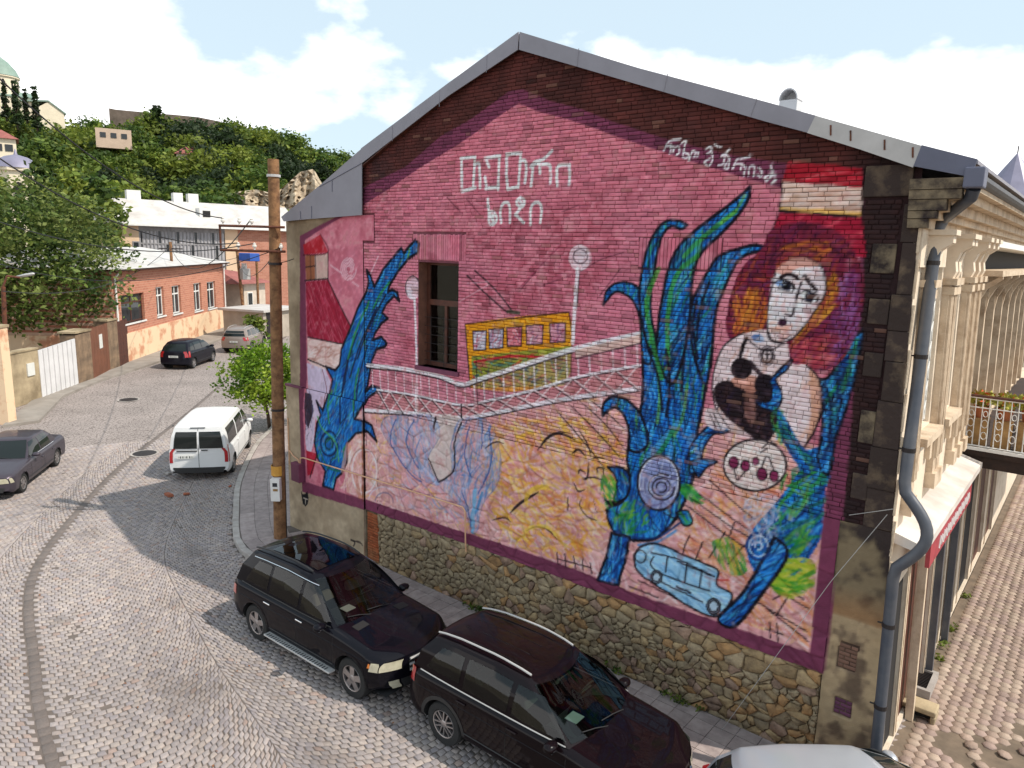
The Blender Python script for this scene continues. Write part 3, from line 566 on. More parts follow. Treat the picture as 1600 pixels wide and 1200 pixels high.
line([(1254, 440), (1246, 462), (1240, 490), (1234, 492)], 2.2, BLK, 0.85); line([(1228, 490), (1238, 493)], 1.6, BLK, 0.8); ell(1224, 503, 7, 6, (60, 24, 50), 0.95)
line([(1216, 524), (1226, 529), (1236, 524)], 1.4, BLK, 0.6); line([(1200, 512), (1204, 530), (1222, 536)], 1.6, BLK, 0.8)
# ---- lettering, white brush strokes
def let(org, k, strokes, w, al=0.95):
    for st in strokes: line([(org[0]+a/k, org[1]+b/k) for a, b in st], w, (236, 230, 236), al, sm=len(st) > 3, ragged=0.25)
let((560, 120), 4, [[(650, 508), (650, 610), (652, 715)], [(645, 508), (735, 500)], [(733, 505), (722, 690)], [(650, 715), (735, 690)], [(735, 545), (758, 540), (764, 600), (766, 690)],
    [(795, 505), (890, 492)], [(886, 492), (878, 700)], [(800, 696), (880, 690)], [(796, 625), (806, 690)], [(800, 510), (822, 562)],
    [(932, 482), (930, 600), (938, 700)], [(930, 482), (1022, 474)], [(1020, 480), (1004, 690)], [(938, 700), (1004, 684)], [(1024, 520), (1048, 526), (1054, 580), (1046, 660)],
    [(1215, 460), (1165, 510), (1110, 530), (1082, 560)], [(1098, 540), (1092, 600), (1084, 680)], [(1096, 545), (1138, 540), (1140, 600)], [(1140, 548), (1198, 548), (1206, 600), (1204, 662)],
    [(1248, 680), (1246, 600), (1256, 555), (1325, 548)], [(1322, 548), (1328, 610), (1322, 672)]], 5.6)
let((580, 300), 4, [[(733, 40), (736, 80), (742, 130)], [(742, 125), (742, 190), (768, 200), (790, 165), (770, 125), (745, 120)], [(750, 140), (765, 180)], [(765, 140), (770, 190)],
    [(818, 190), (812, 120), (828, 72), (860, 66), (872, 110), (872, 188)], [(938, 32), (962, 50), (955, 85), (925, 85), (914, 55), (938, 32)], [(940, 95), (906, 140)], [(906, 136), (958, 190)], [(926, 45), (950, 75)],
    [(1000, 200), (1002, 110), (1022, 68), (1058, 68), (1070, 110), (1062, 190)]], 5.2)
let((920, 100), 4, [[(475, 540), (495, 495), (520, 475), (580, 465)], [(495, 512), (520, 500), (512, 558)], [(515, 512), (538, 515), (530, 552)], [(545, 522), (566, 512), (572, 550), (552, 566)],
    [(585, 492), (612, 480), (602, 520), (594, 575), (618, 586), (628, 562), (604, 552)], [(632, 600), (650, 545), (672, 548), (664, 580)], [(672, 550), (692, 550), (684, 576)],
    [(738, 530), (766, 512), (770, 540), (745, 560)], [(770, 540), (780, 590), (756, 634), (728, 612), (762, 588)], [(792, 500), (812, 512), (832, 516)], [(834, 576), (852, 562), (846, 620), (814, 630)],
    [(886, 528), (862, 560), (884, 592), (876, 650), (854, 642), (872, 608)], [(905, 652), (932, 595), (960, 590), (1015, 574)], [(930, 622), (962, 620), (955, 660)], [(960, 625), (986, 640), (974, 694)],
    [(1005, 692), (1010, 640), (1042, 640), (1036, 700)], [(1066, 648), (1086, 668), (1080, 702), (1062, 690)], [(1145, 628), (1146, 690), (1120, 722), (1104, 706), (1152, 682)], [(1150, 692), (1176, 690), (1170, 730), (1148, 746)]], 3.0)
# small black stencil on the plaster foot, rust streak, scrawl
fill([(474, 765), (477, 771), (481, 770), (484, 766), (486, 776), (485, 785), (481, 790), (477, 786), (475, 776)], (24, 22, 26)); line([(478, 777), (484, 779)], 1.0, (190, 180, 170)); line([(481, 778), (481, 786)], 0.9, (190, 180, 170))
line([(570, 660), (571, 780)], 4.5, (120, 62, 40), 0.7, ragged=0.8); line([(560, 745), (566, 775)], 9, (170, 100, 70), 0.4, ragged=0.8)
line([(552, 842), (558, 846), (556, 852)], 1.6, BLK, 0.8); line([(556, 843), (566, 846), (570, 850)], 1.4, BLK, 0.8)
fill([(573, 797), (600, 806), (600, 880), (573, 870)], (158, 84, 52), 0.85, patchy=0.5)
# chalky wear: rubbed spots where the masonry shows, pale bloom, a few drips
wear = np.clip((NZ3*0.55+NZ2*0.45-0.60)*7, 0, 1)*0.42; blend(slI, mI*wear[slI], (150, 92, 92)); bloom = np.clip((NZ1*0.5+NZ3*0.5-0.56)*6, 0, 1)*0.22; blend(slI, mI*bloom[slI], (226, 206, 212))
for k in range(70):
    u_, v_ = rng.uniform(500, 1280), rng.uniform(420, 800); L_ = rng.uniform(8, 40); c_ = can[int(np.clip(W(u_, v_)[1]/RES, 0, CH-1)), int(np.clip((W(u_, v_)[0]-X0)/RES, 0, CW-1))]*0.8
    line([(u_, v_), (u_+0.5, v_+L_)], 1.3, tuple(c_), 0.45, ragged=0.6)

can = np.clip(can*(0.93+0.14*NZ3[..., None]), 0, 255)
can = 255*(can/255)**np.float32(1.16)
LIN = np.clip(s2l(can)*1.27, 0, 0.86).astype(np.float32)
def paint(x, z):
    i = np.clip(((np.asarray(x)-X0)/RES), 0, CW-1.01); j = np.clip(np.asarray(z)/RES, 0, CH-1.01)
    i0 = i.astype(int); j0 = j.astype(int); fi = (i-i0)[..., None]; fj = (j-j0)[..., None]
    return (LIN[j0, i0]*(1-fi)+LIN[j0, i0+1]*fi)*(1-fj)+(LIN[j0+1, i0]*(1-fi)+LIN[j0+1, i0+1]*fi)*fj
# ================================================================ materials used by the place
M_paint = mat('painted_masonry', (1, 1, 1), 0.85, attr=True, var=0.10, scale=9.0, bump=0.35, bscale=60, spec=0.25)
M_mortar = mat('mortar', (1, 1, 1), 0.95, attr=True, var=0.3, scale=14.0, bump=0.4, bscale=50, spec=0.2)
M_stoneA = mat('rubble_ochre', S(176, 150, 112), 0.9, var=0.5, scale=7, bump=0.9, bscale=26, rand=0.2, col2=S(136, 114, 88), spec=0.25)
M_stoneB = mat('rubble_grey', S(168, 148, 118), 0.9, var=0.5, scale=6, bump=0.9, bscale=26, rand=0.2, col2=S(128, 112, 92), spec=0.25)
M_stoneC = mat('rubble_rust', S(178, 138, 94), 0.9, var=0.5, scale=7, bump=0.9, bscale=26, rand=0.2, col2=S(136, 106, 76), spec=0.25)
M_stoneD = mat('rubble_pink', S(168, 138, 118), 0.9, var=0.5, scale=7, bump=0.9, bscale=26, rand=0.2, col2=S(120, 98, 84), spec=0.25)
M_quoinD = mat('sooty_limestone', S(62, 52, 49), 0.95, col2=S(110, 94, 78), scale=2.8, bump=1.0, bscale=14, rand=0.15, ramp=(0.5, 0.72), spec=0.15)
M_quoinL = mat('weathered_limestone', S(124, 110, 90), 0.95, col2=S(54, 46, 45), scale=3.6, bump=1.0, bscale=14, rand=0.15, ramp=(0.38, 0.6), spec=0.15)
M_flash = mat('zinc_flashing', S(142, 139, 148), 0.6, 0.1, var=0.15, scale=1.6, bump=0.12, bscale=3)
M_flashL = mat('pale_sheet_flashing', S(188, 184, 182), 0.6, 0.1, var=0.18, scale=2.2, bump=0.3, bscale=4)
M_flashB = mat('blue_grey_flashing', S(96, 98, 116), 0.55, 0.1, var=0.15, scale=2.5, bump=0.1, bscale=4)
M_cream = mat('cream_stone', S(206, 186, 162), 0.85, col2=S(160, 136, 112), scale=3.0, bump=0.4, bscale=26, ramp=(0.45, 0.75), spec=0.25)
M_cream2 = mat('cream_plaster_light', S(218, 202, 182), 0.85, col2=S(180, 158, 134), scale=2.0, bump=0.3, bscale=20, ramp=(0.5, 0.8), spec=0.25)
M_ochre = mat('ochre_timber', S(178, 140, 88), 0.75, col2=S(132, 98, 58), scale=4, bump=0.3, bscale=18)
M_brown = mat('brown_timber', S(92, 48, 32), 0.6, col2=S(60, 30, 22), scale=6, bump=0.2, bscale=30)
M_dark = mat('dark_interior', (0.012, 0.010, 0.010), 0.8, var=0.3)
M_bpanel = mat('beige_panel', S(188, 174, 140), 0.9, var=0.2, scale=2)
M_pipe = mat('grey_downpipe', S(66, 70, 80), 0.45, 0.1, col2=S(90, 90, 94), scale=2.5, bump=0.15, bscale=6)
M_white = mat('white_paint', S(226, 224, 220), 0.5, var=0.12, scale=4)
M_awn = mat('white_canopy', S(216, 208, 202), 0.6, col2=S(186, 174, 164), scale=1.6, bump=0.2, bscale=6)
M_red = mat('red_signboard', S(168, 62, 70), 0.6, col2=S(140, 46, 56), scale=5)
M_orange = mat('orange_gas_pipe', S(226, 176, 138), 0.5, var=0.2)
M_purple = mat('purple_paint', S(118, 58, 84), 0.7, var=0.25, scale=6)
M_black = mat('black_cable', (0.015, 0.015, 0.017), 0.6, var=0)
M_iron = mat('dark_iron', S(56, 50, 50), 0.55, 0.5, var=0.3, scale=10)
M_rust = mat('rusty_iron', S(112, 64, 42), 0.75, 0.2, col2=S(66, 40, 32), scale=8, bump=0.3)
def glass_mat(name, tint=(0.03, 0.035, 0.04), rough=0.04):
    m = bpy.data.materials.new(name); m.use_nodes = True; n = m.node_tree.nodes; l = m.node_tree.links
    p = n['Principled BSDF']; p.inputs['Base Color'].default_value = (*tint, 1); p.inputs['Roughness'].default_value = rough; p.inputs['Specular IOR Level'].default_value = 0.34
    nz = n.new('ShaderNodeTexNoise'); nz.inputs['Scale'].default_value = 1.4; b = n.new('ShaderNodeBump'); b.inputs['Strength'].default_value = 0.05; b.inputs['Distance'].default_value = 0.05
    tcn = n.new('ShaderNodeTexCoord'); l.new(tcn.outputs['Object'], nz.inputs['Vector']); l.new(nz.outputs['Fac'], b.inputs['Height']); l.new(b.outputs['Normal'], p.inputs['Normal'])
    return m
def clear_glass(name, tint=(0.75, 0.8, 0.8)):
    m = bpy.data.materials.new(name); m.use_nodes = True; n = m.node_tree.nodes; l = m.node_tree.links
    n.remove(n['Principled BSDF']); out = n['Material Output']
    tr = n.new('ShaderNodeBsdfTransparent'); tr.inputs['Color'].default_value = (*tint, 1); gl = n.new('ShaderNodeBsdfGlossy'); gl.inputs['Roughness'].default_value = 0.03
    fr = n.new('ShaderNodeFresnel'); fr.inputs['IOR'].default_value = 1.55; mx = n.new('ShaderNodeMixShader')
    l.new(fr.outputs['Fac'], mx.inputs['Fac']); l.new(tr.outputs[0], mx.inputs[1]); l.new(gl.outputs[0], mx.inputs[2]); l.new(mx.outputs[0], out.inputs['Surface']); return m
M_glass = clear_glass('window_glass'); M_dglass = glass_mat('dark_glass')

# ================================================================ the mural building
bld = tag(empty('mural_building', (6.7, 6.0, 0)), 'two storey brick building whose gable wall is covered by a large painted mural', 'building')
def P_(o):                                            # keep world coordinates under the building
    o.parent = bld; o.matrix_parent_inverse = Matrix.Translation(bld.location).inverted(); return o
def fx(z): return 13.97 + 0.036*(8.8-z)               # the old corner leans outwards towards its foot
YF = -0.12
low_px = [(445, 347), (565, 262), (700, 150), (800, 82), (811, 77), (1000, 132), (1200, 190), (1262, 207), (1425, 261), (1520, 282)]
low_xz = [W(u, v, YF) for u, v in low_px]
def roof_low(x): return np.interp(x, [p[0] for p in low_xz], [p[1] for p in low_xz])
WX0, WX1, WZ0, WZ1 = 4.47, 5.67, 5.24, 7.53           # window opening
ZB = 4.05                                             # brick above, rubble below
def zfoot(x): return np.interp(x, [0, 2.6, 7.3, 13.5], [1.36, 1.42, 1.54, 1.58])
# ---- backing wall: mortar bed behind the bricks, with the window opening and its reveals
st = 0.06
gx = np.arange(-0.45, 14.3, st); gz = np.arange(0, 11.5, st)
GX, GZ = np.meshgrid(gx, gz, indexing='ij'); na, nb = GX.shape
V = np.stack([GX, np.zeros_like(GX)+0.0, GZ], -1).reshape(-1, 3)
ii, jj = np.meshgrid(np.arange(na-1), np.arange(nb-1), indexing='ij'); cxm = gx[ii]+st/2; czm = gz[jj]+st/2
ok = (czm < roof_low(cxm)+0.16) & (cxm < fx(czm)-0.03) & ~((cxm > WX0) & (cxm < WX1) & (czm > WZ0) & (czm < WZ1))
idx = (ii*nb+jj)[ok]; Fq = np.stack([idx, idx+nb, idx+nb+1, idx+1], -1)
pc = paint(V[:, 0], V[:, 2]); mort = pc*0.30 + np.array([0.040, 0.020, 0.022])*0.55
stz = (V[:, 2] < zfoot(V[:, 0]))[:, None]; mort = np.where(stz, np.array(S(122, 104, 82))*(0.6+0.6*rng.random((len(V), 1))), mort)
gw = P_(link('gable_wall', np_mesh('gable_wall', V, Fq, M_mortar, mort)))
gw.matrix_parent_inverse = Matrix.Translation(bld.location).inverted()
def gwchild(o): o.parent = gw; return o
# ---- bricks
CO, JT = 0.066, 0.0085
nx_, nz_ = 10, 3
tx = np.array([0, .03, .12, .22, .32, .42, .52, .62, .72, .82, .91, .97, 1.0]); tz = np.array([0, .13, .5, .87, 1.0])
def brick_arrays(x0, x1, z0, z1, tx=tx, tz=tz, yo=None, tilt=0.0):
    """front grid with eased edges + side skirt"""
    a, b = len(tx), len(tz)
    X = x0+(x1-x0)*tx[:, None]+0*tz[None, :]; Z = z0+(z1-z0)*tz[None, :]+0*tx[:, None]
    y = -0.013 - rng.random()*0.006 if yo is None else yo
    Y = np.full((a, b), y); Y[0] += 0.005; Y[-1] += 0.005; Y[:, 0] += 0.005; Y[:, -1] += 0.005
    Y += rng.normal(0, 0.0012, (a, b)); Z = Z + tilt*(X-x0)
    v = np.stack([X, Y, Z], -1).reshape(-1, 3)
    f = []
    for i in range(a-1):
        for j in range(b-1):
            n = i*b+j; f.append((n, n+b, n+b+1, n+1))
    rim = [i*b for i in range(a)]+[(a-1)*b+j for j in range(1, b)]+[i*b+b-1 for i in range(a-2, -1, -1)]+[j for j in range(b-2, 0, -1)]
    n0 = len(v); sk = v[rim].copy(); sk[:, 1] = 0.008; v = np.vstack([v, sk]); m = len(rim)
    for k in range(m):
        k2 = (k+1) % m; f.append((rim[k2], rim[k], n0+k, n0+k2))
    return v, np.array(f)
blocks = []     # (x0,x1,z0,z1) stones that interrupt the brickwork
QU = [(13.46, 7.62, 8.02), (13.50, 6.93, 7.28), (13.52, 6.2, 6.54), (13.56, 5.25, 5.72), (13.55, 4.42, 4.8)]
for qx, q0, q1 in QU: blocks.append((qx, 15, q0, q1))
blocks.append((13.76, 15, 0, 12)); blocks.append((13.27, 15, 8.62, 9.05))
blocks.append((WX0-0.0, WX1+0.0, WZ0, WZ1)); SOL = [(WX0-0.16, WX1+0.2, WZ1+0.0, 8.10), (9.86, 11.32, 7.56, 8.08)]
blocks += SOL
plst = [(2.0, 3.02, 7.92, 8.52)]; blocks += plst
bricks = []
def free_spans(x0, x1, z0, z1):
    sp = [(x0, x1)]
    for (a, b, c, d) in blocks:
        if d <= z0+0.012 or c >= z1-0.012: continue
        out = []
        for (p, q) in sp:
            if b <= p or a >= q: out.append((p, q)); continue
            if a-JT > p: out.append((p, a-JT))
            if b+JT < q: out.append((b+JT, q))
        sp = out
    return sp
def lay(xa, xb, za, zb, key=0):
    r = 0; z = za
    while z < zb:
        h = CO-JT
        zt = z+h; wob = 0.012*math.sin(z*3.1+key)
        for (p, q) in free_spans(xa, xb, z, zt):
            x = p + (-0.13 if r % 2 else 0.0) - 0.05*rng.random(); first = True
            while x < q-0.03:
                L = rng.choice([0.235, 0.24, 0.23, 0.115, 0.21]) * (0.94+0.12*rng.random())
                a = max(x, p); b = min(x+L, q); x += L+JT
                if b-a < 0.035: continue
                xm = (a+b)/2
                dz = wob*math.sin(xm*0.9)+rng.normal()*0.0018
                if zt+dz > roof_low(xm)+0.10: continue
                bricks.append((a, b, z+dz, zt+dz, rng.normal()*0.004))
        z += CO; r += 1
lay(2.64, 13.76, ZB, 11.5); lay(2.66, 3.08, 0.05, 1.36, 3)
for (a, b, c, d) in SOL:                               # soldier courses over the openings
    x = a
    while x < b-0.03: bricks.append((x, min(x+0.056, b), c+JT+rng.random()*0.01, d-JT-rng.random()*0.02, 0)); x += CO
def px_area(x0, x1, z0, z1):
    q = []
    for x, z in ((x0, z0), (x1, z0), (x1, z1), (x0, z1)):
        d = np.array([x, 0, z])-CAM; cpt = RM.T @ d; q.append((cpt[0]/cpt[2], cpt[1]/cpt[2]))
    q = np.array(q); return abs(0.5*sum(q[i][0]*q[(i+1) % 4][1]-q[(i+1) % 4][0]*q[i][1] for i in range(4)))
areas = np.array([px_area(*b[:4]) for b in bricks]); big = set(np.argsort(-areas)[:300].tolist())
tx5 = np.array([0, .04, .2, .36, .52, .68, .84, .96, 1.0]); tz5 = np.array([0, .14, .86, 1.0]); tzs = np.linspace(0, 1, 16); txs = np.array([0, .2, .8, 1.0])
VV, FF, CC, off = [], [], [], 0
for k, (a, b, c, d, t) in enumerate(bricks):
    if b-a < 0.16:
        q = tx[::2] if len(tx[::2]) else tx
    else: q = tx
    v, f = brick_arrays(a, b, c, d, txs, tzs, tilt=t) if d-c > 0.2 else (brick_arrays(a, b, c, d, tx5, tz5, tilt=t) if k in big else brick_arrays(a, b, c, d, q, tz, tilt=t))
    col = paint(v[:, 0], v[:, 2])
    xm, zm = (a+b)/2, (c+d)/2
    j = 1+rng.normal()*0.09; col = col*np.clip(j, 0.72, 1.3)
    if rng.random() < 0.06: col = col*0.7
    if rng.random() < 0.03: col = col*0.6+np.array([0.10, 0.05, 0.035])
    if k in big:
        o = link('brick', np_mesh('brick', v, f, M_paint, col), gw)
    else:
        VV.append(v); FF.append(f+off); CC.append(col); off += len(v)
link('brickwork', np_mesh('brickwork', np.vstack(VV), np.vstack(FF), M_paint, np.vstack(CC)), gw, kind='stuff')
print('bricks', len(bricks))
# ---- painted rubble band (rough, plastered over stones) and the plaster pilaster at the left end
def relief(x0, x1, z0f, z1f, step, amp, cell, name, seed, flat=0.0, y0=-0.01):
    rr = np.random.default_rng(seed)
    nx = int((x1-x0)/step)+1; xs = np.linspace(x0, x1, nx); nzz = int((np.max(z1f(xs))-np.min(z0f(xs)))/step)+1
    t = np.linspace(0, 1, nzz); X = xs[:, None]+0*t; Z = z0f(xs)[:, None]*(1-t)+z1f(xs)[:, None]*t
    if cell:
        P = np.stack([rr.random(int((x1-x0)*3.0/cell**2))*(x1-x0)+x0, rr.random(int((x1-x0)*3.0/cell**2))*4.2], -1); hgt = rr.random(len(P))
        d1 = np.full(X.shape, 9.0); d2 = np.full(X.shape, 9.0); hh = np.zeros(X.shape)
        for (px, pz), h in zip(P, hgt):
            i0, i1 = np.searchsorted(xs, px-3*cell), np.searchsorted(xs, px+3*cell)
            if i1 <= i0: continue
            d = np.hypot((X[i0:i1]-px)*0.8, (Z[i0:i1]-pz)*1.25); a = d1[i0:i1]; b = d2[i0:i1]; m = d < a
            d2[i0:i1] = np.where(m, a, np.minimum(b, d)); hh[i0:i1] = np.where(m, h, hh[i0:i1]); d1[i0:i1] = np.where(m, d, a)
        e = np.clip((d2-d1)/0.06, 0, 1); Y = y0-amp*(e**0.6)*(0.45+0.75*hh)
    else: Y = np.full(X.shape, y0)
    Y = Y + rr.normal(0, flat, Y.shape)
    v = np.stack([X, Y, Z], -1).reshape(-1, 3); a, b = X.shape
    i, j = np.meshgrid(np.arange(a-1), np.arange(b-1), indexing='ij'); n = (i*b+j).ravel(); f = np.stack([n, n+b, n+b+1, n+1], -1)
    col = paint(v[:, 0], v[:, 2])
    if cell: col = col*(0.80+0.20*e.reshape(-1, 1))*(0.95+0.10*hh.reshape(-1, 1))
    return v, f, col
v, f, c_ = relief(3.06, 13.46, zfoot, lambda x: np.full_like(x, ZB), 0.024, 0.034, 0.27, 'r', 5, 0.0022)
link('painted_rubble', np_mesh('painted_rubble', v, f, M_paint, c_, smooth=True), gw, kind='stuff')
v, f, c_ = relief(2.62, 3.06, lambda x: zfoot(x)+0.0, lambda x: np.full_like(x, ZB), 0.024, 0.02, 0.3, 'r', 6, 0.002)
link('painted_rubble', np_mesh('painted_rubble', v, f, M_paint, c_, smooth=True), gw, kind='stuff')
v, f, c_ = relief(-0.45, 2.62, lambda x: np.full_like(x, 4.12), lambda x: roof_low(x)+0.1, 0.03, 0.0, 0, 'r', 7, 0.0012, -0.022)
link('plaster_pilaster', np_mesh('plaster_pilaster', v, f, M_paint, c_, smooth=True), gw)
v, f, c_ = relief(-0.62, 2.60, lambda x: np.zeros_like(x), lambda x: np.full_like(x, 4.12), 0.03, 0.0, 0, 'r', 8, 0.0015, -0.07)
link('plaster_plinth', np_mesh('plaster_plinth', v, f, M_paint, c_, smooth=True), gw)
m_ = MB(); m_.box(-0.64, -0.09, 4.08, 0.12, 0.0, 4.14); m_.build('plinth_ledge', M_purple, gw); 
M_plst = mat('bare_plaster', S(176, 160, 138), 0.9, col2=S(128, 110, 90), scale=2.5, bump=0.4, bscale=20, spec=0.2)
m_ = MB(); m_.box(-0.62, -0.068, 0, -0.44, 12.0, 4.12); m_.box(-0.45, -0.020, 4.12, -0.40, 12.0, 8.4); m_.box(2.60, -0.066, 0, 2.606, 0.01, 1.40); m_.build('side_plaster', M_plst, gw)
v, f, c_ = relief(2.0, 3.02, lambda x: np.full_like(x, 7.93), lambda x: np.full_like(x, 8.5), 0.04, 0.0, 0, 'r', 9, 0.001, -0.026)
link('plaster_patch', np_mesh('plaster_patch', v, f, M_paint, c_, smooth=True), gw)
# right foot: plaster over stone
xf0, xf1 = 13.46, 13.99
nxs = 26; zz = np.linspace(0, ZB, 130); tt = np.linspace(0, 1, nxs)
Xg = xf0+(fx(zz)[:, None]-0.0-xf0)*tt[None, :]; Zg = zz[:, None]+0*tt; Yg = -0.02+rng.normal(0, 0.0035, Xg.shape)-0.012*np.sin(Zg*5.1)*np.sin(Xg*9)
pat = ((Xg > 13.67) & (Xg < 13.92) & (Zg > 1.03) & (Zg < 1.30)) | ((Xg > 13.64) & (Xg < 13.91) & (Zg > 1.78) & (Zg < 2.2))
Yg = np.where(pat, 0.012, Yg); v = np.stack([Xg, Yg, Zg], -1).reshape(-1, 3); n = (np.arange(len(zz)-1)[:, None]*nxs+np.arange(nxs-1)[None, :]).ravel(); f = np.stack([n, n+1, n+nxs+1, n+nxs], -1)
cc = paint(np.minimum(v[:, 0], 14.3), v[:, 2]); nn = np.clip((NZ2[np.clip((v[:, 2]/RES).astype(int), 0, CH-1), np.clip(((v[:, 0]-X0)/RES).astype(int), 0, CW-1)]-0.45)*5, 0, 1)[:, None]
blk = np.clip((v[:, 2:3]-2.7)/0.4, 0, 1); sootc = np.array(S(58, 48, 46))*(1-nn)+np.array(S(128, 112, 88))*nn; cc = cc*(1-blk)+sootc*blk
pf = pat.reshape(-1, 1); cc = np.where(pf, np.array(S(120, 96, 84)), cc)
link('corner_plaster', np_mesh('corner_plaster', v, f, M_paint, cc, smooth=True), gw)
for (xa, xb, za, zb, colr) in ((13.675, 13.91, 1.04, 1.29, S(104, 62, 84)), (13.65, 13.90, 1.80, 2.19, S(124, 92, 78))):
    z = za; r = 0
    while z < zb-0.03:
        for (p, q) in ([(xa, xa+0.15), (xa+0.162, xb)] if r % 2 else [(xa, xa+0.07), (xa+0.082, xb)]):
            v, f = brick_arrays(p, q, z, z+0.052, tx5, tz5, yo=-0.012); link('brick', np_mesh('brick', v, f, M_paint, np.tile(np.array(colr)*(0.8+0.4*rng.random()), (len(v), 1))), gw)
        z += 0.064; r += 1
# ---- quoin and corner stones
def stone_block(x0, x1f, z0, z1, m, y=-0.05):
    g = 0.003; P = [(x0+g, y, z0+g), (x1f(z0)-g, y, z0+g), (x1f(z0)-g, 0.012, z0+g), (x0+g, 0.012, z0+g), (x0+g, y, z1-g), (x1f(z1)-g, y, z1-g), (x1f(z1)-g, 0.012, z1-g), (x0+g, 0.012, z1-g)]
    mb = MB().hexa(P); o = mb.build('corner_stone', m, gw, bevel=0.012); return o
z = ZB; k = 0
while z < 8.6:
    h = 0.22+0.55*rng.random(); h = min(h, 8.62-z)
    if h < 0.12: break
    stone_block(13.77+0.09*(rng.random()-0.35), fx, z, z+h, M_quoinD if rng.random() < 0.86 else M_quoinL, -0.02-0.04*rng.random()); z += h; k += 1
for i, (qx, q0, q1) in enumerate(QU): stone_block(qx, lambda z: 13.765, q0, q1, [M_quoinL, M_quoinD, M_quoinD, M_quoinL, M_quoinD][i], -0.03)
stone_block(13.27, lambda z: 13.86, 8.63, 9.04, M_quoinD, -0.05)
# ---- rubble stones of the foot, one by one
def clip(poly, p, n):
    out = []
    for i in range(len(poly)):
        a, b = poly[i], poly[(i+1) % len(poly)]; da = (a-p)@n; db = (b-p)@n
        if da <= 0: out.append(a)
        if da*db < 0: out.append(a+(b-a)*(da/(da-db)))
    return out
seeds = []; z = 0.06; r = 0
while z < 1.75:
    hh = rng.choice([0.09, 0.12, 0.155, 0.175]); x = 3.05-rng.random()*0.2
    while x < 13.6:
        w = hh*(0.9+1.3*rng.random())+0.03; x += w
        if rng.random() < 0.12: continue
        seeds.append((x-w/2, z+hh/2+rng.normal()*0.045, w, hh))
        if rng.random() < 0.14: seeds.append((x-w*rng.random(), z+hh*rng.random(), 0.06, 0.06))
    z += hh
seeds = np.array(seeds); SX = seeds[:, :2]*np.array([0.72, 1.0]); stones = []
for i in range(len(seeds)):
    d = SX-SX[i]; dist = np.hypot(d[:, 0], d[:, 1]); nb_ = np.argsort(dist)[1:16]
    poly = [np.array(p, float) for p in ((SX[i][0]-0.4, SX[i][1]-0.35), (SX[i][0]+0.4, SX[i][1]-0.35), (SX[i][0]+0.4, SX[i][1]+0.35), (SX[i][0]-0.4, SX[i][1]+0.35))]
    for k in nb_:
        n = SX[k]-SX[i]; L = np.hypot(*n); poly = clip(poly, SX[i]+n*0.5, n/L)
        if len(poly) < 3: break
    if len(poly) < 3: continue
    poly = np.array(poly)/np.array([0.72, 1.0]); poly[:, 0] = np.clip(poly[:, 0], 3.09, 13.45); poly[:, 1] = np.clip(poly[:, 1], 0.0, None)
    top = zfoot(poly[:, 0])-0.004; poly[:, 1] = np.minimum(poly[:, 1], top)
    c0 = poly.mean(0); ext = np.ptp(poly, axis=0)
    if ext[0] < 0.05 or ext[1] < 0.04: continue
    stones.append((c0, poly))
def add_stone(mb, c0, poly, amp):
    n = len(poly); q = []
    for i in range(n):                                  # cut the corners
        a, b = poly[i], poly[(i+1) % n]; q += [a*0.85+b*0.15, a*0.15+b*0.85]
    q = np.array(q); q = c0+(q-c0)*np.clip(1-0.006/np.maximum(np.hypot(*(q-c0).T), 0.03), 0.6, 1)[:, None]+rng.normal(0, 0.008, q.shape)
    m = len(q); b0 = len(mb.v)
    for s_, y in ((1.0, 0.005), (0.97, -amp*0.55), (0.90, -amp)):
        for p in q: 
            w = c0+(p-c0)*s_; mb.v.append((w[0], y+(rng.normal()*0.010 if y < 0 else 0), w[1]))
    mb.v.append((c0[0], -amp*1.12, c0[1])); cidx = b0+3*m
    for i in range(m):
        j = (i+1) % m
        for k in (0, 1): mb.f.append((b0+k*m+i, b0+k*m+j, b0+(k+1)*m+j, b0+(k+1)*m+i))
        mb.f.append((b0+2*m+i, b0+2*m+j, cidx))
ar = [px_area(p[:, 0].min(), p[:, 0].max(), p[:, 1].min(), p[:, 1].max()) for _, p in stones]; order = np.argsort(-np.array(ar)); bigs = set(order[:300].tolist())
rest = MB(); SM = [M_stoneA, M_stoneA, M_stoneB, M_stoneC, M_stoneD, M_stoneB]
for i, (c0, poly) in enumerate(stones):
    amp = 0.016+0.034*rng.random()
    if i in bigs:
        mb = MB(); add_stone(mb, c0, poly, amp); mb.build('stone', SM[rng.integers(6)], gw, smooth='all')
    else: add_stone(rest, c0, poly, amp)
if rest.v: rest.build('stone_packing', M_stoneB, gw, smooth='all', kind='stuff')
print('stones', len(stones))
# ---- window in the mural wall
m_ = MB(); t = 0.34
m_.box(WX0-0.1, 0.006, WZ0-0.1, WX0, t, WZ1+0.1); m_.box(WX1, 0.006, WZ0-0.1, WX1+0.1, t, WZ1+0.1); m_.box(WX0, 0.006, WZ1, WX1, t, WZ1+0.1); m_.box(WX0, 0.006, WZ0-0.1, WX1, t, WZ0)
P_(m_.build('window_reveal', mat('reveal_plaster', S(120, 78, 62), 0.9, col2=S(88, 56, 46), scale=5, bump=0.4), None))
win = P_(MB().box(WX0, 0.25, WZ0, WX0+0.09, 0.33, WZ1).box(WX1-0.09, 0.25, WZ0, WX1, 0.33, WZ1).box(WX0+0.09, 0.25, WZ1-0.09, WX1-0.09, 0.33, WZ1).box(WX0+0.09, 0.25, WZ0, WX1-0.09, 0.33, WZ0+0.09).box(WX0+0.09, 0.24, 6.58, WX1-0.09, 0.33, 6.70).box(5.03, 0.245, WZ0+0.09, 5.10, 0.325, 6.58).build('window', M_brown, None))
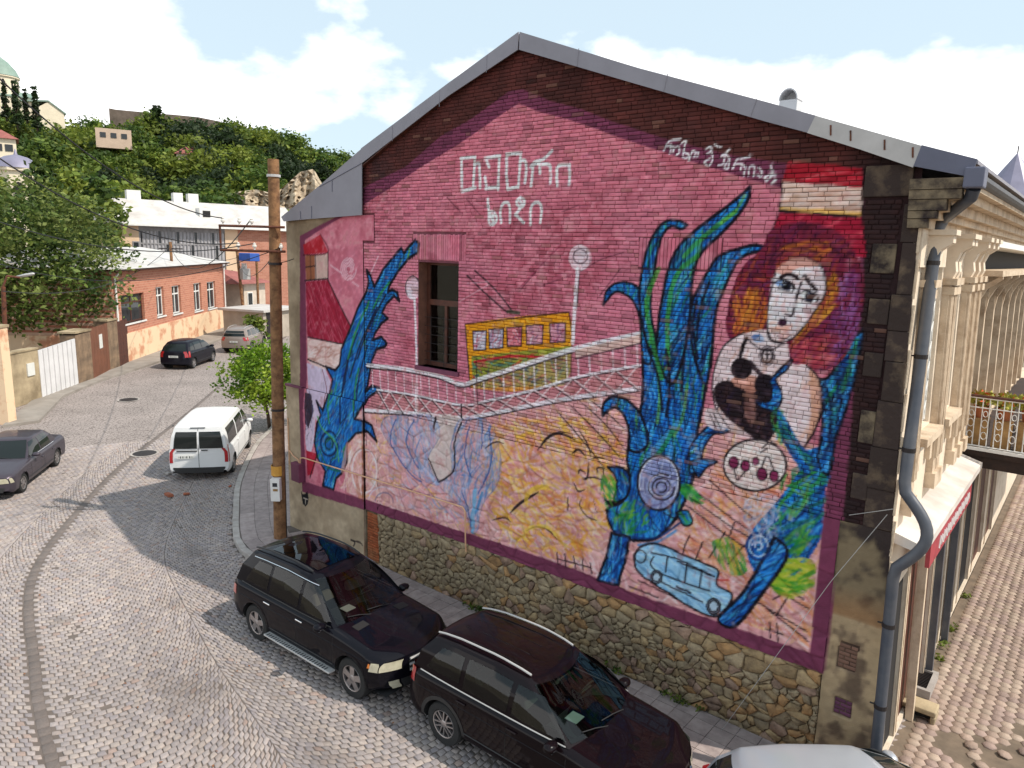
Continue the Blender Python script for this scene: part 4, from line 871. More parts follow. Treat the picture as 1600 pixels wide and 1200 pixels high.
for (a, b, c, d) in ((WX0+0.09, 5.03, WZ0+0.09, 6.58), (5.10, WX1-0.09, WZ0+0.09, 6.58), (WX0+0.09, WX1-0.09, 6.70, WZ1-0.09)):
    MB().box(a, 0.285, c, b, 0.292, d).build('pane', M_glass, win)
MB().box(WX0-0.06, -0.06, WZ0-0.09, WX1+0.06, 0.24, WZ0).build('sill', M_purple, win)
g_ = MB()
for k in range(6): g_.tube([(WX0+0.02, 0.17, WZ0+0.12+k*0.19), (WX1-0.02, 0.17, WZ0+0.12+k*0.19)], 0.007, 6)
for k in range(3): g_.tube([(WX0+0.2+k*0.4, 0.185, WZ0+0.02), (WX0+0.2+k*0.4, 0.185, WZ0+1.1)], 0.007, 6)
g_.build('grille', M_iron, win)
MB().box(5.02, 0.345, WZ0, 5.62, 0.36, WZ1).build('backing_panel', M_bpanel, win)  # beige panel stands in for a reflection in the right pane
MB().box(4.45, 0.345, WZ0, 4.64, 0.36, 7.5).build('backing_panel', mat('grey_panel', S(120, 122, 128), 0.9), win)  # plain grey panel behind the left of the glass
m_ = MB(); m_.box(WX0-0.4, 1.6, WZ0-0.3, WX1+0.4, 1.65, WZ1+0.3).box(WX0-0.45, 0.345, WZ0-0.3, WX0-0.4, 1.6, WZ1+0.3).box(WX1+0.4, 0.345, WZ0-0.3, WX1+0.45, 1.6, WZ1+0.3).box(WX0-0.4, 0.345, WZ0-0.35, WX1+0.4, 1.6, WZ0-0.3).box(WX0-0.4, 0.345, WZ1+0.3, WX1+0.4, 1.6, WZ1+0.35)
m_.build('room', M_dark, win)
# ---- roof: two sheet-metal slopes and the flashing along the verge
up_px = [(440, 339), (565, 232), (700, 131), (812, 50), (1000, 107), (1200, 160), (1275, 180), (1440, 228), (1528, 249)]
U = [W(u, v, YF) for u, v in up_px]
rf = MB(); YB = 22.0
ux, uz = [p[0] for p in U], [p[1] for p in U]
for i in range(len(U)-1):
    (xa, za), (xb, zb) = U[i], U[i+1]; rf.hexa([(xa, YF+0.03, za-0.05), (xb, YF+0.03, zb-0.05), (xb, YB, zb-0.05), (xa, YB, za-0.05), (xa, YF+0.03, za-0.004), (xb, YF+0.03, zb-0.004), (xb, YB, zb-0.004), (xa, YB, za-0.004)])
roof = P_(rf.build('roof', M_flash, None))
def flash(us, ls, m, name='flashing_sheet', th=0.02, yo=0.0):
    mb = MB(); pts = us+ls[::-1]
    mb.prism([(x, YF-th+yo, z) for x, z in pts], (0, th, 0)); mb.build(name, m, roof)
Wf = lambda u, v: W(u, v, YF)
flash([Wf(565, 232), Wf(700, 131), Wf(811, 50)], [Wf(565, 256), Wf(700, 151), Wf(810, 78)], M_flash)
flash([Wf(813, 50), Wf(1000, 107), Wf(1200, 160), Wf(1276, 181)], [Wf(812, 78), Wf(1000, 133), Wf(1200, 191), Wf(1264, 208)], M_flash)
flash([Wf(1275, 181), Wf(1360, 205), Wf(1441, 228)], [Wf(1262, 208), Wf(1345, 234), Wf(1427, 262)], M_flashL, yo=-0.006)
flash([Wf(1441, 227), Wf(1528, 249)], [Wf(1428, 260), Wf(1518, 277)], M_flashB, yo=-0.012)
for u in (1300, 1331, 1384, 1428):
    a = Wf(u-1, 196+(u-1300)*0.27); b = Wf(u-1, 212+(u-1300)*0.27); MB().tube([(a[0], YF-0.03, a[1]), (b[0], YF-0.03, b[1])], 0.012, 6).build('clip', M_rust, roof)
flash([Wf(440, 339), Wf(500, 290), Wf(566, 232)], [Wf(444, 346), Wf(476, 343), Wf(566, 336)], M_flash, yo=0.004)
for (a, b) in (((500, 292), (565, 256)), ((488, 322), (488, 342)), ((470, 330), (471, 343)), ((520, 280), (520, 300))):
    p, q = Wf(*a), Wf(*b); MB().tube([(p[0], YF-0.022, p[1]), (q[0], YF-0.022, q[1])], 0.008, 5).build('seam', M_flashB, roof)
for k in range(9):                                     # seams along the long sheets
    t = 0.1+0.1*k
    for (A, B, C_, D_) in (((565, 232), (811, 50), (565, 256), (810, 78)), ((813, 50), (1276, 181), (812, 78), (1264, 208))):
        if k % 3 == 1:
            p, q = Wf(A[0]+(B[0]-A[0])*t, A[1]+(B[1]-A[1])*t), Wf(C_[0]+(D_[0]-C_[0])*t, C_[1]+(D_[1]-C_[1])*t)
            MB().tube([(p[0], YF-0.022, p[1]), (q[0], YF-0.022, q[1])], 0.007, 5).build('seam', M_flash, roof)
# soffit closing the gap below the verge
sf = MB()
for i in range(len(low_xz)-1):
    (xa, za), (xb, zb) = low_xz[i], low_xz[i+1]; sf.hexa([(xa, YF, za+0.03), (xb, YF, zb+0.03), (xb, 0.05, zb+0.03), (xa, 0.05, za+0.03), (xa, YF, za+0.05), (xb, YF, zb+0.05), (xb, 0.05, zb+0.05), (xa, 0.05, za+0.05)])
sf.build('soffit', M_brown, roof)
# roof vent with a round hood
M_vent = mat('galvanised_vent', S(205, 205, 206), 0.6, 0.0, var=0.1)
vp = (11.09, 3.0, 9.98)
mb = MB().box(-0.16, -0.14, -0.2, 0.16, 0.14, 0.62); vt = mb.build('roof_vent', M_vent, roof, loc=vp)
hd = MB(); n0 = 0
pr = [(0.17*math.cos(a), 0.62+0.2*math.sin(a)) for a in np.linspace(0, PI, 10)]
hd.prism([(x, -0.16, z) for x, z in pr]+[(x*0.88, -0.16, 0.62+(z-0.62)*0.88) for x, z in pr[::-1]], (0, 0.32, 0)); hd.build('hood', M_vent, vt); MB().prism([(x*0.9, 0.12, 0.62+(z-0.62)*0.9) for x, z in pr], (0, 0.03, 0)).build('hood_back', M_vent, vt)
# ---- body of the building behind the gable (keeps light out)
mb = MB(); mb.hexa([(-0.40, 0.36, 0), (13.9, 2.0, 0), (13.9, 22, 0), (-0.40, 22, 0), (-0.40, 0.36, 8.2), (13.6, 2.0, 8.6), (13.6, 22, 8.6), (-0.40, 22, 8.2)])
core = MB(); core.box(-0.4, 21.8, 0, 13.9, 22, 8.5).box(-0.4, 1.9, 8.3, 13.6, 22, 8.45); P_(core.build('rear_wall', M_plst, None))
gt = MB(); gt.prism([(low_xz[0][0]+0.3, 21.9, 8.4), (13.9, 21.9, 8.6), (7.2, 21.9, 11.2)], (0, 0.1, 0)); P_(gt.build('rear_gable', M_plst, None))
# ---- small things fixed to the mural wall
mb = MB().box(-0.25, -0.24, 1.55, 0.12, -0.07, 2.06); P_(mb.build('meter_cabinet', M_purple, None, bevel=0.012))
gp = MB().tube([(0.02, -0.12, 2.05), (0.02, -0.12, 2.2), (0.16, -0.12, 2.24), (3.0, -0.12, 2.30), (5.98, -0.12, 2.36), (6.06, -0.12, 2.28), (6.07, -0.10, 1.5), (6.07, -0.08, 1.36)], 0.017, 8)
P_(gp.build('gas_pipe', M_orange, None, smooth=True))
mb = MB().tube([(-0.5, -0.1, 2.3), (-0.3, -0.12, 2.2), (-0.1, -0.12, 2.15), (0.0, -0.13, 2.05)], 0.016, 6).tube([(-0.55, -0.09, 3.2), (-0.52, -0.1, 1.9)], 0.014, 6); P_(mb.build('wall_cable', M_orange, None))
# ================================================================ right-hand facade of the mural building
class FB(MB):                                          # local (e outwards, y along the street, z)
    def mp(s):
        s.v = [(fx(p[2])+p[0], p[1], p[2]) for p in s.v]; return s
    def fin(s, name, m, parent=None, **k):
        s.mp(); o = s.build(name, m, None, **k)
        if parent is None: P_(o)
        else: o.parent = parent
        return o
fac = FB()
DOORS = [(0.62, 1.42), (1.62, 2.55), (2.95, 3.8), (4.25, 5.25), (5.7, 7.0), (7.6, 9.2), (9.8, 11.4), (12.2, 13.6)]
# ground floor wall with door openings, first floor wall with window openings
WINS = [(0.95, 2.0), (2.75, 3.8)]
def wall_strip(mb, z0, z1, ops, zo0, zo1, y0, y1, th=0.35):
    y = y0
    for (a, b) in ops:
        mb.box(-th, y, z0, 0, a, z1); mb.box(-th, a, zo1, 0, b, z1)
        if zo0 > z0: mb.box(-th, a, z0, 0, b, zo0)
        y = b
    mb.box(-th, y, z0, 0, y1, z1)
wall_strip(fac, 0.0, 4.0, DOORS, 0.12, 3.0, 0.012, 21.8); wall_strip(fac, 4.0, 8.75, WINS, 5.3, 7.75, 0.012, 5.6)
facade = fac.fin('facade_wall', M_cream2)
for (a, b) in DOORS:
    FB().box(-0.10, a+0.002, 0.12, -0.05, b-0.002, 3.0).fin('door', M_brown if (a*10) % 3 > 1 else M_dark, facade)
    FB().box(0.003, a-0.06, 0.12, 0.018, a-0.002, 3.06).fin('door_jamb', M_cream, facade); FB().box(0.003, b+0.002, 0.12, 0.018, b+0.06, 3.06).fin('door_jamb', M_cream, facade)
for (a, b) in WINS:
    wf = FB()
    for t in (a, (a+b)/2-0.04, b-0.08): wf.box(-0.16, t, 5.3, -0.08, t+0.08, 7.75)
    for z in (5.3, 6.9, 7.67): wf.box(-0.17, a, z, -0.09, b, z+0.08)
    w_ = wf.fin('window', M_white, facade)
    lat = FB()
    for k in range(9): lat.tube([(-0.06, a+0.04+k*(b-a-0.08)/8, 5.34), (-0.06, a+0.04+k*(b-a-0.08)/8, 7.7)], 0.012, 5)
    for k in range(7):
        for j in range(5): lat.tube([(-0.055, a+0.06+j*(b-a)/5, 5.5+k*0.31), (-0.055, a+0.06+(j+0.5)*(b-a)/5, 5.65+k*0.31), (-0.055, a+0.06+j*(b-a)/5, 5.8+k*0.31)], 0.009, 4)
    lat.fin('lattice', M_white, w_); FB().box(-0.13, a, 5.3, -0.125, b, 7.75).fin('pane', M_dglass, w_)
    FB().box(-0.02, a-0.12, 5.14, 0.20, b+0.12, 5.26).box(0.0, a-0.04, 4.72, 0.08, a+0.12, 5.14).box(0.0, b-0.12, 4.72, 0.08, b+0.04, 5.14).fin('window_sill', M_cream, w_)
# pilasters with fluted shafts and capitals
for y0 in (0.42, 2.12, 2.44, 3.95, 4.6, 5.2):
    p = FB(); p.box(0.0, y0, 4.45, 0.10, y0+0.26, 7.45)
    for k in range(3): p.box(0.10, y0+0.03+k*0.08, 4.7, 0.135, y0+0.07+k*0.08, 7.3)
    p.box(0.0, y0-0.03, 4.2, 0.15, y0+0.29, 4.45); p.box(0.0, y0-0.02, 7.3, 0.17, y0+0.28, 7.42); p.box(0.0, y0-0.05, 7.45, 0.2, y0+0.31, 7.55)
    pi_ = p.fin('pilaster', M_cream, facade)
    b = FB(); prof = [(0.0, 7.55), (0.12, 7.55), (0.16, 7.65), (0.14, 7.8), (0.2, 7.95), (0.34, 8.05), (0.34, 8.15), (0.0, 8.15)]
    b.prism([(e, y0+0.02, z) for e, z in prof], (0, 0.22, 0)); b.box(0.0, y0-0.04, 8.15, 0.38, y0+0.30, 8.22); b.fin('bracket', M_cream2, pi_)
# parapet panel between the pilaster heads, architrave, stepped cornice, gutter
FB().box(0.0, 0.02, 7.72, 0.05, 1.9, 8.42).fin('frieze_panel', M_cream2, facade)
co = FB(); steps = [(0.10, 8.22, 8.34), (0.2, 8.34, 8.44), (0.30, 8.44, 8.58), (0.46, 8.58, 8.70), (0.58, 8.70, 8.84)]
for e, a, b in steps: co.box(-0.1, 0.03, a, e, 21.8, b)
co.fin('cornice', M_cream, facade)
ce = FB()                                              # cornice return at the gable
for e, a, b in steps: ce.box(-0.12, -0.10-e*0.12, a+0.004, e+0.01, 0.028, b-0.004)
ce.fin('cornice_return', M_quoinL, facade)
gu = MB(); pr = [(0.58+0.1*math.cos(a), 8.86+0.1*math.sin(a)) for a in np.linspace(PI, 2*PI, 8)]
gu.prism([(fx(8.8)+e, -0.18, z) for e, z in pr]+[(fx(8.8)+0.58+(e-0.58)*0.85, -0.18, 8.87+(z-8.86)*0.85) for e, z in pr[::-1]], (0, 21.5, 0))
P_(gu.build('gutter', M_pipe, None))
gh = MB(); xg = fx(8.8)+0.58; gh.box(xg-0.1, -0.22, 8.70, xg+0.12, 0.06, 8.95); P_(gh.build('gutter_head', M_flashB, None, bevel=0.02))
# downpipe, with the swan neck round the canopy
def pxe(u, v, e, z=None):
    d = ray(u, v); t = 10.0
    for _ in range(20):
        p = CAM+d*t; t = t*( (fx(p[2])+e-CAM[0])/(p[0]-CAM[0]) ) if abs(p[0]-CAM[0]) > 1e-6 else t
    return p
yp = 0.62
def hold(u, v, e):
    q = pxe(u, v, e); return (float(q[0]), float(q[1]), float(q[2]))
pa, pb_, pc_, pd_ = hold(1466, 348, 0.12), hold(1412, 765, 0.12), hold(1397, 890, 0.12), hold(1369, 1172, 0.12)
def mixp(a, b, t, de=0.0): return (a[0]+(b[0]-a[0])*t+de, a[1]+(b[1]-a[1])*t, a[2]+(b[2]-a[2])*t)
pp = [(fx(8.7)+0.58, -0.05, 8.70), (fx(8.6)+0.55, 0.0, 8.60), mixp(pa, pb_, -0.01, 0.05), mixp(pa, pb_, 0.03), mixp(pa, pb_, 0.3), mixp(pa, pb_, 0.6), mixp(pa, pb_, 0.97), *[mixp(pb_, pc_, t, 0.34*math.sin(PI*t)**1.1) for t in np.linspace(0.03, 0.97, 13)], mixp(pc_, pd_, 0.05), mixp(pc_, pd_, 0.5), mixp(pc_, pd_, 1.02)]
pp[-1] = (pp[-1][0], pp[-1][1], max(pp[-1][2], 0.05))
print('pipe', [tuple(round(c, 2) for c in q) for q in pp])
dpipe = P_(MB().tube(pp, 0.078, 14).build('downpipe', M_pipe, None, smooth=True))
for A_, B_, t in ((pa, pb_, 0.15), (pa, pb_, 0.5), (pa, pb_, 0.85), (pc_, pd_, 0.3), (pc_, pd_, 0.75)):
    q = mixp(A_, B_, t); MB().tube([(q[0], q[1], q[2]-0.03), (q[0], q[1], q[2]+0.03)], 0.086, 14).tube([(q[0]-0.14, q[1], q[2]), (q[0]+0.02, q[1], q[2])], 0.012, 6).build('pipe_clip', M_iron, dpipe)
wb = MB()
for k in range(14): wb.tube([(fx(0.3+k*0.6)+0.015, -0.01, 0.1+k*0.6), (fx(0.3+k*0.6)+0.015, -0.01, 0.1+k*0.6+0.52)], 0.02, 6)
P_(wb.build('corner_conduit', M_cream, None))
# canopy slab with the red signboard
cs = FB(); cs.hexa([(0, 0.12, 3.86), (0.40, 0.12, 3.78), (0.40, 5.8, 3.78), (0, 5.8, 3.86), (0, 0.12, 4.02), (0.40, 0.12, 3.90), (0.40, 5.8, 3.90), (0, 5.8, 4.02)]); canopy = cs.fin('canopy', M_awn)
sg = FB().box(0.30, 0.9, 3.32, 0.36, 4.9, 3.76); sgn = sg.fin('signboard', M_red, canopy)
sw = FB(); 
for k in range(9):
    y0 = 1.6+k*0.34; sw.tube([(0.368, y0, 3.42), (0.368, y0+0.08, 3.60), (0.368, y0+0.16, 3.44), (0.368, y0+0.24, 3.58), (0.368, y0+0.3, 3.46)], 0.012, 5)
sw.fin('sign_script', M_white, sgn)
# steel posts under the canopy
for y in (2.25, 3.95, 5.6): FB().box(0.02, y, 0.0, 0.14, y+0.12, 3.78).fin('shop_post', M_cream if y < 3 else M_pipe, canopy)
# ---- balcony / loggia
bal = FB().box(0.0, 5.95, 3.98, 2.6, 18, 4.10).box(0.0, 6.0, 3.74, 2.5, 6.15, 3.98).box(0.0, 9.0, 3.6, 2.5, 9.2, 3.98).box(2.45, 6.0, 3.55, 2.6, 18, 3.98); balcony = bal.fin('balcony_slab', mat('dark_balcony_timber', S(58, 40, 32), 0.8, col2=S(36, 26, 22), scale=4))
FB().box(-0.02, 5.9, 4.10, 2.64, 5.96, 4.16).fin('balcony_edge', M_white, balcony)
def railing(fn, L, h=1.05, nm='railing'):
    r = FB(); n = int(L/0.115)
    def tb(pts, rad): r.tube([fn(*p) for p in pts], rad, 5)
    tb([(0, h), (L, h)], 0.028); tb([(0, 0.06), (L, 0.06)], 0.016); tb([(0, h*0.80), (L, h*0.80)], 0.012)
    for k in range(n+1):
        s_ = L*k/n; tb([(s_, 0.06), (s_, h)], 0.010)
        if k < n and k % 2 == 0:
            for zc, rr in ((0.28, 0.05), (0.52, 0.055), (0.72, 0.04)): tb([(s_+L/n/2+rr*math.cos(a), zc+rr*1.5*math.sin(a)) for a in np.linspace(0, 2*PI, 9)], 0.008)
    return r
railing(lambda s_, z: (0.05+s_, 5.98, 4.12+z), 2.5).fin('railing', M_white, balcony); railing(lambda s_, z: (2.56, 5.98+s_, 4.12+z), 11.6).fin('railing', M_white, balcony)
FB().tube([(0.02, 5.97, 5.19), (2.58, 5.97, 5.19)], 0.03, 8).fin('handrail', M_brown, balcony)
# loggia behind the balcony: timber posts with curved braces, panelled wall, deep shadow gap under the eaves
lg = FB().box(-0.6, 5.62, 4.1, -0.3, 21.7, 7.2).box(-2.6, 5.62, 7.2, -2.4, 21.7, 8.75); loggia = lg.fin('loggia_wall', M_ochre)
for k in range(9):
    y = 5.7+k*1.5; p = FB(); p.box(-0.30, y, 4.1, 0.02, y+0.16, 7.55); p.box(-0.3, y-0.03, 7.1, 0.06, y+0.19, 7.2)
    pst = p.fin('post', M_cream, loggia)
    b = FB(); prof = [(0.02, 6.75), (0.06, 7.05), (0.18, 7.3), (0.42, 7.5), (0.42, 7.58), (0.30, 7.5), (0.10, 7.36), (0.0, 7.15)]
    b.prism([(e, y+0.04, z) for e, z in prof], (0, 0.09, 0)); b.fin('brace', M_cream, pst)
    if k < 8:
        q = FB().box(-0.30, y+0.2, 4.15, -0.24, y+1.45, 5.1); q.fin('panel', M_cream if k % 2 else M_ochre, loggia)
        for j in range(3): FB().box(-0.30, y+0.30+j*0.42, 5.2, -0.25, y+0.38+j*0.42, 7.0).fin('mullion', M_cream, loggia)
        FB().box(-0.30, y+0.2, 5.15, -0.295, y+1.46, 7.05).fin('pane', M_dglass, loggia)
FB().box(-0.3, 5.62, 7.55, 0.42, 21.7, 7.66).fin('loggia_beam', M_cream, loggia); FB().box(-0.3, 5.62, 8.1, 0.3, 21.7, 8.22).fin('loggia_lintel', M_white, loggia)
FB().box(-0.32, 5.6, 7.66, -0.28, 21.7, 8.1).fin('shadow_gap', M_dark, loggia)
# things on the balcony
ch = tag(empty('balcony_chair', (fx(4.1)+1.45, 6.75, 4.10), 0.5), 'orange wooden chair standing on the white railed balcony', 'chair')
M_chair = mat('orange_wood', S(170, 88, 44), 0.55, col2=S(130, 62, 30), scale=8)
MB().box(-0.22, -0.22, 0.44, 0.22, 0.22, 0.48).build('seat', M_chair, ch)
for sx in (-1, 1):
    MB().box(sx*0.2-0.02, -0.22, 0, sx*0.2+0.02, -0.18, 0.44).build('leg', M_chair, ch); MB().box(sx*0.2-0.02, 0.18, 0, sx*0.2+0.02, 0.22, 1.0).build('leg', M_chair, ch)
MB().box(-0.18, 0.18, 0.62, 0.18, 0.21, 0.7).box(-0.18, 0.18, 0.78, 0.18, 0.21, 0.98).build('backrest', M_chair, ch)
tb = tag(empty('balcony_table', (fx(4.1)+1.55, 8.6, 4.10)), 'small dark table behind the chair on the balcony', 'table')
MB().box(-0.4, -0.35, 0.72, 0.4, 0.35, 0.76).build('table_top', M_brown, tb)
for sx in (-1, 1):
    for sy in (-1, 1): MB().box(sx*0.36-0.02, sy*0.31-0.02, 0, sx*0.36+0.02, sy*0.31+0.02, 0.72).build('leg', M_brown, tb)
M_pot = mat('terracotta', S(176, 104, 66), 0.8, var=0.2); M_leafY = mat('flower_leaves', S(140, 150, 60), 0.6, col2=S(176, 160, 66), scale=12); M_flo = mat('orange_petals', S(216, 92, 40), 0.6, var=0.2)
def leafclump(r, n, size, m=None, seed=0, flat=1.0):
    rr = np.random.default_rng(seed); P = rr.normal(size=(n, 3)); P /= np.linalg.norm(P, axis=1)[:, None]; P *= (rr.random((n, 1))**0.4)*r; P[:, 2] *= flat
    A = rr.normal(size=(n, 3)); A /= np.linalg.norm(A, axis=1)[:, None]; B = np.cross(A, rr.normal(size=(n, 3))); B /= np.linalg.norm(B, axis=1)[:, None]; sz = size*(0.6+0.8*rr.random((n, 1)))
    v = np.stack([P-A*sz, P+B*sz*0.5, P+A*sz, P-B*sz*0.5], 1).reshape(-1, 3); f = np.arange(n*4).reshape(-1, 4); return v, f
for i, (e, y, lab) in enumerate(((0.22, 6.25, 'orange flowering pot plant on the balcony closest to the facade wall'), (0.62, 6.3, 'yellow green pot plant second from the wall on the balcony'), (1.0, 6.45, 'small orange flower pot beside the balcony chair'), (1.75, 7.8, 'leafy pot plant behind the orange chair on the balcony'))):
    t = tag(empty('flower_pot', (fx(4.1)+e, y, 4.10+(0.62 if i < 3 else 0.5))), lab, 'pot plant', 'balcony flower pots')
    MB().lathe([(0.0, 0), (0.10, 0), (0.14, 0.22), (0.15, 0.24), (0.12, 0.24), (0.11, 0.2), (0, 0.2)], 14).build('pot', M_pot, t)
    v, f = leafclump(0.26, 120, 0.07, seed=i, flat=0.7); v[:, 2] += 0.38; link('leaves', np_mesh('leaves', v, f, M_leafY), t)
    v, f = leafclump(0.24, 26, 0.05, seed=i+20, flat=0.7); v[:, 2] += 0.40; link('flowers', np_mesh('flowers', v, f, M_flo), t)
    if i < 3: MB().box(-0.16, -0.16, -0.62, 0.16, 0.16, 0.0).build('stand', M_ochre, t)
# ================================================================ ground, street, pavements
M_ground = mat('earth_ground', S(150, 138, 122), 0.95, col2=S(120, 112, 92), scale=0.3, bump=0.3)
gm = MB(); gm.quad((-900, -900, -0.045), (900, -900, -0.045), (900, 900, -0.045), (-900, 900, -0.045)); gm.build('ground', M_ground, None, kind='structure')
def catm(P, k=12):
    P = np.array(P, float); return crom(P, False, k)
# street bed: packed joints between the setts; far away its relief carries the sett pattern
M_bed = bpy.data.materials.new('sett_bed'); M_bed.use_nodes = True
n = M_bed.node_tree.nodes; l = M_bed.node_tree.links; p = n['Principled BSDF']; p.inputs['Roughness'].default_value = 0.9
tcn = n.new('ShaderNodeTexCoord'); vo = n.new('ShaderNodeTexVoronoi'); vo.feature = 'DISTANCE_TO_EDGE'; vo.inputs['Scale'].default_value = 7.5; l.new(tcn.outputs['Object'], vo.inputs['Vector'])
vc = n.new('ShaderNodeTexVoronoi'); vc.inputs['Scale'].default_value = 7.5; l.new(tcn.outputs['Object'], vc.inputs['Vector'])
rp = n.new('ShaderNodeValToRGB'); rp.color_ramp.elements[0].position = 0.03; rp.color_ramp.elements[1].position = 0.10; rp.color_ramp.elements[0].color = (*S(104, 93, 88), 1); rp.color_ramp.elements[1].color = (*S(154, 143, 138), 1)
l.new(vo.outputs['Distance'], rp.inputs['Fac'])
nz = n.new('ShaderNodeTexNoise'); nz.inputs['Scale'].default_value = 0.5; nz.inputs['Detail'].default_value = 6; l.new(tcn.outputs['Object'], nz.inputs['Vector'])
mr = n.new('ShaderNodeMapRange'); mr.inputs['From Min'].default_value = 0.3; mr.inputs['From Max'].default_value = 0.7; mr.inputs['To Min'].default_value = 0.82; mr.inputs['To Max'].default_value = 1.1; l.new(nz.outputs['Fac'], mr.inputs['Value'])
mx = n.new('ShaderNodeMix'); mx.data_type = 'RGBA'; mx.blend_type = 'MULTIPLY'; mx.inputs['Factor'].default_value = 1; l.new(rp.outputs['Color'], mx.inputs['A']); l.new(mr.outputs['Result'], mx.inputs['B']); l.new(mx.outputs['Result'], p.inputs['Base Color'])
bp = n.new('ShaderNodeBump'); bp.inputs['Strength'].default_value = 0.5; bp.inputs['Distance'].default_value = 0.02; l.new(vo.outputs['Distance'], bp.inputs['Height']); l.new(bp.outputs['Normal'], p.inputs['Normal'])
street = MB().poly([(-70, 10, -0.008), (-26, -6, -0.008), (-14, -16, -0.008), (14.35, -16, -0.008), (14.35, 2, -0.008), (0, 4, -0.008), (-8, 12, -0.008), (-30, 30, -0.008), (-60, 60, -0.008), (-80, 50, -0.008)]).build('street', M_bed, None, kind='structure')
M_sett = mat('granite_sett', (1, 1, 1), 0.82, attr=True, var=0.18, scale=16, bump=0.5, bscale=50, spec=0.3)
aa_ = np.linspace(math.radians(92), math.radians(262), 60); jb = [(max(CAM[0]+30.85*math.cos(a), -60), min(CAM[1]+30.85*math.sin(a), 7.1)) for a in aa_]; jb = [(min(x, 14.3), max(y, -15.9)) for x, y in jb]
MB().poly([(x, y, -0.0042) for x, y in jb]+[(14.3, -15.9, -0.0042)]).build('joint_sand', mat('dark_joint_sand', S(112, 101, 94), 0.95, col2=S(94, 84, 78), scale=2.0, bump=0.4), street)
SEAM = catm([(20, -9.6), (12, -9.0), (4.92, -7.75), (1.65, -7.0), (-2.55, -5.72), (-6.59, -3.19), (-10.29, -0.38), (-16.58, 5.13), (-26, 13.2), (-40, 26)], 14)
sl_ = np.concatenate([[0], np.cumsum(np.hypot(*np.diff(SEAM, axis=0).T))])
def seam(s, v):
    x = np.interp(s, sl_, SEAM[:, 0]); y = np.interp(s, sl_, SEAM[:, 1]); e = 0.35
    tx_ = np.interp(s+e, sl_, SEAM[:, 0])-np.interp(s-e, sl_, SEAM[:, 0]); ty_ = np.interp(s+e, sl_, SEAM[:, 1])-np.interp(s-e, sl_, SEAM[:, 1]); L = np.hypot(tx_, ty_)
    return x+v*(ty_/L), y+v*(-tx_/L)                   # +v towards the mural wall side
KERB = catm([(-30, 22.5), (-22, 15.5), (-16, 10.3), (-10.82, 5.75), (-8.71, 3.7), (-5.26, 1.01), (-2.6, -0.62), (-1.5, -1.25), (-0.5, -1.72), (0.5, -1.88), (2, -1.9), (8, -1.9), (13.0, -1.9), (14.2, -1.7), (14.5, -0.8), (14.55, 0.2)], 8)
PAVE = np.vstack([KERB, [(14.3, 0.2), (14.3, 0.5), (0.0, 0.5), (-0.3, 13), (-12, 26)]])
def inpoly(P, X, Y):
    r = np.zeros(X.shape, bool); n = len(P)
    for i in range(n):
        xa, ya = P[i]; xb, yb = P[(i+1) % n]
        if ya == yb: continue
        r ^= ((ya > Y) != (yb > Y)) & (X < (xb-xa)*(Y-ya)/(yb-ya)+xa)
    return r
def visible(X, Y, Z=0.0, mu=70, mv=60):
    d = np.stack([X-CAM[0], Y-CAM[1], np.zeros_like(X)+Z-CAM[2]], -1) @ RM
    u = 800+F_PX*d[..., 0]/d[..., 2]; v = 600+F_PX*d[..., 1]/d[..., 2]
    return (d[..., 2] > 0.5) & (u > -mu) & (u < 1600+mu) & (v < 1200+mv)
def sett_mesh(C4, cols, zt, zb=-0.02, inset=0.007):
    """C4 (n,4,2) corner outlines -> arrays; eased top edges"""
    n = len(C4); c = C4.mean(1, keepdims=True); d = C4-c; L = np.linalg.norm(d, axis=2, keepdims=True)
    top = c+d*np.clip(1-inset*1.5/L, 0.5, 1); V = np.zeros((n, 12, 3), np.float32)
    V[:, 0:4, :2] = C4; V[:, 0:4, 2] = zb; V[:, 4:8, :2] = c+d*np.clip(1-0.002/L, 0.5, 1); V[:, 4:8, 2] = zt[:, None]-0.006; V[:, 8:12, :2] = top; V[:, 8:12, 2] = zt[:, None]+rng.normal(0, 0.002, (n, 4))
    q = []
    for i in range(4):
        j = (i+1) % 4; q += [(i, j, 4+j, 4+i), (4+i, 4+j, 8+j, 8+i)]
    q.append((8, 9, 10, 11)); q = np.array(q)
    F = (np.arange(n)[:, None, None]*12+q[None]).reshape(-1, 4); return V.reshape(-1, 3), F, np.repeat(cols, 12, 0)
BAND, DR, DA, RAD = 3.7, 0.126, 0.136, 2.35
quads = []
smax = sl_[-1]
for band in range(-5, 4):
    vc_ = (band+0.25)*BAND
    half = BAND/2; th = math.asin(half/RAD)
    srow = np.arange(0, smax, DR)
    for r, s0 in enumerate(srow):
        na_ = int(2*th*RAD/DA); a0 = -th; ph = 0.5 if r % 2 else 0.0
        e = np.linspace(-th, th, na_+1)+(ph-0.25)*2*th/na_*0.9
        e = np.clip(np.concatenate([[-th], e[(e > -th+0.03) & (e < th-0.03)], [th]]), -th, th)
        a, b = e[:-1], e[1:]; jt = 0.008
        va, vb = RAD*np.sin(a)+vc_+jt, RAD*np.sin(b)+vc_-jt; sa, sb = RAD*(1-np.cos(a)), RAD*(1-np.cos(b)); dr = DR-0.012
        C4 = np.stack([np.stack(seam(s0+sa, va), -1), np.stack(seam(s0+sb, vb), -1), np.stack(seam(s0+sb+dr, vb), -1), np.stack(seam(s0+sa+dr, va), -1)], 1)
        quads.append((C4, (va+vb)/2))
C4 = np.vstack([q[0] for q in quads]); vm = np.concatenate([q[1] for q in quads])
C4 = C4+rng.normal(0, 0.0065, C4.shape)
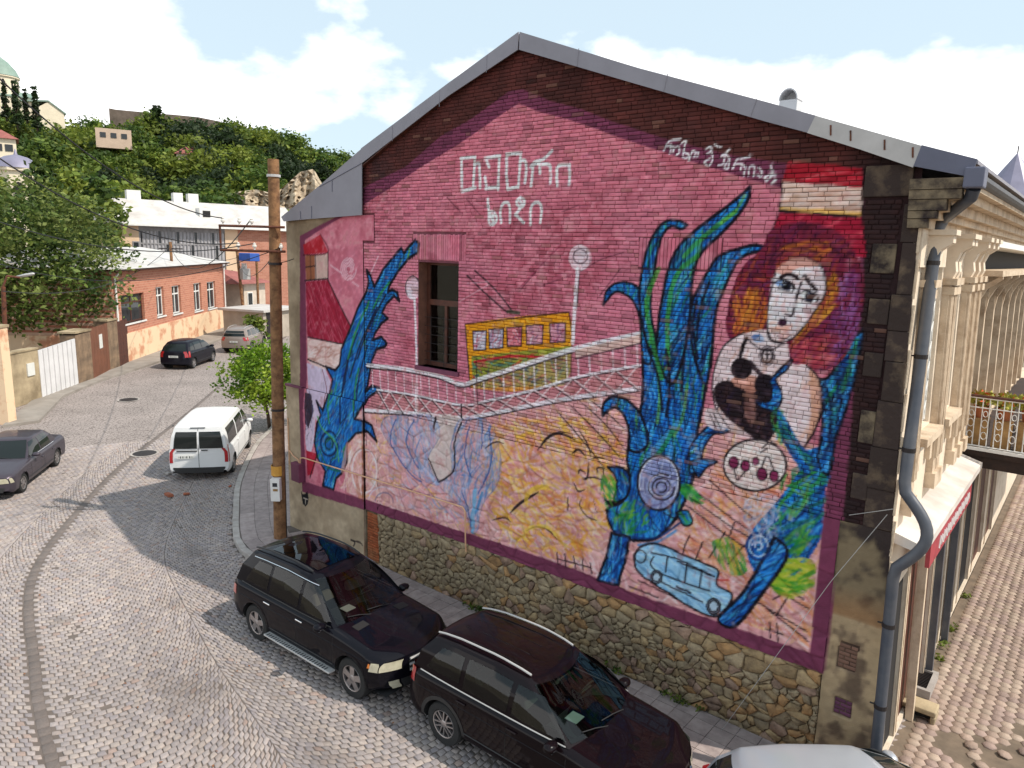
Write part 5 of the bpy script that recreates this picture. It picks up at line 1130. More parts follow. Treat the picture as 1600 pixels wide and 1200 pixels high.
cx_, cy_ = C4[:, :, 0].mean(1), C4[:, :, 1].mean(1); dist = np.hypot(cx_-CAM[0], cy_-CAM[1])
keep = (np.abs(vm) > 0.12) & visible(cx_, cy_) & (dist < 31) & ~inpoly(PAVE, cx_, cy_) & (cx_ < 14.3) & (cy_ < 7)
kd = np.min(np.hypot(cx_[:, None]-KERB[None, ::3, 0], cy_[:, None]-KERB[None, ::3, 1]), axis=1); keep &= kd > 0.12
C4, cx_, cy_, dist = C4[keep], cx_[keep], cy_[keep], dist[keep]
def sett_cols(n):
    base = np.array([S(182, 170, 166), S(174, 163, 160), S(188, 174, 166), S(166, 156, 156), S(180, 165, 158), S(178, 156, 146)]); w = np.array([.28, .23, .2, .14, .12, .03])
    return base[rng.choice(6, n, p=w)]*(0.74+0.17*rng.random((n, 1)))
nn_ = len(C4); zt = 0.010+rng.normal(0, 0.0035, nn_)+0.008*np.sin(cx_*1.3+0.4*cy_)*np.sin(cy_*1.7-0.6*cx_); cols = sett_cols(nn_)
pat_ = np.interp(np.sin(cx_*0.9+1.3)*np.cos(cy_*1.1)+np.sin(cx_*0.37-cy_*0.5), [-2, 2], [0.86, 1.12]); cols = cols*pat_[:, None]
vk_ = vm[keep]; tr_k = 1-0.10*np.exp(-((np.abs(vk_-2.6)-0.75)/0.28)**2)-0.08*np.exp(-((np.abs(vk_+2.4)-0.75)/0.3)**2)
for (bx, by, br, bd) in ((4.6, -5.4, 0.5, 0.3), (1.2, -4.2, 0.35, 0.25), (7.6, -5.0, 0.6, 0.22), (-4.2, -3.9, 0.5, 0.28), (2.4, -8.6, 0.7, 0.18), (-6.0, -6.2, 0.6, 0.2), (6.3, -7.4, 0.4, 0.3), (-1.0, -2.6, 0.4, 0.25), (0.2, -6.1, 0.25, 0.35)): tr_k = tr_k*(1-bd*np.exp(-((cx_-bx)**2+((cy_-by)*1.4)**2)/br**2))
cols = cols*tr_k[:, None]
order = np.argsort(dist); near = order[:300]; far = order[300:]
V, F, Cc = sett_mesh(C4[far], cols[far], zt[far]); link('setts', np_mesh('setts', V, F, M_sett, Cc), street, kind='stuff')
for i in near:
    V, F, Cc = sett_mesh(C4[i:i+1], cols[i:i+1], zt[i:i+1]); link('sett', np_mesh('sett', V, F, M_sett, Cc), street)
print('setts', nn_)
# the darker row of long stones running down the street
S4 = []; s0 = 0.0
while s0 < smax-1:
    L = 0.2+0.1*rng.random(); S4.append([seam(s0, -0.085), seam(s0, 0.085), seam(s0+L-0.012, 0.085), seam(s0+L-0.012, -0.085)]); s0 += L
S4 = np.array(S4)+rng.normal(0, 0.004, (len(S4), 4, 2)); k_ = visible(S4[:, 0, 0], S4[:, 0, 1]) & (S4[:, 0, 0] < 14.2); S4 = S4[k_]
ch_ = np.tile(np.array([S(116, 106, 101)]), (len(S4), 1))*(0.85+0.25*rng.random((len(S4), 1)))
for i in range(len(S4)):
    V, F, Cc = sett_mesh(S4[i:i+1], ch_[i:i+1], np.array([0.004])); link('gutter_stone', np_mesh('gutter_stone', V, F, M_sett, Cc), street)
# pavement in front of the mural and round its left corner
M_slab = mat('pavement_slab', S(160, 146, 142), 0.85, col2=S(132, 118, 116), scale=5, bump=0.35, bscale=40, rand=0.10)
M_slabbed = mat('pavement_joint', S(104, 94, 88), 0.95, var=0.3)
M_kerb = mat('kerb_concrete', S(176, 168, 162), 0.85, col2=S(146, 138, 132), scale=3, bump=0.3)
pave = MB().prism([(x, y, -0.03) for x, y in PAVE][::-1], (0, 0, 0.135)).build('pavement', M_slabbed, None, kind='structure')
kl = np.concatenate([[0], np.cumsum(np.hypot(*np.diff(KERB, axis=0).T))])
def kpt(s, v):
    x = np.interp(s, kl, KERB[:, 0]); y = np.interp(s, kl, KERB[:, 1]); a = np.interp(s+0.2, kl, KERB[:, 0])-np.interp(s-0.2, kl, KERB[:, 0]); b = np.interp(s+0.2, kl, KERB[:, 1])-np.interp(s-0.2, kl, KERB[:, 1]); L = math.hypot(a, b)
    return (x-b/L*v, y+a/L*v)
s0 = 0
while s0 < kl[-1]-0.3:
    L = 0.8 if not 20 < s0 < 33 else 0.45; q = [kpt(s0+0.004, -0.04), kpt(s0+L-0.004, -0.04), kpt(s0+L-0.004, 0.13), kpt(s0+0.004, 0.13)]
    if visible(np.array([q[0][0]]), np.array([q[0][1]]))[0]:
        MB().prism([(a, b, -0.02) for a, b in q], (0, 0, 0.15)).build('kerb_stone', M_kerb, pave, bevel=0.015)
    s0 += L
def slab(q, z=0.118, nm='paving_slab'):
    MB().prism([(a, b, 0.09) for a, b in q], (0, 0, z-0.09)).build(nm, M_slab, pave)
sz = 0.36; x = 2.6
while x < 14.2:
    y = -1.74
    while y < -0.08:
        y2 = min(y+sz, -0.05)
        if visible(np.array([x]), np.array([y]))[0] and rng.random() < 0.985:
            dz = rng.normal()*0.002; slab([(x+0.005, y+0.005), (x+sz-0.005, y+0.005), (x+sz-0.005, y2-0.005), (x+0.005, y2-0.005)], 0.118+dz)
        y += sz
    x += sz
s0 = 14.0
while s0 < 43:                                         # slabs that follow the bending kerb
    for r_i in range(7):
        v0 = 0.15+r_i*0.4; q = [kpt(s0, v0+0.005), kpt(s0+0.7, v0+0.005), kpt(s0+0.7, v0+0.395), kpt(s0, v0+0.395)]
        c0 = np.mean(q, 0)
        if c0[0] < 2.5 and visible(np.array([c0[0]]), np.array([c0[1]]))[0] and not (c0[0] > -0.7 and c0[1] > -0.15): slab(q)
    s0 += 0.71
# the side alley on the right with interlocking hexagonal pavers
M_pavbed = mat('paver_joint_sand', S(122, 106, 90), 0.95, col2=S(94, 82, 70), scale=3)
M_paver = mat('concrete_paver', (1, 1, 1), 0.85, attr=True, var=0.2, scale=9, bump=0.4, bscale=45, spec=0.25)
alley = MB().quad((14.3, -16, -0.004), (40, -16, -0.004), (40, 60, -0.004), (14.3, 60, -0.004)).build('alley', M_pavbed, None, kind='structure')
R6 = 0.108; hexs = []
for j in range(-24, 220):
    for i in range(0, 70):
        x = 14.45+i*R6*1.5+R6; y = -3.0+j*R6*math.sqrt(3)+(R6*math.sqrt(3)/2 if i % 2 else 0); hexs.append((x, y))
hexs = np.array(hexs); hd_ = np.hypot(hexs[:, 0]-CAM[0], hexs[:, 1]-CAM[1]); kx = visible(hexs[:, 0], hexs[:, 1], mu=30, mv=30)
hole = np.hypot((hexs[:, 0]-15.55)/0.75, (hexs[:, 1]-2.05)/0.55) < 1; hole |= np.hypot((hexs[:, 0]-16.2)/0.5, (hexs[:, 1]-2.9)/0.7) < 1
kx &= ~hole | (rng.random(len(hexs)) < 0.12); hexs, hd_ = hexs[kx], hd_[kx]; oh = np.argsort(hd_)
def hexm(cs):
    a = np.arange(6)*PI/3; ring_ = np.stack([np.cos(a), np.sin(a)], -1); V = []; F = []; Cc = []
    for k, (x, y) in enumerate(cs):
        b = len(V)*1; base = k*18; c = np.array([rng.choice([0, 1, 2])]); colr = np.array([S(170, 148, 134), S(162, 140, 130), S(178, 158, 142)])[c[0]]*(0.82+0.26*rng.random()); z = 0.010+rng.normal()*0.003
        for s_, zz in ((R6*0.985, -0.01), (R6*0.975, z-0.008), (R6*0.94, z)):
            for q in ring_*s_*np.array([1.0, 1.0]): V.append((x+q[0], y+q[1], zz)); Cc.append(colr)
        for i in range(6):
            j = (i+1) % 6
            for t in (0, 6): F.append((base+t+i, base+t+j, base+t+6+j, base+t+6+i))
        F += [(base+12, base+13, base+14, base+15), (base+12, base+15, base+16, base+17)]
    return np.array(V), np.array(F), np.array(Cc)
V, F, Cc = hexm(hexs[oh[300:]]); link('pavers', np_mesh('pavers', V, F, M_paver, Cc), alley, kind='stuff')
for i in oh[:300]:
    V, F, Cc = hexm(hexs[i:i+1]); link('paver', np_mesh('paver', V, F, M_paver, Cc), alley)
print('pavers', len(hexs))
# far side pavement along the gates and the red house
M_asph = mat('old_asphalt', S(150, 142, 134), 0.9, col2=S(128, 120, 112), scale=1.2, bump=0.3)
fp = [(-18.5, -0.6), (-23.4, 2.0), (-26.6, 5.0), (-29.6, 8.6), (-33, 12.6), (-40.5, 20.3), (-48, 28), (-49.5, 26), (-46.6, 23.2), (-32.0, 8.8), (-30.2, 7.2), (-23.6, 0.8), (-18.6, -1.9)]
MB().prism([(x, y, -0.03) for x, y in fp][::-1], (0, 0, 0.14)).build('far_pavement', M_asph, None, kind='structure')
# ================================================================ vehicles
def paint_mat(name, col, metal=0.0, rough=0.28, spec=0.02, coat=0.38):
    m = bpy.data.materials.new(name); m.use_nodes = True; n = m.node_tree.nodes; l = m.node_tree.links; p = n['Principled BSDF']
    p.inputs['Metallic'].default_value = metal; p.inputs['Coat Weight'].default_value = coat; p.inputs['Coat Roughness'].default_value = 0.02; p.inputs['Specular IOR Level'].default_value = spec
    tcn = n.new('ShaderNodeTexCoord'); nz = n.new('ShaderNodeTexNoise'); nz.inputs['Scale'].default_value = 2.2; nz.inputs['Detail'].default_value = 8; l.new(tcn.outputs['Object'], nz.inputs['Vector'])
    mr = n.new('ShaderNodeMapRange'); mr.inputs['From Min'].default_value = 0.3; mr.inputs['From Max'].default_value = 0.75; mr.inputs['To Min'].default_value = rough; mr.inputs['To Max'].default_value = rough+0.22; l.new(nz.outputs['Fac'], mr.inputs['Value']); l.new(mr.outputs['Result'], p.inputs['Roughness'])
    mx = n.new('ShaderNodeMix'); mx.data_type = 'RGBA'; mx.inputs['A'].default_value = (*col, 1); mx.inputs['B'].default_value = (*[c*0.9+0.002 for c in col], 1); l.new(nz.outputs['Fac'], mx.inputs['Factor']); l.new(mx.outputs['Result'], p.inputs['Base Color'])
    return m
M_tyre = mat('tyre_rubber', (0.018, 0.018, 0.018), 0.85, var=0.3, scale=10)
M_rim = mat('alloy_rim', S(176, 172, 172), 0.3, 0.85, var=0.2, scale=8)
M_plastic = mat('black_plastic', (0.02, 0.02, 0.021), 0.55, var=0.25, scale=6)
M_chrome = mat('chrome', (0.75, 0.75, 0.76), 0.12, 1.0, var=0)
M_silver = mat('brushed_silver', S(186, 184, 182), 0.4, 0.25, var=0.15)
M_carglass = glass_mat('car_glass', (0.012, 0.016, 0.016), 0.02)
M_carglassG = glass_mat('car_glass_green', (0.004, 0.011, 0.010), 0.02)
M_lamp = mat('headlamp_lens', S(196, 190, 166), 0.12, 0.1, col2=S(168, 162, 140), scale=7, coat=1.0)
M_amber = mat('amber_lens', S(216, 120, 40), 0.2, var=0.2, coat=1.0)
M_tail = mat('red_tail_lens', S(178, 18, 26), 0.18, var=0.3, scale=12, coat=1.0)
M_plate = mat('number_plate', S(216, 216, 210), 0.5, var=0.1)
M_plateink = mat('plate_ink', (0.02, 0.02, 0.03), 0.6, var=0)
def cr1(xs, ys, q):
    """smooth (monotone-ish) interpolation"""
    return np.interp(q, xs, ys)
def smooth_curve(pts, n):
    P = crom(np.array(pts, float), False, 8); s_ = np.concatenate([[0], np.cumsum(np.hypot(*np.diff(P, axis=0).T))]); t = np.linspace(0, s_[-1], n)
    return np.stack([np.interp(t, s_, P[:, 0]), np.interp(t, s_, P[:, 1])], -1)
class Car:
    def __init__(s, name, label, cat, spec, paint, loc, heading, scale=1.0, group=None, detail=1):
        s.s = spec; s.paint = paint; s.det = detail
        s.root = tag(empty(name, (loc[0], loc[1], loc[2] if len(loc) > 2 else 0.0), math.radians(heading)), label, cat, group); s.root.scale = (scale,)*3
        s.body()
    # -------- lower body
    def sec(s, x):
        p = s.s; xr, xf = p['xr'], p['xf']; hw = p['W']/2
        zt = float(np.interp(x, [a for a, _ in s.top], [b for _, b in s.top]))
        ef = max(0, (x-(xf-p['nf']))/p['nf']); er = max(0, ((xr+p['nr'])-x)/p['nr'])
        plan = 1-p.get('tf', 0.10)*ef**2-p.get('tr', 0.06)*er**2
        zs = p['zs']+0.10*ef**2+0.10*er**2
        sh = min(p['zsh'], zt-0.05); w = hw*plan
        pts = [(w*0.90, zs), (w*0.965, zs+0.05), (w*0.99, zs+0.2), (w, (zs+sh)/2+0.05), (w*0.985, sh-0.06), (w*0.955, sh+0.0), (w*0.885, zt-0.012), (w*0.72, zt+0.006), (w*0.36, zt+p['crown']*0.8), (0, zt+p['crown'])]
        return np.array(pts)
    def bowx(s, x, y, z):
        p = s.s; xr, xf = p['xr'], p['xf']; hw = p['W']/2; q = np.abs(y)/hw
        ef = np.clip((x-(xf-p['nf']))/p['nf'], 0, 1); er = np.clip(((xr+p['nr'])-x)/p['nr'], 0, 1)
        zz = np.clip((z-p['zs'])/(p['zsh']-p['zs']), 0, 1.4)
        return x-ef*(p['bowf']*q**2.4+p.get('rakef', 0.05)*zz**2)+er*(p['bowr']*q**2.6+p.get('raker', 0.04)*zz**2)
    def side_y(s, x, z):
        q = s.sec(x); k = 6; return float(np.interp(z, q[:k, 1], q[:k, 0]))
    def sidept(s, x, z, sg, off=0.0):
        y = s.side_y(x, z); return (float(s.bowx(x, y, z)), sg*(y+off), z)
    def cap(s, yf, z, front, off=0.0):
        p = s.s; x = p['xf'] if front else p['xr']; q = s.sec(x); w = np.interp(z, q[:7, 1], q[:7, 0]); y = yf*w
        return (float(s.bowx(x, y, z))+(off if front else -off), float(y), z)
    def body(s):
        p = s.s; P = np.array(p['top'], float); s.top = [tuple(a) for a in smooth_curve(P, 40)]
        xr, xf = p['xr'], p['xf']; xs = np.unique(np.concatenate([np.arange(xr, xf, 0.06), [xf], xr+np.array([0.01, 0.03]), xf-np.array([0.01, 0.03])]))
        rows = []
        for x in xs:
            q = smooth_curve(s.sec(x), 26); rows.append([(x, a, b) for a, b in q])
        A = np.array(rows)                              # (nx, 26, 3)
        full = np.concatenate([A, A[:, ::-1][:, 1:]*np.array([1, -1, 1])], 1)
        full[..., 0] = s.bowx(full[..., 0], full[..., 1], full[..., 2])
        nx, ny = full.shape[:2]
        V = full.reshape(-1, 3).copy(); idx = np.arange(nx*ny).reshape(nx, ny)
        F = np.stack([idx[:-1, :-1], idx[1:, :-1], idx[1:, 1:], idx[:-1, 1:]], -1).reshape(-1, 4)[:, ::-1]
        # wheel arches
        side = np.abs(V[:, 1]) > p['W']/2*0.6; inside = np.zeros(len(V), bool)
        for wx in (p['wr'], p['wf']):
            dx, dz = V[:, 0]-wx, V[:, 2]-p['rw']; d = np.hypot(dx, dz); ins = (d < p['ra']) & side; inside |= ins
        drop = inside[F].all(1); F = F[~drop]; used = np.zeros(len(V), bool); used[F.ravel()] = True
        for wx in (p['wr'], p['wf']):
            dx, dz = V[:, 0]-wx, V[:, 2]-p['rw']; d = np.maximum(np.hypot(dx, dz), 1e-4); m = (d < p['ra']) & side & used
            V[m, 0] = wx+dx[m]/d[m]*p['ra']; V[m, 2] = p['rw']+dz[m]/d[m]*p['ra']
        me = np_mesh('body', V, F, s.paint, smooth=True); me.set_sharp_from_angle(angle=math.radians(40)); body = link('body', me, s.root); s.bodyo = body
        for front in (True, False):                     # nose and tail skins
            x = xf if front else xr; q = smooth_curve(s.sec(x), 26); g = []
            for yf in np.linspace(-1, 1, 15): g.append([(float(s.bowx(x, yf*a, b)), yf*a, b) for a, b in q])
            mb = MB().grid(g); mb.f = [f[::-1] if front else f for f in mb.f]; mb.build('bumper', s.paint, s.root, smooth='all')
        fl = MB(); z = p['zs']+0.02; fl.quad((xr+0.1, -p['W']*0.44, z), (xr+0.1, p['W']*0.44, z), (xf-0.1, p['W']*0.44, z), (xf-0.1, -p['W']*0.44, z)); fl.build('underbody', M_plastic, s.root)
        # wheel arch liners and lips
        for wx in (p['wr'], p['wf']):
            for sg in (1, -1):
                g = []
                for a in np.linspace(-0.15, PI+0.15, 18):
                    X, Z = wx+p['ra']*math.cos(a), p['rw']+p['ra']*math.sin(a); yo = s.side_y(X, max(Z, p['zs'])); g.append([(X, sg*(yo-0.004), Z), (X, sg*(p['W']/2-0.34), Z)])
                mb = MB().grid(g); mb.lathe([(0.0, 0), (p['ra'], 0)], 20, Matrix.Translation((wx, sg*(p['W']/2-0.34), p['rw'])) @ Matrix.Rotation(PI/2, 4, 'X')); mb.build('wheel_arch', M_plastic, s.root)
                if p.get('clad'):
                    g = []
                    for a in np.linspace(-0.12, PI+0.12, 20):
                        pr = []
                        for rr in (p['ra']-0.004, p['ra']+p['clad']): 
                            X, Z = wx+rr*math.cos(a), p['rw']+rr*math.sin(a); q = s.sidept(X, max(Z, p['zs']+0.01), sg, 0.008); pr.append((q[0], q[1], Z))
                        g.append(pr)
                    MB().grid(g).build('arch_lip', M_plastic if p.get('cladm', 1) else s.paint, s.root, smooth='all')
                s.wheel(wx, sg)
        s.greenhouse(); s.trim()
    def wheel(s, wx, sg):
        p = s.s; rw = p['rw']; rr = p['rr']; t = p.get('tw', 0.235); y = sg*(p['W']/2-0.03)
        M = Matrix.Translation((wx, y, rw)) @ Matrix.Rotation(-sg*PI/2, 4, 'X')      # local z outwards
        prof = [(rr, -t), (rw-0.02, -t), (rw, -t+0.03), (rw, -0.03), (rw-0.02, -0.004), (rr+0.012, 0.0), (rr, -0.012)]
        w = MB().lathe(prof, 28, M, closed=True).build('wheel', M_tyre, s.root, smooth=True)
        sp = MB(); sp.lathe([(rr*1.0, -0.02), (rr*0.97, -0.006), (rr*0.90, -0.012), (rr*0.88, -0.05)], 28, M)
        n = p.get('spokes', 5)
        for k in range(n):
            a = 2*PI*k/n+0.3; R = M @ Matrix.Rotation(a, 4, 'Z'); a0, a1 = p.get('sw', (0.055, 0.075))
            if p.get('twin'):
                for o_ in (-0.035, 0.035): sp.hexa([tuple(R @ Vector(v)) for v in ((0.03, o_*0.6-0.012, -0.05), (rr*0.93, o_*1.3-0.014, -0.04), (rr*0.93, o_*1.3+0.014, -0.04), (0.03, o_*0.6+0.012, -0.05), (0.03, o_*0.6-0.012, -0.012), (rr*0.93, o_*1.3-0.012, -0.014), (rr*0.93, o_*1.3+0.012, -0.014), (0.03, o_*0.6+0.012, -0.012))])
            else: sp.hexa([tuple(R @ Vector(v)) for v in ((0.02, -a0*0.7, -0.05), (rr*0.93, -a1/2, -0.04), (rr*0.93, a1/2, -0.04), (0.02, a0*0.7, -0.05), (0.02, -a0*0.7, -0.012), (rr*0.93, -a1/2, -0.016), (rr*0.93, a1/2, -0.016), (0.02, a0*0.7, -0.012))])
        sp.lathe([(0.0, -0.004), (0.05, -0.004), (0.065, -0.012), (0.065, -0.05)], 14, M); sp.build('rim', M_rim, w, smooth=True)
        MB().lathe([(0.0, -0.055), (rr, -0.055)], 20, M).build('brake_disc', M_iron, w)
    # -------- greenhouse
    def ghp(s, t):
        g = s.s['gh']; L = lambda k: float(np.interp(t, g['t'], g[k]))
        return L('xf'), L('xr'), L('w'), L('z')
    def ghz(s, t, x):
        g = s.s['gh']; z = s.ghp(t)[3]; return z+t*float(np.interp(x, g['rx'], g['rz']))+(1-t)*float(np.interp(x, g.get('bx', [-9, 9]), g.get('bz', [0, 0])))
    def fr(s, t, yf, off=0.0):
        xf, xr, w, z = s.ghp(t); y = yf*w; x = xf-s.s['gh']['bf']*abs(yf)**2.2; return (x+off, y, s.ghz(t, x)+off*0.7)
    def re(s, t, yf, off=0.0):
        xf, xr, w, z = s.ghp(t); y = yf*w; x = xr+s.s['gh']['br']*abs(yf)**2.6; return (x-off, y, s.ghz(t, x)+off*0.3)
    def si(s, t, x, sg, off=0.0):
        xf, xr, w, z = s.ghp(t); g = s.s['gh']; xm = (xf+xr)/2; hl = (xf-xr)/2; u = (x-xm)/hl
        y = w*(1-g.get('tp', 0.05)*max(0, u)**3-g.get('tpr', 0.05)*max(0, -u)**3); return (x, sg*(y+off), s.ghz(t, x))
    def greenhouse(s):
        g = s.s['gh']; ts = np.array([0, .04]+list(np.linspace(.1, .9, 13))+[.94, 1.0]); loops = []; nts = len(ts)
        for t in ts:
            xf, xr, w, z = s.ghp(t); lp = []
            yfs = np.linspace(0, 0.96, 9); a = [s.fr(t, y) for y in yfs]; b = [s.re(t, y) for y in np.linspace(0.96, 0, 9)]
            x0 = a[-1][0]-0.05; x1 = b[0][0]+0.05; c = [s.si(t, x, 1) for x in np.linspace(x0, x1, 22)]
            lp = a+c+b; loops.append(lp+[(x, -y, zz) for x, y, zz in lp[::-1][1:-1]])
        xm = (g['xf'][-1]+g['xr'][-1])/2; top = np.array(loops[-1])
        for q, dz in ((0.93, 0.018), (0.75, 0.036), (0.5, 0.050), (0.2, 0.058), (0.0, 0.060)):
            lp = top.copy(); lp[:, 1] *= q; k = 0.55+0.45*q; c = xm; lp[:, 0] = c+(lp[:, 0]-c)*(k if q < 1 else 1); lp[:, 2] = [s.ghz(1, x)+dz*g.get('crown', 1) for x in lp[:, 0]]; loops.append([tuple(v) for v in lp])
        A = np.array(loops); n, m = A.shape[:2]; idx = np.arange(n*m).reshape(n, m); j2 = np.roll(idx, -1, 1)
        F = np.stack([idx[:-1], j2[:-1], j2[1:], idx[1:]], -1).reshape(-1, 4)
        if s.s.get('interior'):                         # open the cabin skin behind the glass
            keep_ = np.ones((n-1, m), bool); lv = (ts[:-1]+ts[1:])/2
            for i in range(nts-1):
                for j in range(m):
                    pc_ = (A[i, j]+A[i+1, j]+A[i, (j+1) % m]+A[i+1, (j+1) % m])/4; w_ = s.ghp(lv[i])[2]; k_ = j if j < 40 else 78-j
                    if k_ <= 9 and g.get('wt0', .05)+0.03 < lv[i] < g.get('wt1', .94)-0.03 and abs(pc_[1]) < 0.84*w_ and k_ < 9: keep_[i, j] = False
                    elif 9 <= k_ < 31:
                        for (xa0, xa1, xb0, xb1, ta, tb_) in g['sw']:
                            if ta+0.02 < lv[i] < tb_-0.02:
                                u_ = (lv[i]-ta)/(tb_-ta)
                                if xa0+(xb0-xa0)*u_+0.05 < pc_[0] < xa1+(xb1-xa1)*u_-0.05: keep_[i, j] = False
            F = F[keep_.reshape(-1)]; s.inside()
        me = np_mesh('cabin', A.reshape(-1, 3), F, s.paint, smooth=True); me.set_sharp_from_angle(angle=math.radians(42)); link('cabin', me, s.root)
        gm_ = s.s.get('glass', M_carglass)
        T = np.linspace(g.get('wt0', 0.05), g.get('wt1', 0.94), 7)
        mb = MB().grid([[s.fr(t, y, 0.008) for y in np.linspace(-0.88, 0.88, 13)] for t in T]); mb.f = [f[::-1] for f in mb.f]; ws = mb.build('windscreen', gm_, s.root, smooth='all')
        if not g.get('rear', 1):                        # twin rear doors: two panes and the closing line
            for (ya, yb) in ((-0.84, -0.04), (0.04, 0.84)):
                MB().grid([[s.re(t, y, 0.010) for y in np.linspace(ya, yb, 7)] for t in np.linspace(0.0, 0.74, 5)]).build('rear_window', gm_, s.root, smooth='all')
            MB().tube([s.re(0.9, 0, 0.004), s.re(0.0, 0, 0.004), s.cap(0, 1.0, False, 0.004), s.cap(0, 0.45, False, 0.004)], 0.008, 5).build('door_gap', M_plastic, s.root)
            MB().tube([s.cap(0.05, 1.02, False, 0.02), s.cap(0.75, 1.02, False, 0.02)], 0.02, 6).build('plate_bar', M_plastic, s.root); MB().tube([s.cap(-0.1, 1.04, False, 0.02), s.cap(-0.32, 1.04, False, 0.02)], 0.018, 6).build('door_handle', M_plastic, s.root)
            MB().tube([s.re(0.97, -0.3, 0.02), s.re(0.97, 0.3, 0.02)], 0.016, 6).build('brake_lamp', M_plastic, s.root)
        if g.get('rear', 1):
            t0, t1 = g.get('rt', (0.1, 0.88)); mb = MB().grid([[s.re(t, y, 0.008) for y in np.linspace(-0.84, 0.84, 13)] for t in np.linspace(t0, t1, 6)]); mb.build('rear_window', gm_, s.root, smooth='all')
        for sg in (1, -1):
            for (xa0, xa1, xb0, xb1, ta, tb_) in g['sw']:           # rear-bottom, front-bottom, rear-top, front-top
                gr = []
                for t in np.linspace(ta, tb_, 6):
                    u = (t-ta)/(tb_-ta); a = xa0+(xb0-xa0)*u; b = xa1+(xb1-xa1)*u; gr.append([s.si(t, x, sg, 0.006) for x in np.linspace(a, b, 10)])
                mb = MB().grid(gr)
                if sg < 0: mb.f = [f[::-1] for f in mb.f]
                mb.build('side_window', gm_, s.root, smooth='all')
            if g.get('chrome'):
                x0, x1 = g['chrome']; t0 = g['sw'][0][5]+0.05
                MB().tube([s.si(t0, x, sg, 0.012) for x in np.linspace(x0, x1, 16)], 0.011, 6).build('window_trim', M_chrome, s.root, smooth=True)
            if g.get('belt'):
                x0, x1 = g['belt']; MB().tube([s.si(0.03, x, sg, 0.010) for x in np.linspace(x0, x1, 16)], 0.010, 6).build('belt_trim', s.s.get('beltm', M_plastic), s.root, smooth=True)
            if g.get('rail'):
                x0, x1 = g['rail']; pts = [tuple(np.array(s.si(1, x, sg, -0.09))+np.array([0, 0, 0.06+0.035*math.sin(PI*i/11)**0.4])) for i, x in enumerate(np.linspace(x0, x1, 12))]
                MB().tube(pts, 0.017, 8).build('roof_rail', s.s.get('railm', M_plastic), s.root, smooth=True)
        if g.get('sunroof'):
            x0, x1, w = g['sunroof']; z = lambda x: s.ghz(1, x)+0.061*g.get('crown', 1)
            MB().grid([[(x, y, z(x)-0.008*abs(y/w)**2) for y in np.linspace(-w, w, 7)] for x in np.linspace(x0, x1, 6)]).build('sunroof', gm_, s.root, smooth='all')
        for k in range(g.get('ribs', 0)):
            y = -0.45+k*0.9/(g['ribs']-1); xs = np.linspace(g['xr'][-1]+0.35, g['xf'][-1]-0.5, 8); MB().tube([(x, y, s.ghz(1, x)+g.get('crown', 1)*0.060*(1-0.5*(y/0.7)**2)-0.003) for x in xs], 0.007, 5).build('roof_rib', s.paint, s.root)
    def inside(s):
        zb = s.s['zsh']+0.05; MI = s.s['interior']
        for x in (0.05, -0.85):
            for y in (0.38, -0.38):
                st_ = MB().hexa([(x-0.06, y-0.24, zb-0.1), (x+0.10, y-0.24, zb-0.1), (x+0.10, y+0.24, zb-0.1), (x-0.06, y+0.24, zb-0.1), (x-0.16, y-0.19, zb+0.18), (x-0.06, y-0.19, zb+0.18), (x-0.06, y+0.19, zb+0.18), (x-0.16, y+0.19, zb+0.18)]).build('seat_back', MI, s.root, bevel=0.03)
                MB().box(x-0.20, y-0.12, zb+0.22, x-0.11, y+0.12, zb+0.38).build('headrest', MI, st_, bevel=0.03)
        xw = s.s['gh']['xf'][0]-0.72; Mw = Matrix.Translation((xw, 0.38, zb+0.04)) @ Matrix.Rotation(-1.1, 4, 'Y')
        sw_ = MB().tube([tuple(Mw @ Vector((0.18*math.cos(a), 0.18*math.sin(a), 0))) for a in np.linspace(0, 2*PI, 17)], 0.014, 6).tube([tuple(Mw @ Vector((0, -0.17, 0))), tuple(Mw @ Vector((0, 0.17, 0)))], 0.016, 6).tube([tuple(Mw @ Vector((0, 0, 0))), tuple(Mw @ Vector((-0.17, 0, 0)))], 0.016, 6); sw_.build('steering_wheel', MI, s.root, smooth=True)
        xd = s.s['gh']['xf'][0]; MB().hexa([(xd-0.75, -0.72, zb-0.05), (xd-0.12, -0.66, zb-0.05), (xd-0.12, 0.66, zb-0.05), (xd-0.75, 0.72, zb-0.05), (xd-0.66, -0.70, zb+0.05), (xd-0.2, -0.62, zb+0.01), (xd-0.2, 0.62, zb+0.01), (xd-0.66, 0.70, zb+0.05)]).build('dashboard', M_plastic, s.root)
        q = s.fr(0.86, 0, -0.06); MB().box(q[0]-0.03, -0.11, q[2]-0.09, q[0], 0.11, q[2]-0.03).build('rear_view_mirror', M_plastic, s.root)
        MB().box(xd-0.55, -0.42, zb+0.055, xd-0.35, -0.2, zb+0.065).build('paper', M_plate, s.root)
    # -------- lamps, grille, mirrors, handles, plates
    def patch(s, front, y0, y1, z0, z1, m, nm, off=0.012, skew=0.0, parent=None):
        g = []
        for z in np.linspace(z0, z1, 6):
            u = (z-z0)/(z1-z0); g.append([s.cap(y, z, front, off) for y in np.linspace(y0+skew*u, y1, 9)])
        mb = MB().grid(g)
        if not front: mb.f = [f[::-1] for f in mb.f]
        return mb.build(nm, m, parent or s.root, smooth='all')
    def spatch(s, x0, x1, z0, z1, sg, m, nm, off=0.010, sk=0.0, parent=None):
        g = []
        for z in np.linspace(z0, z1, 5):
            u = (z-z0)/(z1-z0); g.append([s.sidept(x, z, sg, off) for x in np.linspace(x0+sk*u, x1, 7)])
        mb = MB().grid(g)
        if sg < 0: mb.f = [f[::-1] for f in mb.f]
        return mb.build(nm, m, parent or s.root, smooth='all')
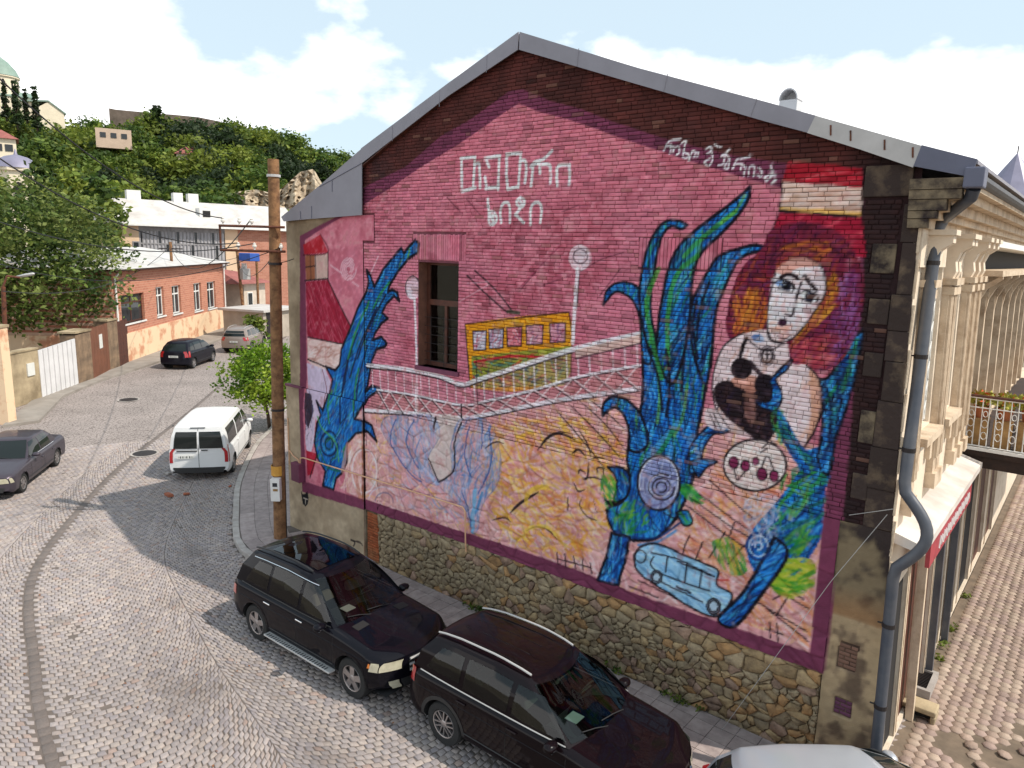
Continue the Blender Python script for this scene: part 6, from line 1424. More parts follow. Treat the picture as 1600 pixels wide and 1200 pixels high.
    def trim(s):
        p = s.s; hw = p['W']/2
        z0, z1 = p['hl']
        for sg in (1, -1):
            a, b = p.get('hly', (0.52, 0.97)); h = s.patch(True, sg*a, sg*b, z0, z1, M_lamp, 'headlamp', 0.014, 0.0); s.spatch(p['xf']-p.get('hls', 0.22), p['xf'], z0, z1, sg, M_lamp, 'lamp_side', 0.012, parent=h, sk=0.08)
            if p.get('amber'): s.spatch(p['xf']-p.get('hls', 0.22)-0.06, p['xf']-p.get('hls', 0.22)+0.05, z0+0.06, z1-0.01, sg, M_amber, 'indicator', 0.014, parent=h, sk=0.06)
            t0, t1 = p['tl']; a, b = p.get('tly', (0.70, 0.98)); t_ = s.patch(False, sg*a, sg*b, t0, t1, M_tail, 'tail_lamp', 0.014); s.spatch(p['xr']+0.01, p['xr']+p.get('tls', 0.18), t0, t1, sg, M_tail, 'lamp_side', 0.012, parent=t_)
            for hx in p['handles']:
                q = s.sidept(hx, p['zsh']-0.10, sg, 0.02); MB().box(-0.10, -0.012, -0.014, 0.10, 0.016, 0.014).build('door_handle', p.get('handm', s.paint), s.root, loc=q, bevel=0.008)
            for dx in p['seams']:                      # shut lines
                MB().tube([s.sidept(dx+(0.04 if k > 4 else 0)*0, z, sg, 0.0015) for k, z in enumerate(np.linspace(p['zs']+0.10, p['zsh']-0.02, 9))], 0.0045, 4).build('shut_line', M_plastic, s.root)
            MB().tube([s.sidept(x, p['zs']+0.16, sg, 0.004) for x in np.linspace(p['wr']+p['ra']+0.05, p['wf']-p['ra']-0.05, 12)], 0.012, 6).build('sill_strip', p.get('sillm', M_plastic), s.root)
            MB().tube([s.sidept(x, p['zsh']-0.20, sg, 0.0) for x in np.linspace(p['xr']+0.3, p['xf']-0.35, 24)], 0.008, 5).build('swage_line', s.paint, s.root)
            # mirror
            mx, mz = p['mir']; y = sg*(s.side_y(mx, p['zsh'])+0.11)
            mi = MB().lathe([(0.0, -0.115), (0.05, -0.11), (0.085, -0.06), (0.095, 0.0), (0.085, 0.07), (0.05, 0.11), (0.0, 0.115)], 14, Matrix.Translation((mx, y, mz)) @ Matrix.Rotation(PI/2, 4, 'X') @ Matrix.Diagonal((1.0, 0.75, 1.0, 1.0))).build('mirror', s.paint, s.root, smooth='all')
            MB().box(mx-0.03, min(sg*(abs(y)-0.14), sg*(abs(y)-0.02)), mz-0.05, mx+0.03, max(sg*(abs(y)-0.14), sg*(abs(y)-0.02)), mz-0.01).build('mirror_arm', M_plastic, mi)
            if p.get('mirchrome'): MB().lathe([(0.086, -0.03), (0.099, 0.0), (0.088, 0.05)], 14, Matrix.Translation((mx, y, mz-0.025)) @ Matrix.Rotation(PI/2, 4, 'X') @ Matrix.Diagonal((1.0, 0.62, 1.0, 1.0))).build('mirror_band', M_chrome, mi, smooth='all')
            if p.get('step'):
                x0, x1 = p['wr']+p['ra']+0.02, p['wf']-p['ra']-0.02; b = MB().box(x0, min(sg*(hw-0.06), sg*(hw+0.10)), p['zs']+0.02, x1, max(sg*(hw-0.06), sg*(hw+0.10)), p['zs']+0.06); st_ = b.build('running_board', M_silver, s.root, bevel=0.015)
                for k in range(26): MB().box(x0+0.08+k*(x1-x0-0.16)/26, min(sg*(hw+0.01), sg*(hw+0.09)), p['zs']+0.06, x0+0.08+k*(x1-x0-0.16)/26+0.02, max(sg*(hw+0.01), sg*(hw+0.09)), p['zs']+0.066).build('stud', M_plastic, st_)
        gz0, gz1, gy = p['gr']; s.patch(True, -gy, gy, gz0, gz1, M_plastic, 'grille', 0.012)
        for k in range(p.get('grb', 3)):
            z = gz0+0.03+(gz1-gz0-0.05)*k/max(1, p.get('grb', 3)-1); MB().tube([s.cap(y, z, True, 0.022) for y in np.linspace(-gy*0.97, gy*0.97, 11)], p.get('grr', 0.016), 6).build('grille_bar', p.get('grm', M_chrome), s.root, smooth=True)
        bz0, bz1 = p['bmp']; s.patch(True, -0.62, 0.62, bz0, bz1, M_plastic, 'lower_intake', 0.010)
        for sg in (1, -1): s.patch(True, sg*0.66, sg*0.86, bz0+0.02, bz1, M_lamp if p.get('fog') else M_plastic, 'fog_lamp', 0.012)
        pf = s.cap(0, p['plf'], True, 0.03); pl = MB().box(-0.006, -0.26, -0.056, 0.006, 0.26, 0.056).build('number_plate', M_plate, s.root, loc=pf)
        pr_ = s.cap(p.get('plry', 0.0), p['plr'], False, 0.025); pl2 = MB().box(-0.006, -0.26, -0.056, 0.006, 0.26, 0.056).build('number_plate', M_plate, s.root, loc=pr_)
        for q in (pl, pl2):
            mb = MB()
            for k, y in enumerate((-0.2, -0.14, -0.05, 0.01, 0.07, 0.14, 0.2)): mb.box(-0.0095, y-0.018, -0.034, 0.0095, y+0.010, 0.034) if k % 3 else mb.box(-0.0095, y-0.016, -0.034, 0.0095, y-0.006, 0.034)
            mb.build('plate_marks', M_plateink, q)
        if p.get('star'):
            c0 = s.cap(0, p['star'], True, 0.035); em = MB().tube([(c0[0], 0.085*math.cos(a), c0[2]+0.085*math.sin(a)) for a in np.linspace(0, 2*PI, 17)], 0.010, 6)
            for a in (PI/2, PI*7/6, PI*11/6): em.tube([(c0[0], 0, c0[2]), (c0[0], 0.083*math.cos(a), c0[2]+0.083*math.sin(a))], 0.009, 6)
            em.build('emblem', M_chrome, s.root, smooth=True)
        if p.get('vents'):
            for sg in (1, -1):
                g = []
                for x in np.linspace(*p['vents'], 5):
                    q = s.sec(x); g.append([(x, sg*y, float(np.interp(y, q[::-1, 0][:4], q[::-1, 1][:4]))+0.006) for y in np.linspace(0.36, 0.62, 6)])
                mb = MB().grid(g); mb.build('bonnet_vent', M_dark, s.root)
        if p.get('rearblack'): s.patch(False, -0.9, 0.9, *p['rearblack'], M_plastic, 'rear_bumper_trim', 0.012)
        # wipers
        for (y0, y1) in ((0.45, -0.15), (-0.1, -0.62)): MB().tube([s.fr(0.03, y0, 0.02), s.fr(0.10, (y0+y1)/2, 0.03), s.fr(0.13, y1, 0.025)], 0.008, 5).build('wiper', M_plastic, s.root)
P_black = paint_mat('black_paint', (0.0035, 0.003, 0.006)); P_maroon = paint_mat('dark_plum_paint', (0.0055, 0.0022, 0.0035)); P_white = paint_mat('white_van_paint', (0.74, 0.74, 0.74), rough=0.4, spec=0.4)
P_silver = paint_mat('silver_paint', S(186, 188, 194), 0.5); P_grey = paint_mat('anthracite_paint', S(74, 68, 76), 0.3); P_beige = paint_mat('champagne_paint', S(150, 136, 128), 0.45); P_blue = paint_mat('blue_black_paint', (0.008, 0.008, 0.014))
ML = dict(xr=-2.42, xf=2.36, wr=-1.4575, wf=1.4575, W=1.91, zs=0.30, zsh=1.06, crown=0.035, nf=0.55, nr=0.45, bowf=0.34, bowr=0.16, rakef=0.10, raker=0.05, rw=0.37, rr=0.245, ra=0.435, spokes=5, sw=(0.07, 0.12), clad=0.045, cladm=0,
    top=[(-2.42, 1.02), (-2.3, 1.10), (-1.0, 1.12), (0.55, 1.11), (0.95, 1.10), (1.5, 1.055), (2.0, 0.985), (2.25, 0.92), (2.36, 0.86)],
    gh=dict(t=[0, 0.5, 1], xf=[1.08, 0.56, 0.12], xr=[-2.34, -2.24, -2.02], w=[0.90, 0.80, 0.665], z=[1.08, 1.42, 1.70], rx=[-2.1, -1.4, -0.6, 0.2], rz=[-0.05, 0.02, 0.05, 0.0], bf=0.17, br=0.16, wt1=0.93,
        sw=[(-0.05, 0.86, -0.05, 0.30, 0.10, 0.84), (-1.02, -0.13, -1.02, -0.13, 0.10, 0.84), (-1.85, -1.10, -1.55, -1.10, 0.12, 0.80)], chrome=(-1.75, 0.28), belt=(-1.95, 0.85), rail=(-1.9, -0.05), sunroof=(-1.5, -0.05, 0.46), rt=(0.15, 0.86)),
    hl=(0.70, 0.85), hly=(0.58, 1.0), hls=0.26, amber=1, tl=(0.80, 1.0), tly=(0.70, 0.98), tls=0.26, handles=[0.02, -1.0], seams=[0.98, -0.10, -1.06], mir=(0.72, 1.12), mirchrome=1, step=1, gr=(0.60, 0.84, 0.42), grb=3, grr=0.022, grm=M_silver, bmp=(0.36, 0.52), fog=1, plf=0.48, plr=0.86, handm=M_chrome, interior=mat('grey_upholstery', S(120, 112, 100), 0.8, var=0.2), glass=clear_glass('tinted_car_glass', (0.42, 0.44, 0.42)), star=0.72, vents=(1.12, 1.30))
CAP = dict(xr=-2.28, xf=2.32, wr=-1.3535, wf=1.3535, W=1.85, zs=0.28, zsh=1.04, crown=0.04, nf=0.55, nr=0.40, bowf=0.34, bowr=0.15, rakef=0.10, raker=0.06, rw=0.36, rr=0.235, ra=0.42, spokes=6, twin=1, clad=0.06, cladm=1, glass=clear_glass('green_car_glass', (0.34, 0.44, 0.41)),
    top=[(-2.28, 1.0), (-2.18, 1.08), (-1.0, 1.11), (0.6, 1.10), (1.05, 1.08), (1.6, 1.02), (2.05, 0.93), (2.32, 0.80)],
    gh=dict(t=[0, 0.5, 1], xf=[1.18, 0.70, 0.28], xr=[-2.20, -2.12, -1.92], w=[0.875, 0.775, 0.65], z=[1.07, 1.38, 1.60], rx=[-2.0, -1.3, -0.5, 0.3], rz=[-0.04, 0.03, 0.05, 0.0], bf=0.20, br=0.14, wt1=0.93, ribs=4,
        sw=[(-0.02, 0.96, -0.02, 0.44, 0.10, 0.84), (-0.98, -0.11, -0.98, -0.11, 0.10, 0.84), (-1.80, -1.07, -1.55, -1.07, 0.16, 0.82)], belt=(-1.9, 0.95), rail=(-1.8, 0.1), rt=(0.15, 0.86)), railm=M_silver, beltm=M_silver,
    hl=(0.66, 0.84), hly=(0.52, 0.97), hls=0.42, tl=(0.86, 1.10), tly=(0.76, 0.99), tls=0.20, handles=[0.05, -0.95], seams=[1.0, -0.06, -1.02], mir=(0.80, 1.10), mirchrome=1, gr=(0.54, 0.76, 0.48), grb=3, bmp=(0.34, 0.48), fog=1, plf=0.46, plr=0.80, interior=mat('dark_upholstery', S(84, 78, 72), 0.8, var=0.2))
VITO = dict(xr=-2.48, xf=2.26, wr=-1.55, wf=1.55, W=1.90, zs=0.24, zsh=1.08, crown=0.03, nf=0.5, nr=0.18, bowf=0.26, bowr=0.05, rakef=0.14, raker=0.02, rw=0.325, rr=0.21, ra=0.385, spokes=6, tr=0.02,
    top=[(-2.48, 1.10), (-2.40, 1.14), (-1.0, 1.15), (0.8, 1.13), (1.3, 1.12), (1.75, 1.02), (2.05, 0.92), (2.26, 0.80)],
    gh=dict(t=[0, 0.5, 1], xf=[1.62, 1.12, 0.74], xr=[-2.47, -2.45, -2.38], w=[0.925, 0.86, 0.76], z=[1.10, 1.52, 1.80], rx=[-2.4, -1.5, 0, 0.8], rz=[0, 0.03, 0.04, 0.0], bf=0.20, br=0.04, wt1=0.92, ribs=3, sw=[(0.50, 1.38, 0.50, 0.92, 0.06, 0.80), (-0.75, 0.40, -0.75, 0.40, 0.06, 0.80), (-2.1, -0.9, -2.1, -0.9, 0.06, 0.80)], rear=0),
    hl=(0.66, 0.86), hly=(0.55, 0.97), hls=0.34, tl=(0.62, 1.20), tly=(0.87, 0.985), tls=0.10, handles=[0.45, -0.80], seams=[1.25, 0.42, -0.82], mir=(1.12, 1.20), gr=(0.50, 0.72, 0.48), grb=3, grm=M_plastic, bmp=(0.30, 0.44), plf=0.42, plr=0.82, plry=0.45, rearblack=(0.27, 0.46))
W124 = dict(xr=-2.38, xf=2.30, wr=-1.40, wf=1.40, W=1.74, zs=0.22, zsh=0.84, crown=0.03, nf=0.30, nr=0.30, bowf=0.14, bowr=0.12, rakef=0.04, raker=0.03, rw=0.31, rr=0.205, ra=0.36, spokes=8, sw=(0.03, 0.05),
    top=[(-2.38, 0.86), (-2.25, 0.93), (-1.6, 0.945), (-1.0, 0.93), (0.6, 0.92), (1.0, 0.90), (1.7, 0.84), (2.2, 0.77), (2.30, 0.72)],
    gh=dict(t=[0, 0.5, 1], xf=[0.88, 0.50, 0.16], xr=[-1.72, -1.46, -1.18], w=[0.80, 0.715, 0.60], z=[0.90, 1.18, 1.38], rx=[-1.2, -0.6, 0.2], rz=[0, 0.02, 0], bf=0.10, br=0.10, crown=0.6, sw=[(-0.22, 0.68, -0.22, 0.24, 0.08, 0.86), (-1.10, -0.30, -0.98, -0.30, 0.08, 0.86)], belt=(-1.3, 0.8), rt=(0.12, 0.88)), beltm=M_chrome,
    hl=(0.55, 0.70), hly=(0.52, 0.97), hls=0.16, tl=(0.60, 0.78), tly=(0.52, 0.98), tls=0.18, handles=[-0.12, -1.05], seams=[0.80, -0.26, -1.15], mir=(0.55, 0.98), gr=(0.48, 0.70, 0.28), grb=5, grr=0.008, bmp=(0.26, 0.42), plf=0.46, plr=0.60)
JAZZ = dict(xr=-1.95, xf=1.95, wr=-1.25, wf=1.25, W=1.68, zs=0.20, zsh=0.94, crown=0.04, nf=0.5, nr=0.35, bowf=0.30, bowr=0.14, rakef=0.12, raker=0.05, rw=0.295, rr=0.195, ra=0.345, spokes=6,
    top=[(-1.95, 0.92), (-1.85, 1.0), (-0.8, 1.0), (0.9, 0.97), (1.3, 0.90), (1.7, 0.78), (1.95, 0.64)],
    gh=dict(t=[0, 0.5, 1], xf=[1.35, 0.80, 0.30], xr=[-1.88, -1.76, -1.52], w=[0.78, 0.69, 0.57], z=[0.95, 1.24, 1.46], rx=[-1.6, -0.8, 0.3], rz=[-0.03, 0.02, 0], bf=0.20, br=0.14, sw=[(-0.05, 1.0, -0.05, 0.45, 0.08, 0.84), (-0.95, -0.12, -0.95, -0.12, 0.08, 0.84), (-1.5, -1.03, -1.3, -1.03, 0.12, 0.80)], rt=(0.05, 0.86)),
    hl=(0.56, 0.74), hly=(0.50, 0.97), hls=0.40, tl=(0.68, 1.0), tly=(0.76, 0.99), tls=0.20, handles=[-0.02, -0.92], seams=[0.95, -0.08, -0.98], mir=(0.90, 1.0), gr=(0.46, 0.58, 0.42), grb=2, bmp=(0.26, 0.40), plf=0.38, plr=0.72)
SUVB = dict(CAP); SUVB['glass'] = M_carglass; SUVB['interior'] = None
Car('black_suv', 'black luxury SUV with silver running boards parked beside the mural wall', 'SUV', ML, P_black, (5.28, -2.83), 1.6)
Car('plum_suv', 'dark plum SUV with roof ribs parked directly ahead of the black SUV', 'SUV', CAP, P_maroon, (10.16, -2.60), 0.6)
Car('silver_hatchback', 'silver car cut off by the bottom edge, only roof and bonnet showing', 'car', JAZZ, P_silver, (14.5, -1.78), 42)
hv = math.radians(140); Car('white_van', 'white panel van with twin rear doors seen from behind', 'van', VITO, P_white, (-6.43+2.48*math.cos(hv)*0.97, 0.33+2.48*math.sin(hv)*0.97), 140)
Car('grey_sedan', 'dark grey sedan partly cut by the left edge', 'sedan', W124, P_grey, (-10.72, -3.78), -36.7)
Car('black_hatchback', 'small black hatchback parked below the red brick house', 'hatchback', JAZZ, P_blue, (-29.1, 11.3), 129, 1.13)
Car('beige_suv', 'champagne beige SUV parked farther up the street beyond the hatchback', 'SUV', SUVB, P_beige, (-33.2, 17.55), 131.7, 1.06)
van = bpy.data.objects['white_van']
# ================================================================ hillside, houses, trees
M_hill = mat('hill_grass', S(76, 84, 40), 0.95, col2=S(52, 62, 34), scale=0.12, bump=0.5, bscale=2)
SK_U = [-260, -100, 0, 60, 120, 170, 250, 330, 400, 480, 560, 650, 800, 1000, 1300, 1700]
SK_V = [118, 120, 146, 172, 200, 198, 192, 198, 200, 226, 262, 305, 335, 345, 350, 360]
HD0, HD1 = 102.0, 185.0
def hill_z(u, d):
    zr = D(u, np.interp(u, SK_U, SK_V), HD1)[2]-7.0; t = np.clip((d-HD0)/(HD1-HD0), 0, 1.0); s_ = t*t*(3-2*t)*0.55+t*0.45
    return zr*s_ if d <= HD1 else zr-(d-HD1)*0.25
hg = []
for u in np.arange(-260, 1701, 28):
    col_ = []
    for d in list(np.linspace(HD0-4, HD1, 20))+[215, 260]:
        p = D(u, 380, d); col_.append((p[0], p[1], hill_z(u, d)+rng.normal()*0.4-0.3))
    hg.append(col_)
MB().grid(hg).build('hillside', M_hill, None, smooth='all', kind='structure')
# ---- trees
M_leaf = mat('foliage', (1, 1, 1), 0.6, attr=True, var=0.2, scale=3, spec=0.3, rand=0.22)
n = M_leaf.node_tree.nodes; l = M_leaf.node_tree.links; pb = n['Principled BSDF']; tr_ = n.new('ShaderNodeBsdfTranslucent'); mxs = n.new('ShaderNodeMixShader'); mxs.inputs['Fac'].default_value = 0.36
l.new(pb.inputs['Base Color'].links[0].from_socket, tr_.inputs['Color']); l.new(pb.outputs[0], mxs.inputs[1]); l.new(tr_.outputs[0], mxs.inputs[2]); l.new(mxs.outputs[0], n['Material Output'].inputs['Surface'])
M_bark = mat('bark', S(96, 78, 62), 0.9, col2=S(60, 48, 40), scale=6, bump=0.6, bscale=14)
def crown(seed, R, n_cl, per, leaf, cols, shape='round', cl_r=0.24):
    rr = np.random.default_rng(seed); R = np.array(R, float); C = []
    while len(C) < n_cl:
        p = rr.normal(size=3); p /= np.linalg.norm(p); q = p*(0.45+0.55*rr.random()**0.5)
        if shape == 'cone':
            h = rr.random()**1.3; a = rr.random()*2*PI; r = (1-h)*0.95*math.sqrt(rr.random()); q = np.array([r*math.cos(a), r*math.sin(a), h*2-1])
        elif q[2] < -0.75: continue
        C.append(q)
    C = np.array(C)*R; lump = 1+0.12*np.sin(C[:, :1]/R[0]*5+seed)*np.cos(C[:, 1:2]/R[1]*4); C = C*lump
    base = np.array(cols)[rr.integers(0, len(cols), n_cl)]*(0.75+0.5*rr.random((n_cl, 1)))
    P = np.repeat(C, per, 0)+rr.normal(size=(n_cl*per, 3))*cl_r*R.mean()*np.array([1, 1, 0.7]); N = len(P); col = np.repeat(base, per, 0)*(0.8+0.4*rr.random((N, 1)))
    A = rr.normal(size=(N, 3)); A[:, 2] *= 0.6; A /= np.linalg.norm(A, axis=1)[:, None]; B = np.cross(A, rr.normal(size=(N, 3))); B /= np.linalg.norm(B, axis=1)[:, None]; sz = leaf*(0.6+0.8*rr.random((N, 1)))
    v = np.stack([P-A*sz, P+B*sz*0.55, P+A*sz, P-B*sz*0.55], 1).reshape(-1, 3); return v, np.arange(N*4).reshape(-1, 4), np.repeat(col, 4, 0)
GD = [S(78, 100, 42), S(98, 116, 46), S(66, 88, 40), S(114, 126, 52)]; GY = [S(114, 128, 50), S(128, 138, 56), S(98, 114, 46)]; GDK = [S(52, 70, 38), S(62, 80, 42), S(46, 60, 36)]
def tree_mesh(seed, R, ncl, per, leaf, cols, shape='round', cl_r=0.24):
    v, f, c = crown(seed, R, ncl, per, leaf, cols, shape, cl_r); return np_mesh('crown', v, f, M_leaf, c)
def trunk_mesh(h, r, seed, limbs=5, spread=1.5, crown_h=3.0):
    rr = np.random.default_rng(seed); mb = MB(); k = rr.normal(size=2)*0.15
    mb.tube([(0, 0, -0.4), (k[0]*0.4, k[1]*0.4, h*0.45), (k[0], k[1], h), (k[0]*1.5, k[1]*1.5, h+crown_h*0.5)], [r*1.25, r, r*0.75, r*0.25], 8)
    for i in range(limbs):
        a = 2*PI*i/limbs+rr.random(); z0 = h*(0.75+0.3*rr.random()); e = spread*(0.6+0.5*rr.random()); mb.tube([(k[0], k[1], z0), (k[0]+e*0.5*math.cos(a), k[1]+e*0.5*math.sin(a), z0+crown_h*0.25), (k[0]+e*math.cos(a), k[1]+e*math.sin(a), z0+crown_h*0.6)], [r*0.5, r*0.35, r*0.12], 6)
    me = mb.mesh('trunk'); me.materials.append(M_bark); return me
def tree(name, label, loc, cme, tme, ch, sc=1.0, rz=0.0, group=None, cat='tree'):
    t = tag(empty(name, loc, rz), label, cat, group); t.scale = (sc,)*3 if np.isscalar(sc) else sc
    link('crown', cme, t, loc=(0, 0, ch)); link('trunk', tme, t); return t
hv_ = [tree_mesh(100+i, (4.2, 4.2, 3.8), 75, 40, 0.40, [GD, GY, GD, GDK, GD, GY][i], 'round', 0.20) for i in range(6)]
cyp = tree_mesh(120, (1.3, 1.3, 5.5), 60, 22, 0.42, GDK, 'cone', 0.10); con = tree_mesh(121, (3.2, 3.2, 5.5), 70, 22, 0.5, GDK, 'cone', 0.10)
htr = trunk_mesh(3.5, 0.25, 5); rr = np.random.default_rng(33)
spots = []
for k in range(6000):
    u = rr.uniform(-60, 620); d = rr.uniform(HD0-3, HD1+6); p = D(u, 380, d)
    v_px = None
    if 345 < u < 520 and 118 < d < 140: continue                     # rock face
    if any((p[0]-a)**2+(p[1]-b)**2 < 5.2**2 for a, b, _, _ in spots): continue
    spots.append((p[0], p[1], u, d))
    if len(spots) > 190: break
for i, (x, y, u, d) in enumerate(spots):
    z = hill_z(u, d); k = i % 6
    if u < 40 and d > 165: continue
    tree('hill_tree', ['mid green tree in the hillside wood', 'yellow green tree in the hillside wood', 'mid green tree in the hillside wood', 'dark green tree in the hillside wood', 'mid green tree in the hillside wood', 'yellow green tree in the hillside wood'][k], (x, y, z-1.0), hv_[k], htr, 4.6, 0.72+0.5*rr.random(), rr.random()*6.3, 'trees of the hillside wood')
for (u_, d_) in ((150, 147), (164, 146), (177, 147), (192, 146), (207, 147), (12, 118), (40, 120), (-20, 116)):
    q = D(u_, 380, d_); tree('hill_tree', 'mid green tree in the hillside wood', (q[0], q[1], hill_z(u_, d_)-0.5), hv_[0], htr, 4.6, 0.9, u_, 'trees of the hillside wood')
for i, (u, v, d, s_, lab) in enumerate(((245, 168, 176, 1.0, 'tall dark conifer rising above the wood near the hilltop ruin'), (5, 130, 150, 0.5, 'dark cypress standing left in front of the hilltop church'), (22, 129, 150, 0.62, 'tallest dark cypress in front of the church drum'), (38, 141, 152, 0.45, 'slim cypress between the church drum and the gable'), (53, 138, 152, 0.6, 'dark cypress in front of the church gable'))):
    p = D(u, v, d); h = 12.0 if i == 0 else 11.5; base = p[2]-h*s_
    tree('conifer' if i == 0 else 'cypress', lab, (p[0], p[1], base), con if i == 0 else cyp, htr, 6.3, s_, 0.3*i)
# lighter poplar-like trees at the foot of the hill, left
for i, (u, v, d, R_, lab) in enumerate(((-6, 290, 84, 0.7, 'narrow yellow green tree left of the bell tower'), (64, 262, 86, 0.8, 'slim green tree right beside the bell tower'), (110, 262, 82, 1.15, 'pointed light green tree behind the big street tree'), (150, 258, 86, 1.2, 'bushy light green tree beside the white roofed gallery house'), (85, 318, 72, 1.0, 'round light green tree just above the big street tree'))):
    p = D(u, v, d); h = p[2]; cm = tree_mesh(140+i, (1.9*R_, 1.9*R_, h*0.46), 70, 24, 0.36, GY if i % 2 == 0 else GD, 'cone' if i < 3 else 'round', 0.16 if i < 3 else 0.12)
    tree('poplar' if i < 3 else 'garden_tree', lab, (p[0], p[1], 0), cm, trunk_mesh(3, 0.2, i, 4, 0.8, 3), h*0.54)
# big broad-leaved tree behind the gates
p = G(104, 585); bt = tree_mesh(7, (6.2, 5.6, 4.4), 260, 80, 0.155, [S(84, 104, 44), S(104, 122, 54), S(66, 88, 40), S(126, 138, 70)], 'round', 0.115)
tree('broadleaf_tree', 'big broad green tree overhanging the gates on the left', (p[0]-4.2, p[1]+0.2, 0), bt, trunk_mesh(3.6, 0.34, 9, 7, 3.2, 4.5), 6.3)
# small bright tree at the building corner
p = G(425, 672); st_ = tree_mesh(8, (1.75, 1.7, 1.4), 130, 60, 0.085, [S(110, 140, 34), S(134, 160, 44), S(86, 118, 30), S(150, 168, 60)], 'round', 0.14)
tree('corner_tree', 'small bright green tree on the pavement behind the wooden pole', (p[0]-0.3, p[1]+0.1, 0.1), st_, trunk_mesh(1.2, 0.07, 3, 6, 0.9, 1.2), 2.15)
p = G(364, 500); bsh = tree_mesh(15, (1.5, 1.5, 2.2), 50, 30, 0.22, GD, 'round', 0.16); tree('ivy_bush', 'dark green climbing bush at the corner of the red brick house', (p[0]+0.6, p[1]-0.6, 0), bsh, trunk_mesh(1.2, 0.08, 4, 4, 0.6, 1.4), 2.6, cat='bush')
p = G(398, 540); bsh2 = tree_mesh(16, (0.9, 0.9, 1.1), 40, 30, 0.16, GY, 'round', 0.16); tree('street_shrub', 'low light green shrub beyond the corner tree', (p[0], p[1], 0), bsh2, trunk_mesh(0.5, 0.05, 6, 4, 0.3, 0.8), 1.3, cat='shrub')
# ---- rock face
M_rock = mat('pale_rock', S(188, 170, 146), 0.95, col2=S(128, 112, 94), scale=0.35, bump=1.0, bscale=1.4, ramp=(0.4, 0.62))
rg_ = []
for u in np.arange(352, 520, 3.5):
    top = np.interp(u, [352, 365, 400, 430, 452, 470, 490, 505, 520], [318, 300, 296, 303, 284, 268, 264, 290, 320]); row = []
    for t in np.linspace(0, 1, 22):
        v = 345+(top-345)*t; d = 125+t*7+1.3*math.sin(u*0.17+t*3.1)+0.8*math.sin(u*0.41-t*6+2)+rng.normal()*0.45; q = D(u, v, d); row.append(tuple(q))
    q = D(u, top, 140); row.append((q[0], q[1], row[-1][2])); rg_.append(row)
MB().grid(rg_).build('cliff', M_rock, None, kind='structure')
# ---- ruined wall, church, bell tower, hill houses
M_ruin = mat('ruin_stone', S(112, 98, 88), 0.95, col2=S(82, 72, 62), scale=0.8, bump=0.8, bscale=3); M_churchw = mat('church_stone', S(226, 212, 188), 0.9, var=0.12, scale=0.8); M_green = mat('green_copper_roof', S(128, 150, 138), 0.6, var=0.2, scale=0.6); M_lil = mat('lilac_dome', S(136, 132, 152), 0.5, 0.2, var=0.2, scale=1)
M_tile = mat('red_tile_roof', S(156, 92, 84), 0.8, col2=S(120, 66, 60), scale=1.2, bump=0.5, bscale=8); M_pinkw = mat('pink_render', S(196, 172, 152), 0.9, var=0.15, scale=1)
rw = tag(empty('ruined_wall', D(205, 185, 192)), 'ruined dark stone wall along the top of the hill', 'ruin')
pts = [(170, 169), (180, 171), (200, 173), (222, 175), (240, 177), (270, 179), (310, 183), (345, 190)]
for i in range(len(pts)-1):
    a, b = D(pts[i][0], pts[i][1], 192), D(pts[i+1][0], pts[i+1][1], 192); o = np.array(rw.location); dn = 4.5 if i < 4 else 2.5
    bk = np.array([a[0]-CAM[0], a[1]-CAM[1], 0]); bk = bk/np.linalg.norm(bk)*2
    MB().hexa([tuple(a-o-[0, 0, dn]), tuple(b-o-[0, 0, dn]), tuple(b-o-[0, 0, dn]+bk), tuple(a-o-[0, 0, dn]+bk), tuple(a-o), tuple(b-o), tuple(b-o+bk), tuple(a-o+bk)]).build('wall_section', M_ruin, rw)
def az_of(u): d = ray(u, 380); return math.atan2(d[1], d[0])-PI/2         # local +y looks away from the viewer
chd = 172; cp = D(-3, 76, chd)
church = tag(empty('cathedral', (cp[0], cp[1], cp[2]-22.4*0.64), az_of(0)), 'cream cathedral with green roofs on the hilltop at the far left', 'church'); church.scale = (0.64,)*3
MB().lathe([(0, 0), (4.4, 0), (4.4, 15.0), (4.8, 15.0), (4.8, 15.4), (0, 15.4)], 20, Matrix.Translation((0, 4, 0))).build('drum', M_churchw, church, smooth=True)
MB().lathe([(4.9, 15.4), (3.9, 17.6), (2.2, 19.6), (0.6, 20.8), (0.12, 21.4), (0.0, 22.4)], 20, Matrix.Translation((0, 4, 0))).build('dome', M_green, church, smooth=True)
for k in range(12):
    a = 2*PI*k/12+0.1; MB().box(-0.25, -0.1, 10.8, 0.25, 0.12, 14.2, Matrix.Translation((4.38*math.sin(a), 4-4.38*math.cos(a), 0)) @ Matrix.Rotation(a, 4, 'Z')).build('window', M_dark, church)
MB().box(-9, -1, -6, 7.5, 9, 9.5).build('nave_wall', M_churchw, church)
wg = MB().prism([(7.5, -2, -8), (15.0, -2, -8), (15.0, -2, 6.0), (11.2, -2, 9.0), (7.5, -2, 6.5)], (0, 9, 0)); wg.build('transept_wall', M_churchw, church)
MB().hexa([(11.2, -2.3, 9.0), (15.4, -2.3, 5.8), (15.4, 7.2, 5.8), (11.2, 7.2, 9.0), (11.2, -2.3, 9.4), (15.6, -2.3, 6.1), (15.6, 7.2, 6.1), (11.2, 7.2, 9.4)]).hexa([(4.0, -2.3, 8.2), (11.2, -2.3, 9.0), (11.2, 7.2, 9.0), (4.0, 7.2, 8.2), (4.0, -2.3, 8.7), (11.2, -2.3, 9.4), (11.2, 7.2, 9.4), (4.0, 7.2, 8.7)]).build('transept_roof', M_green, church)
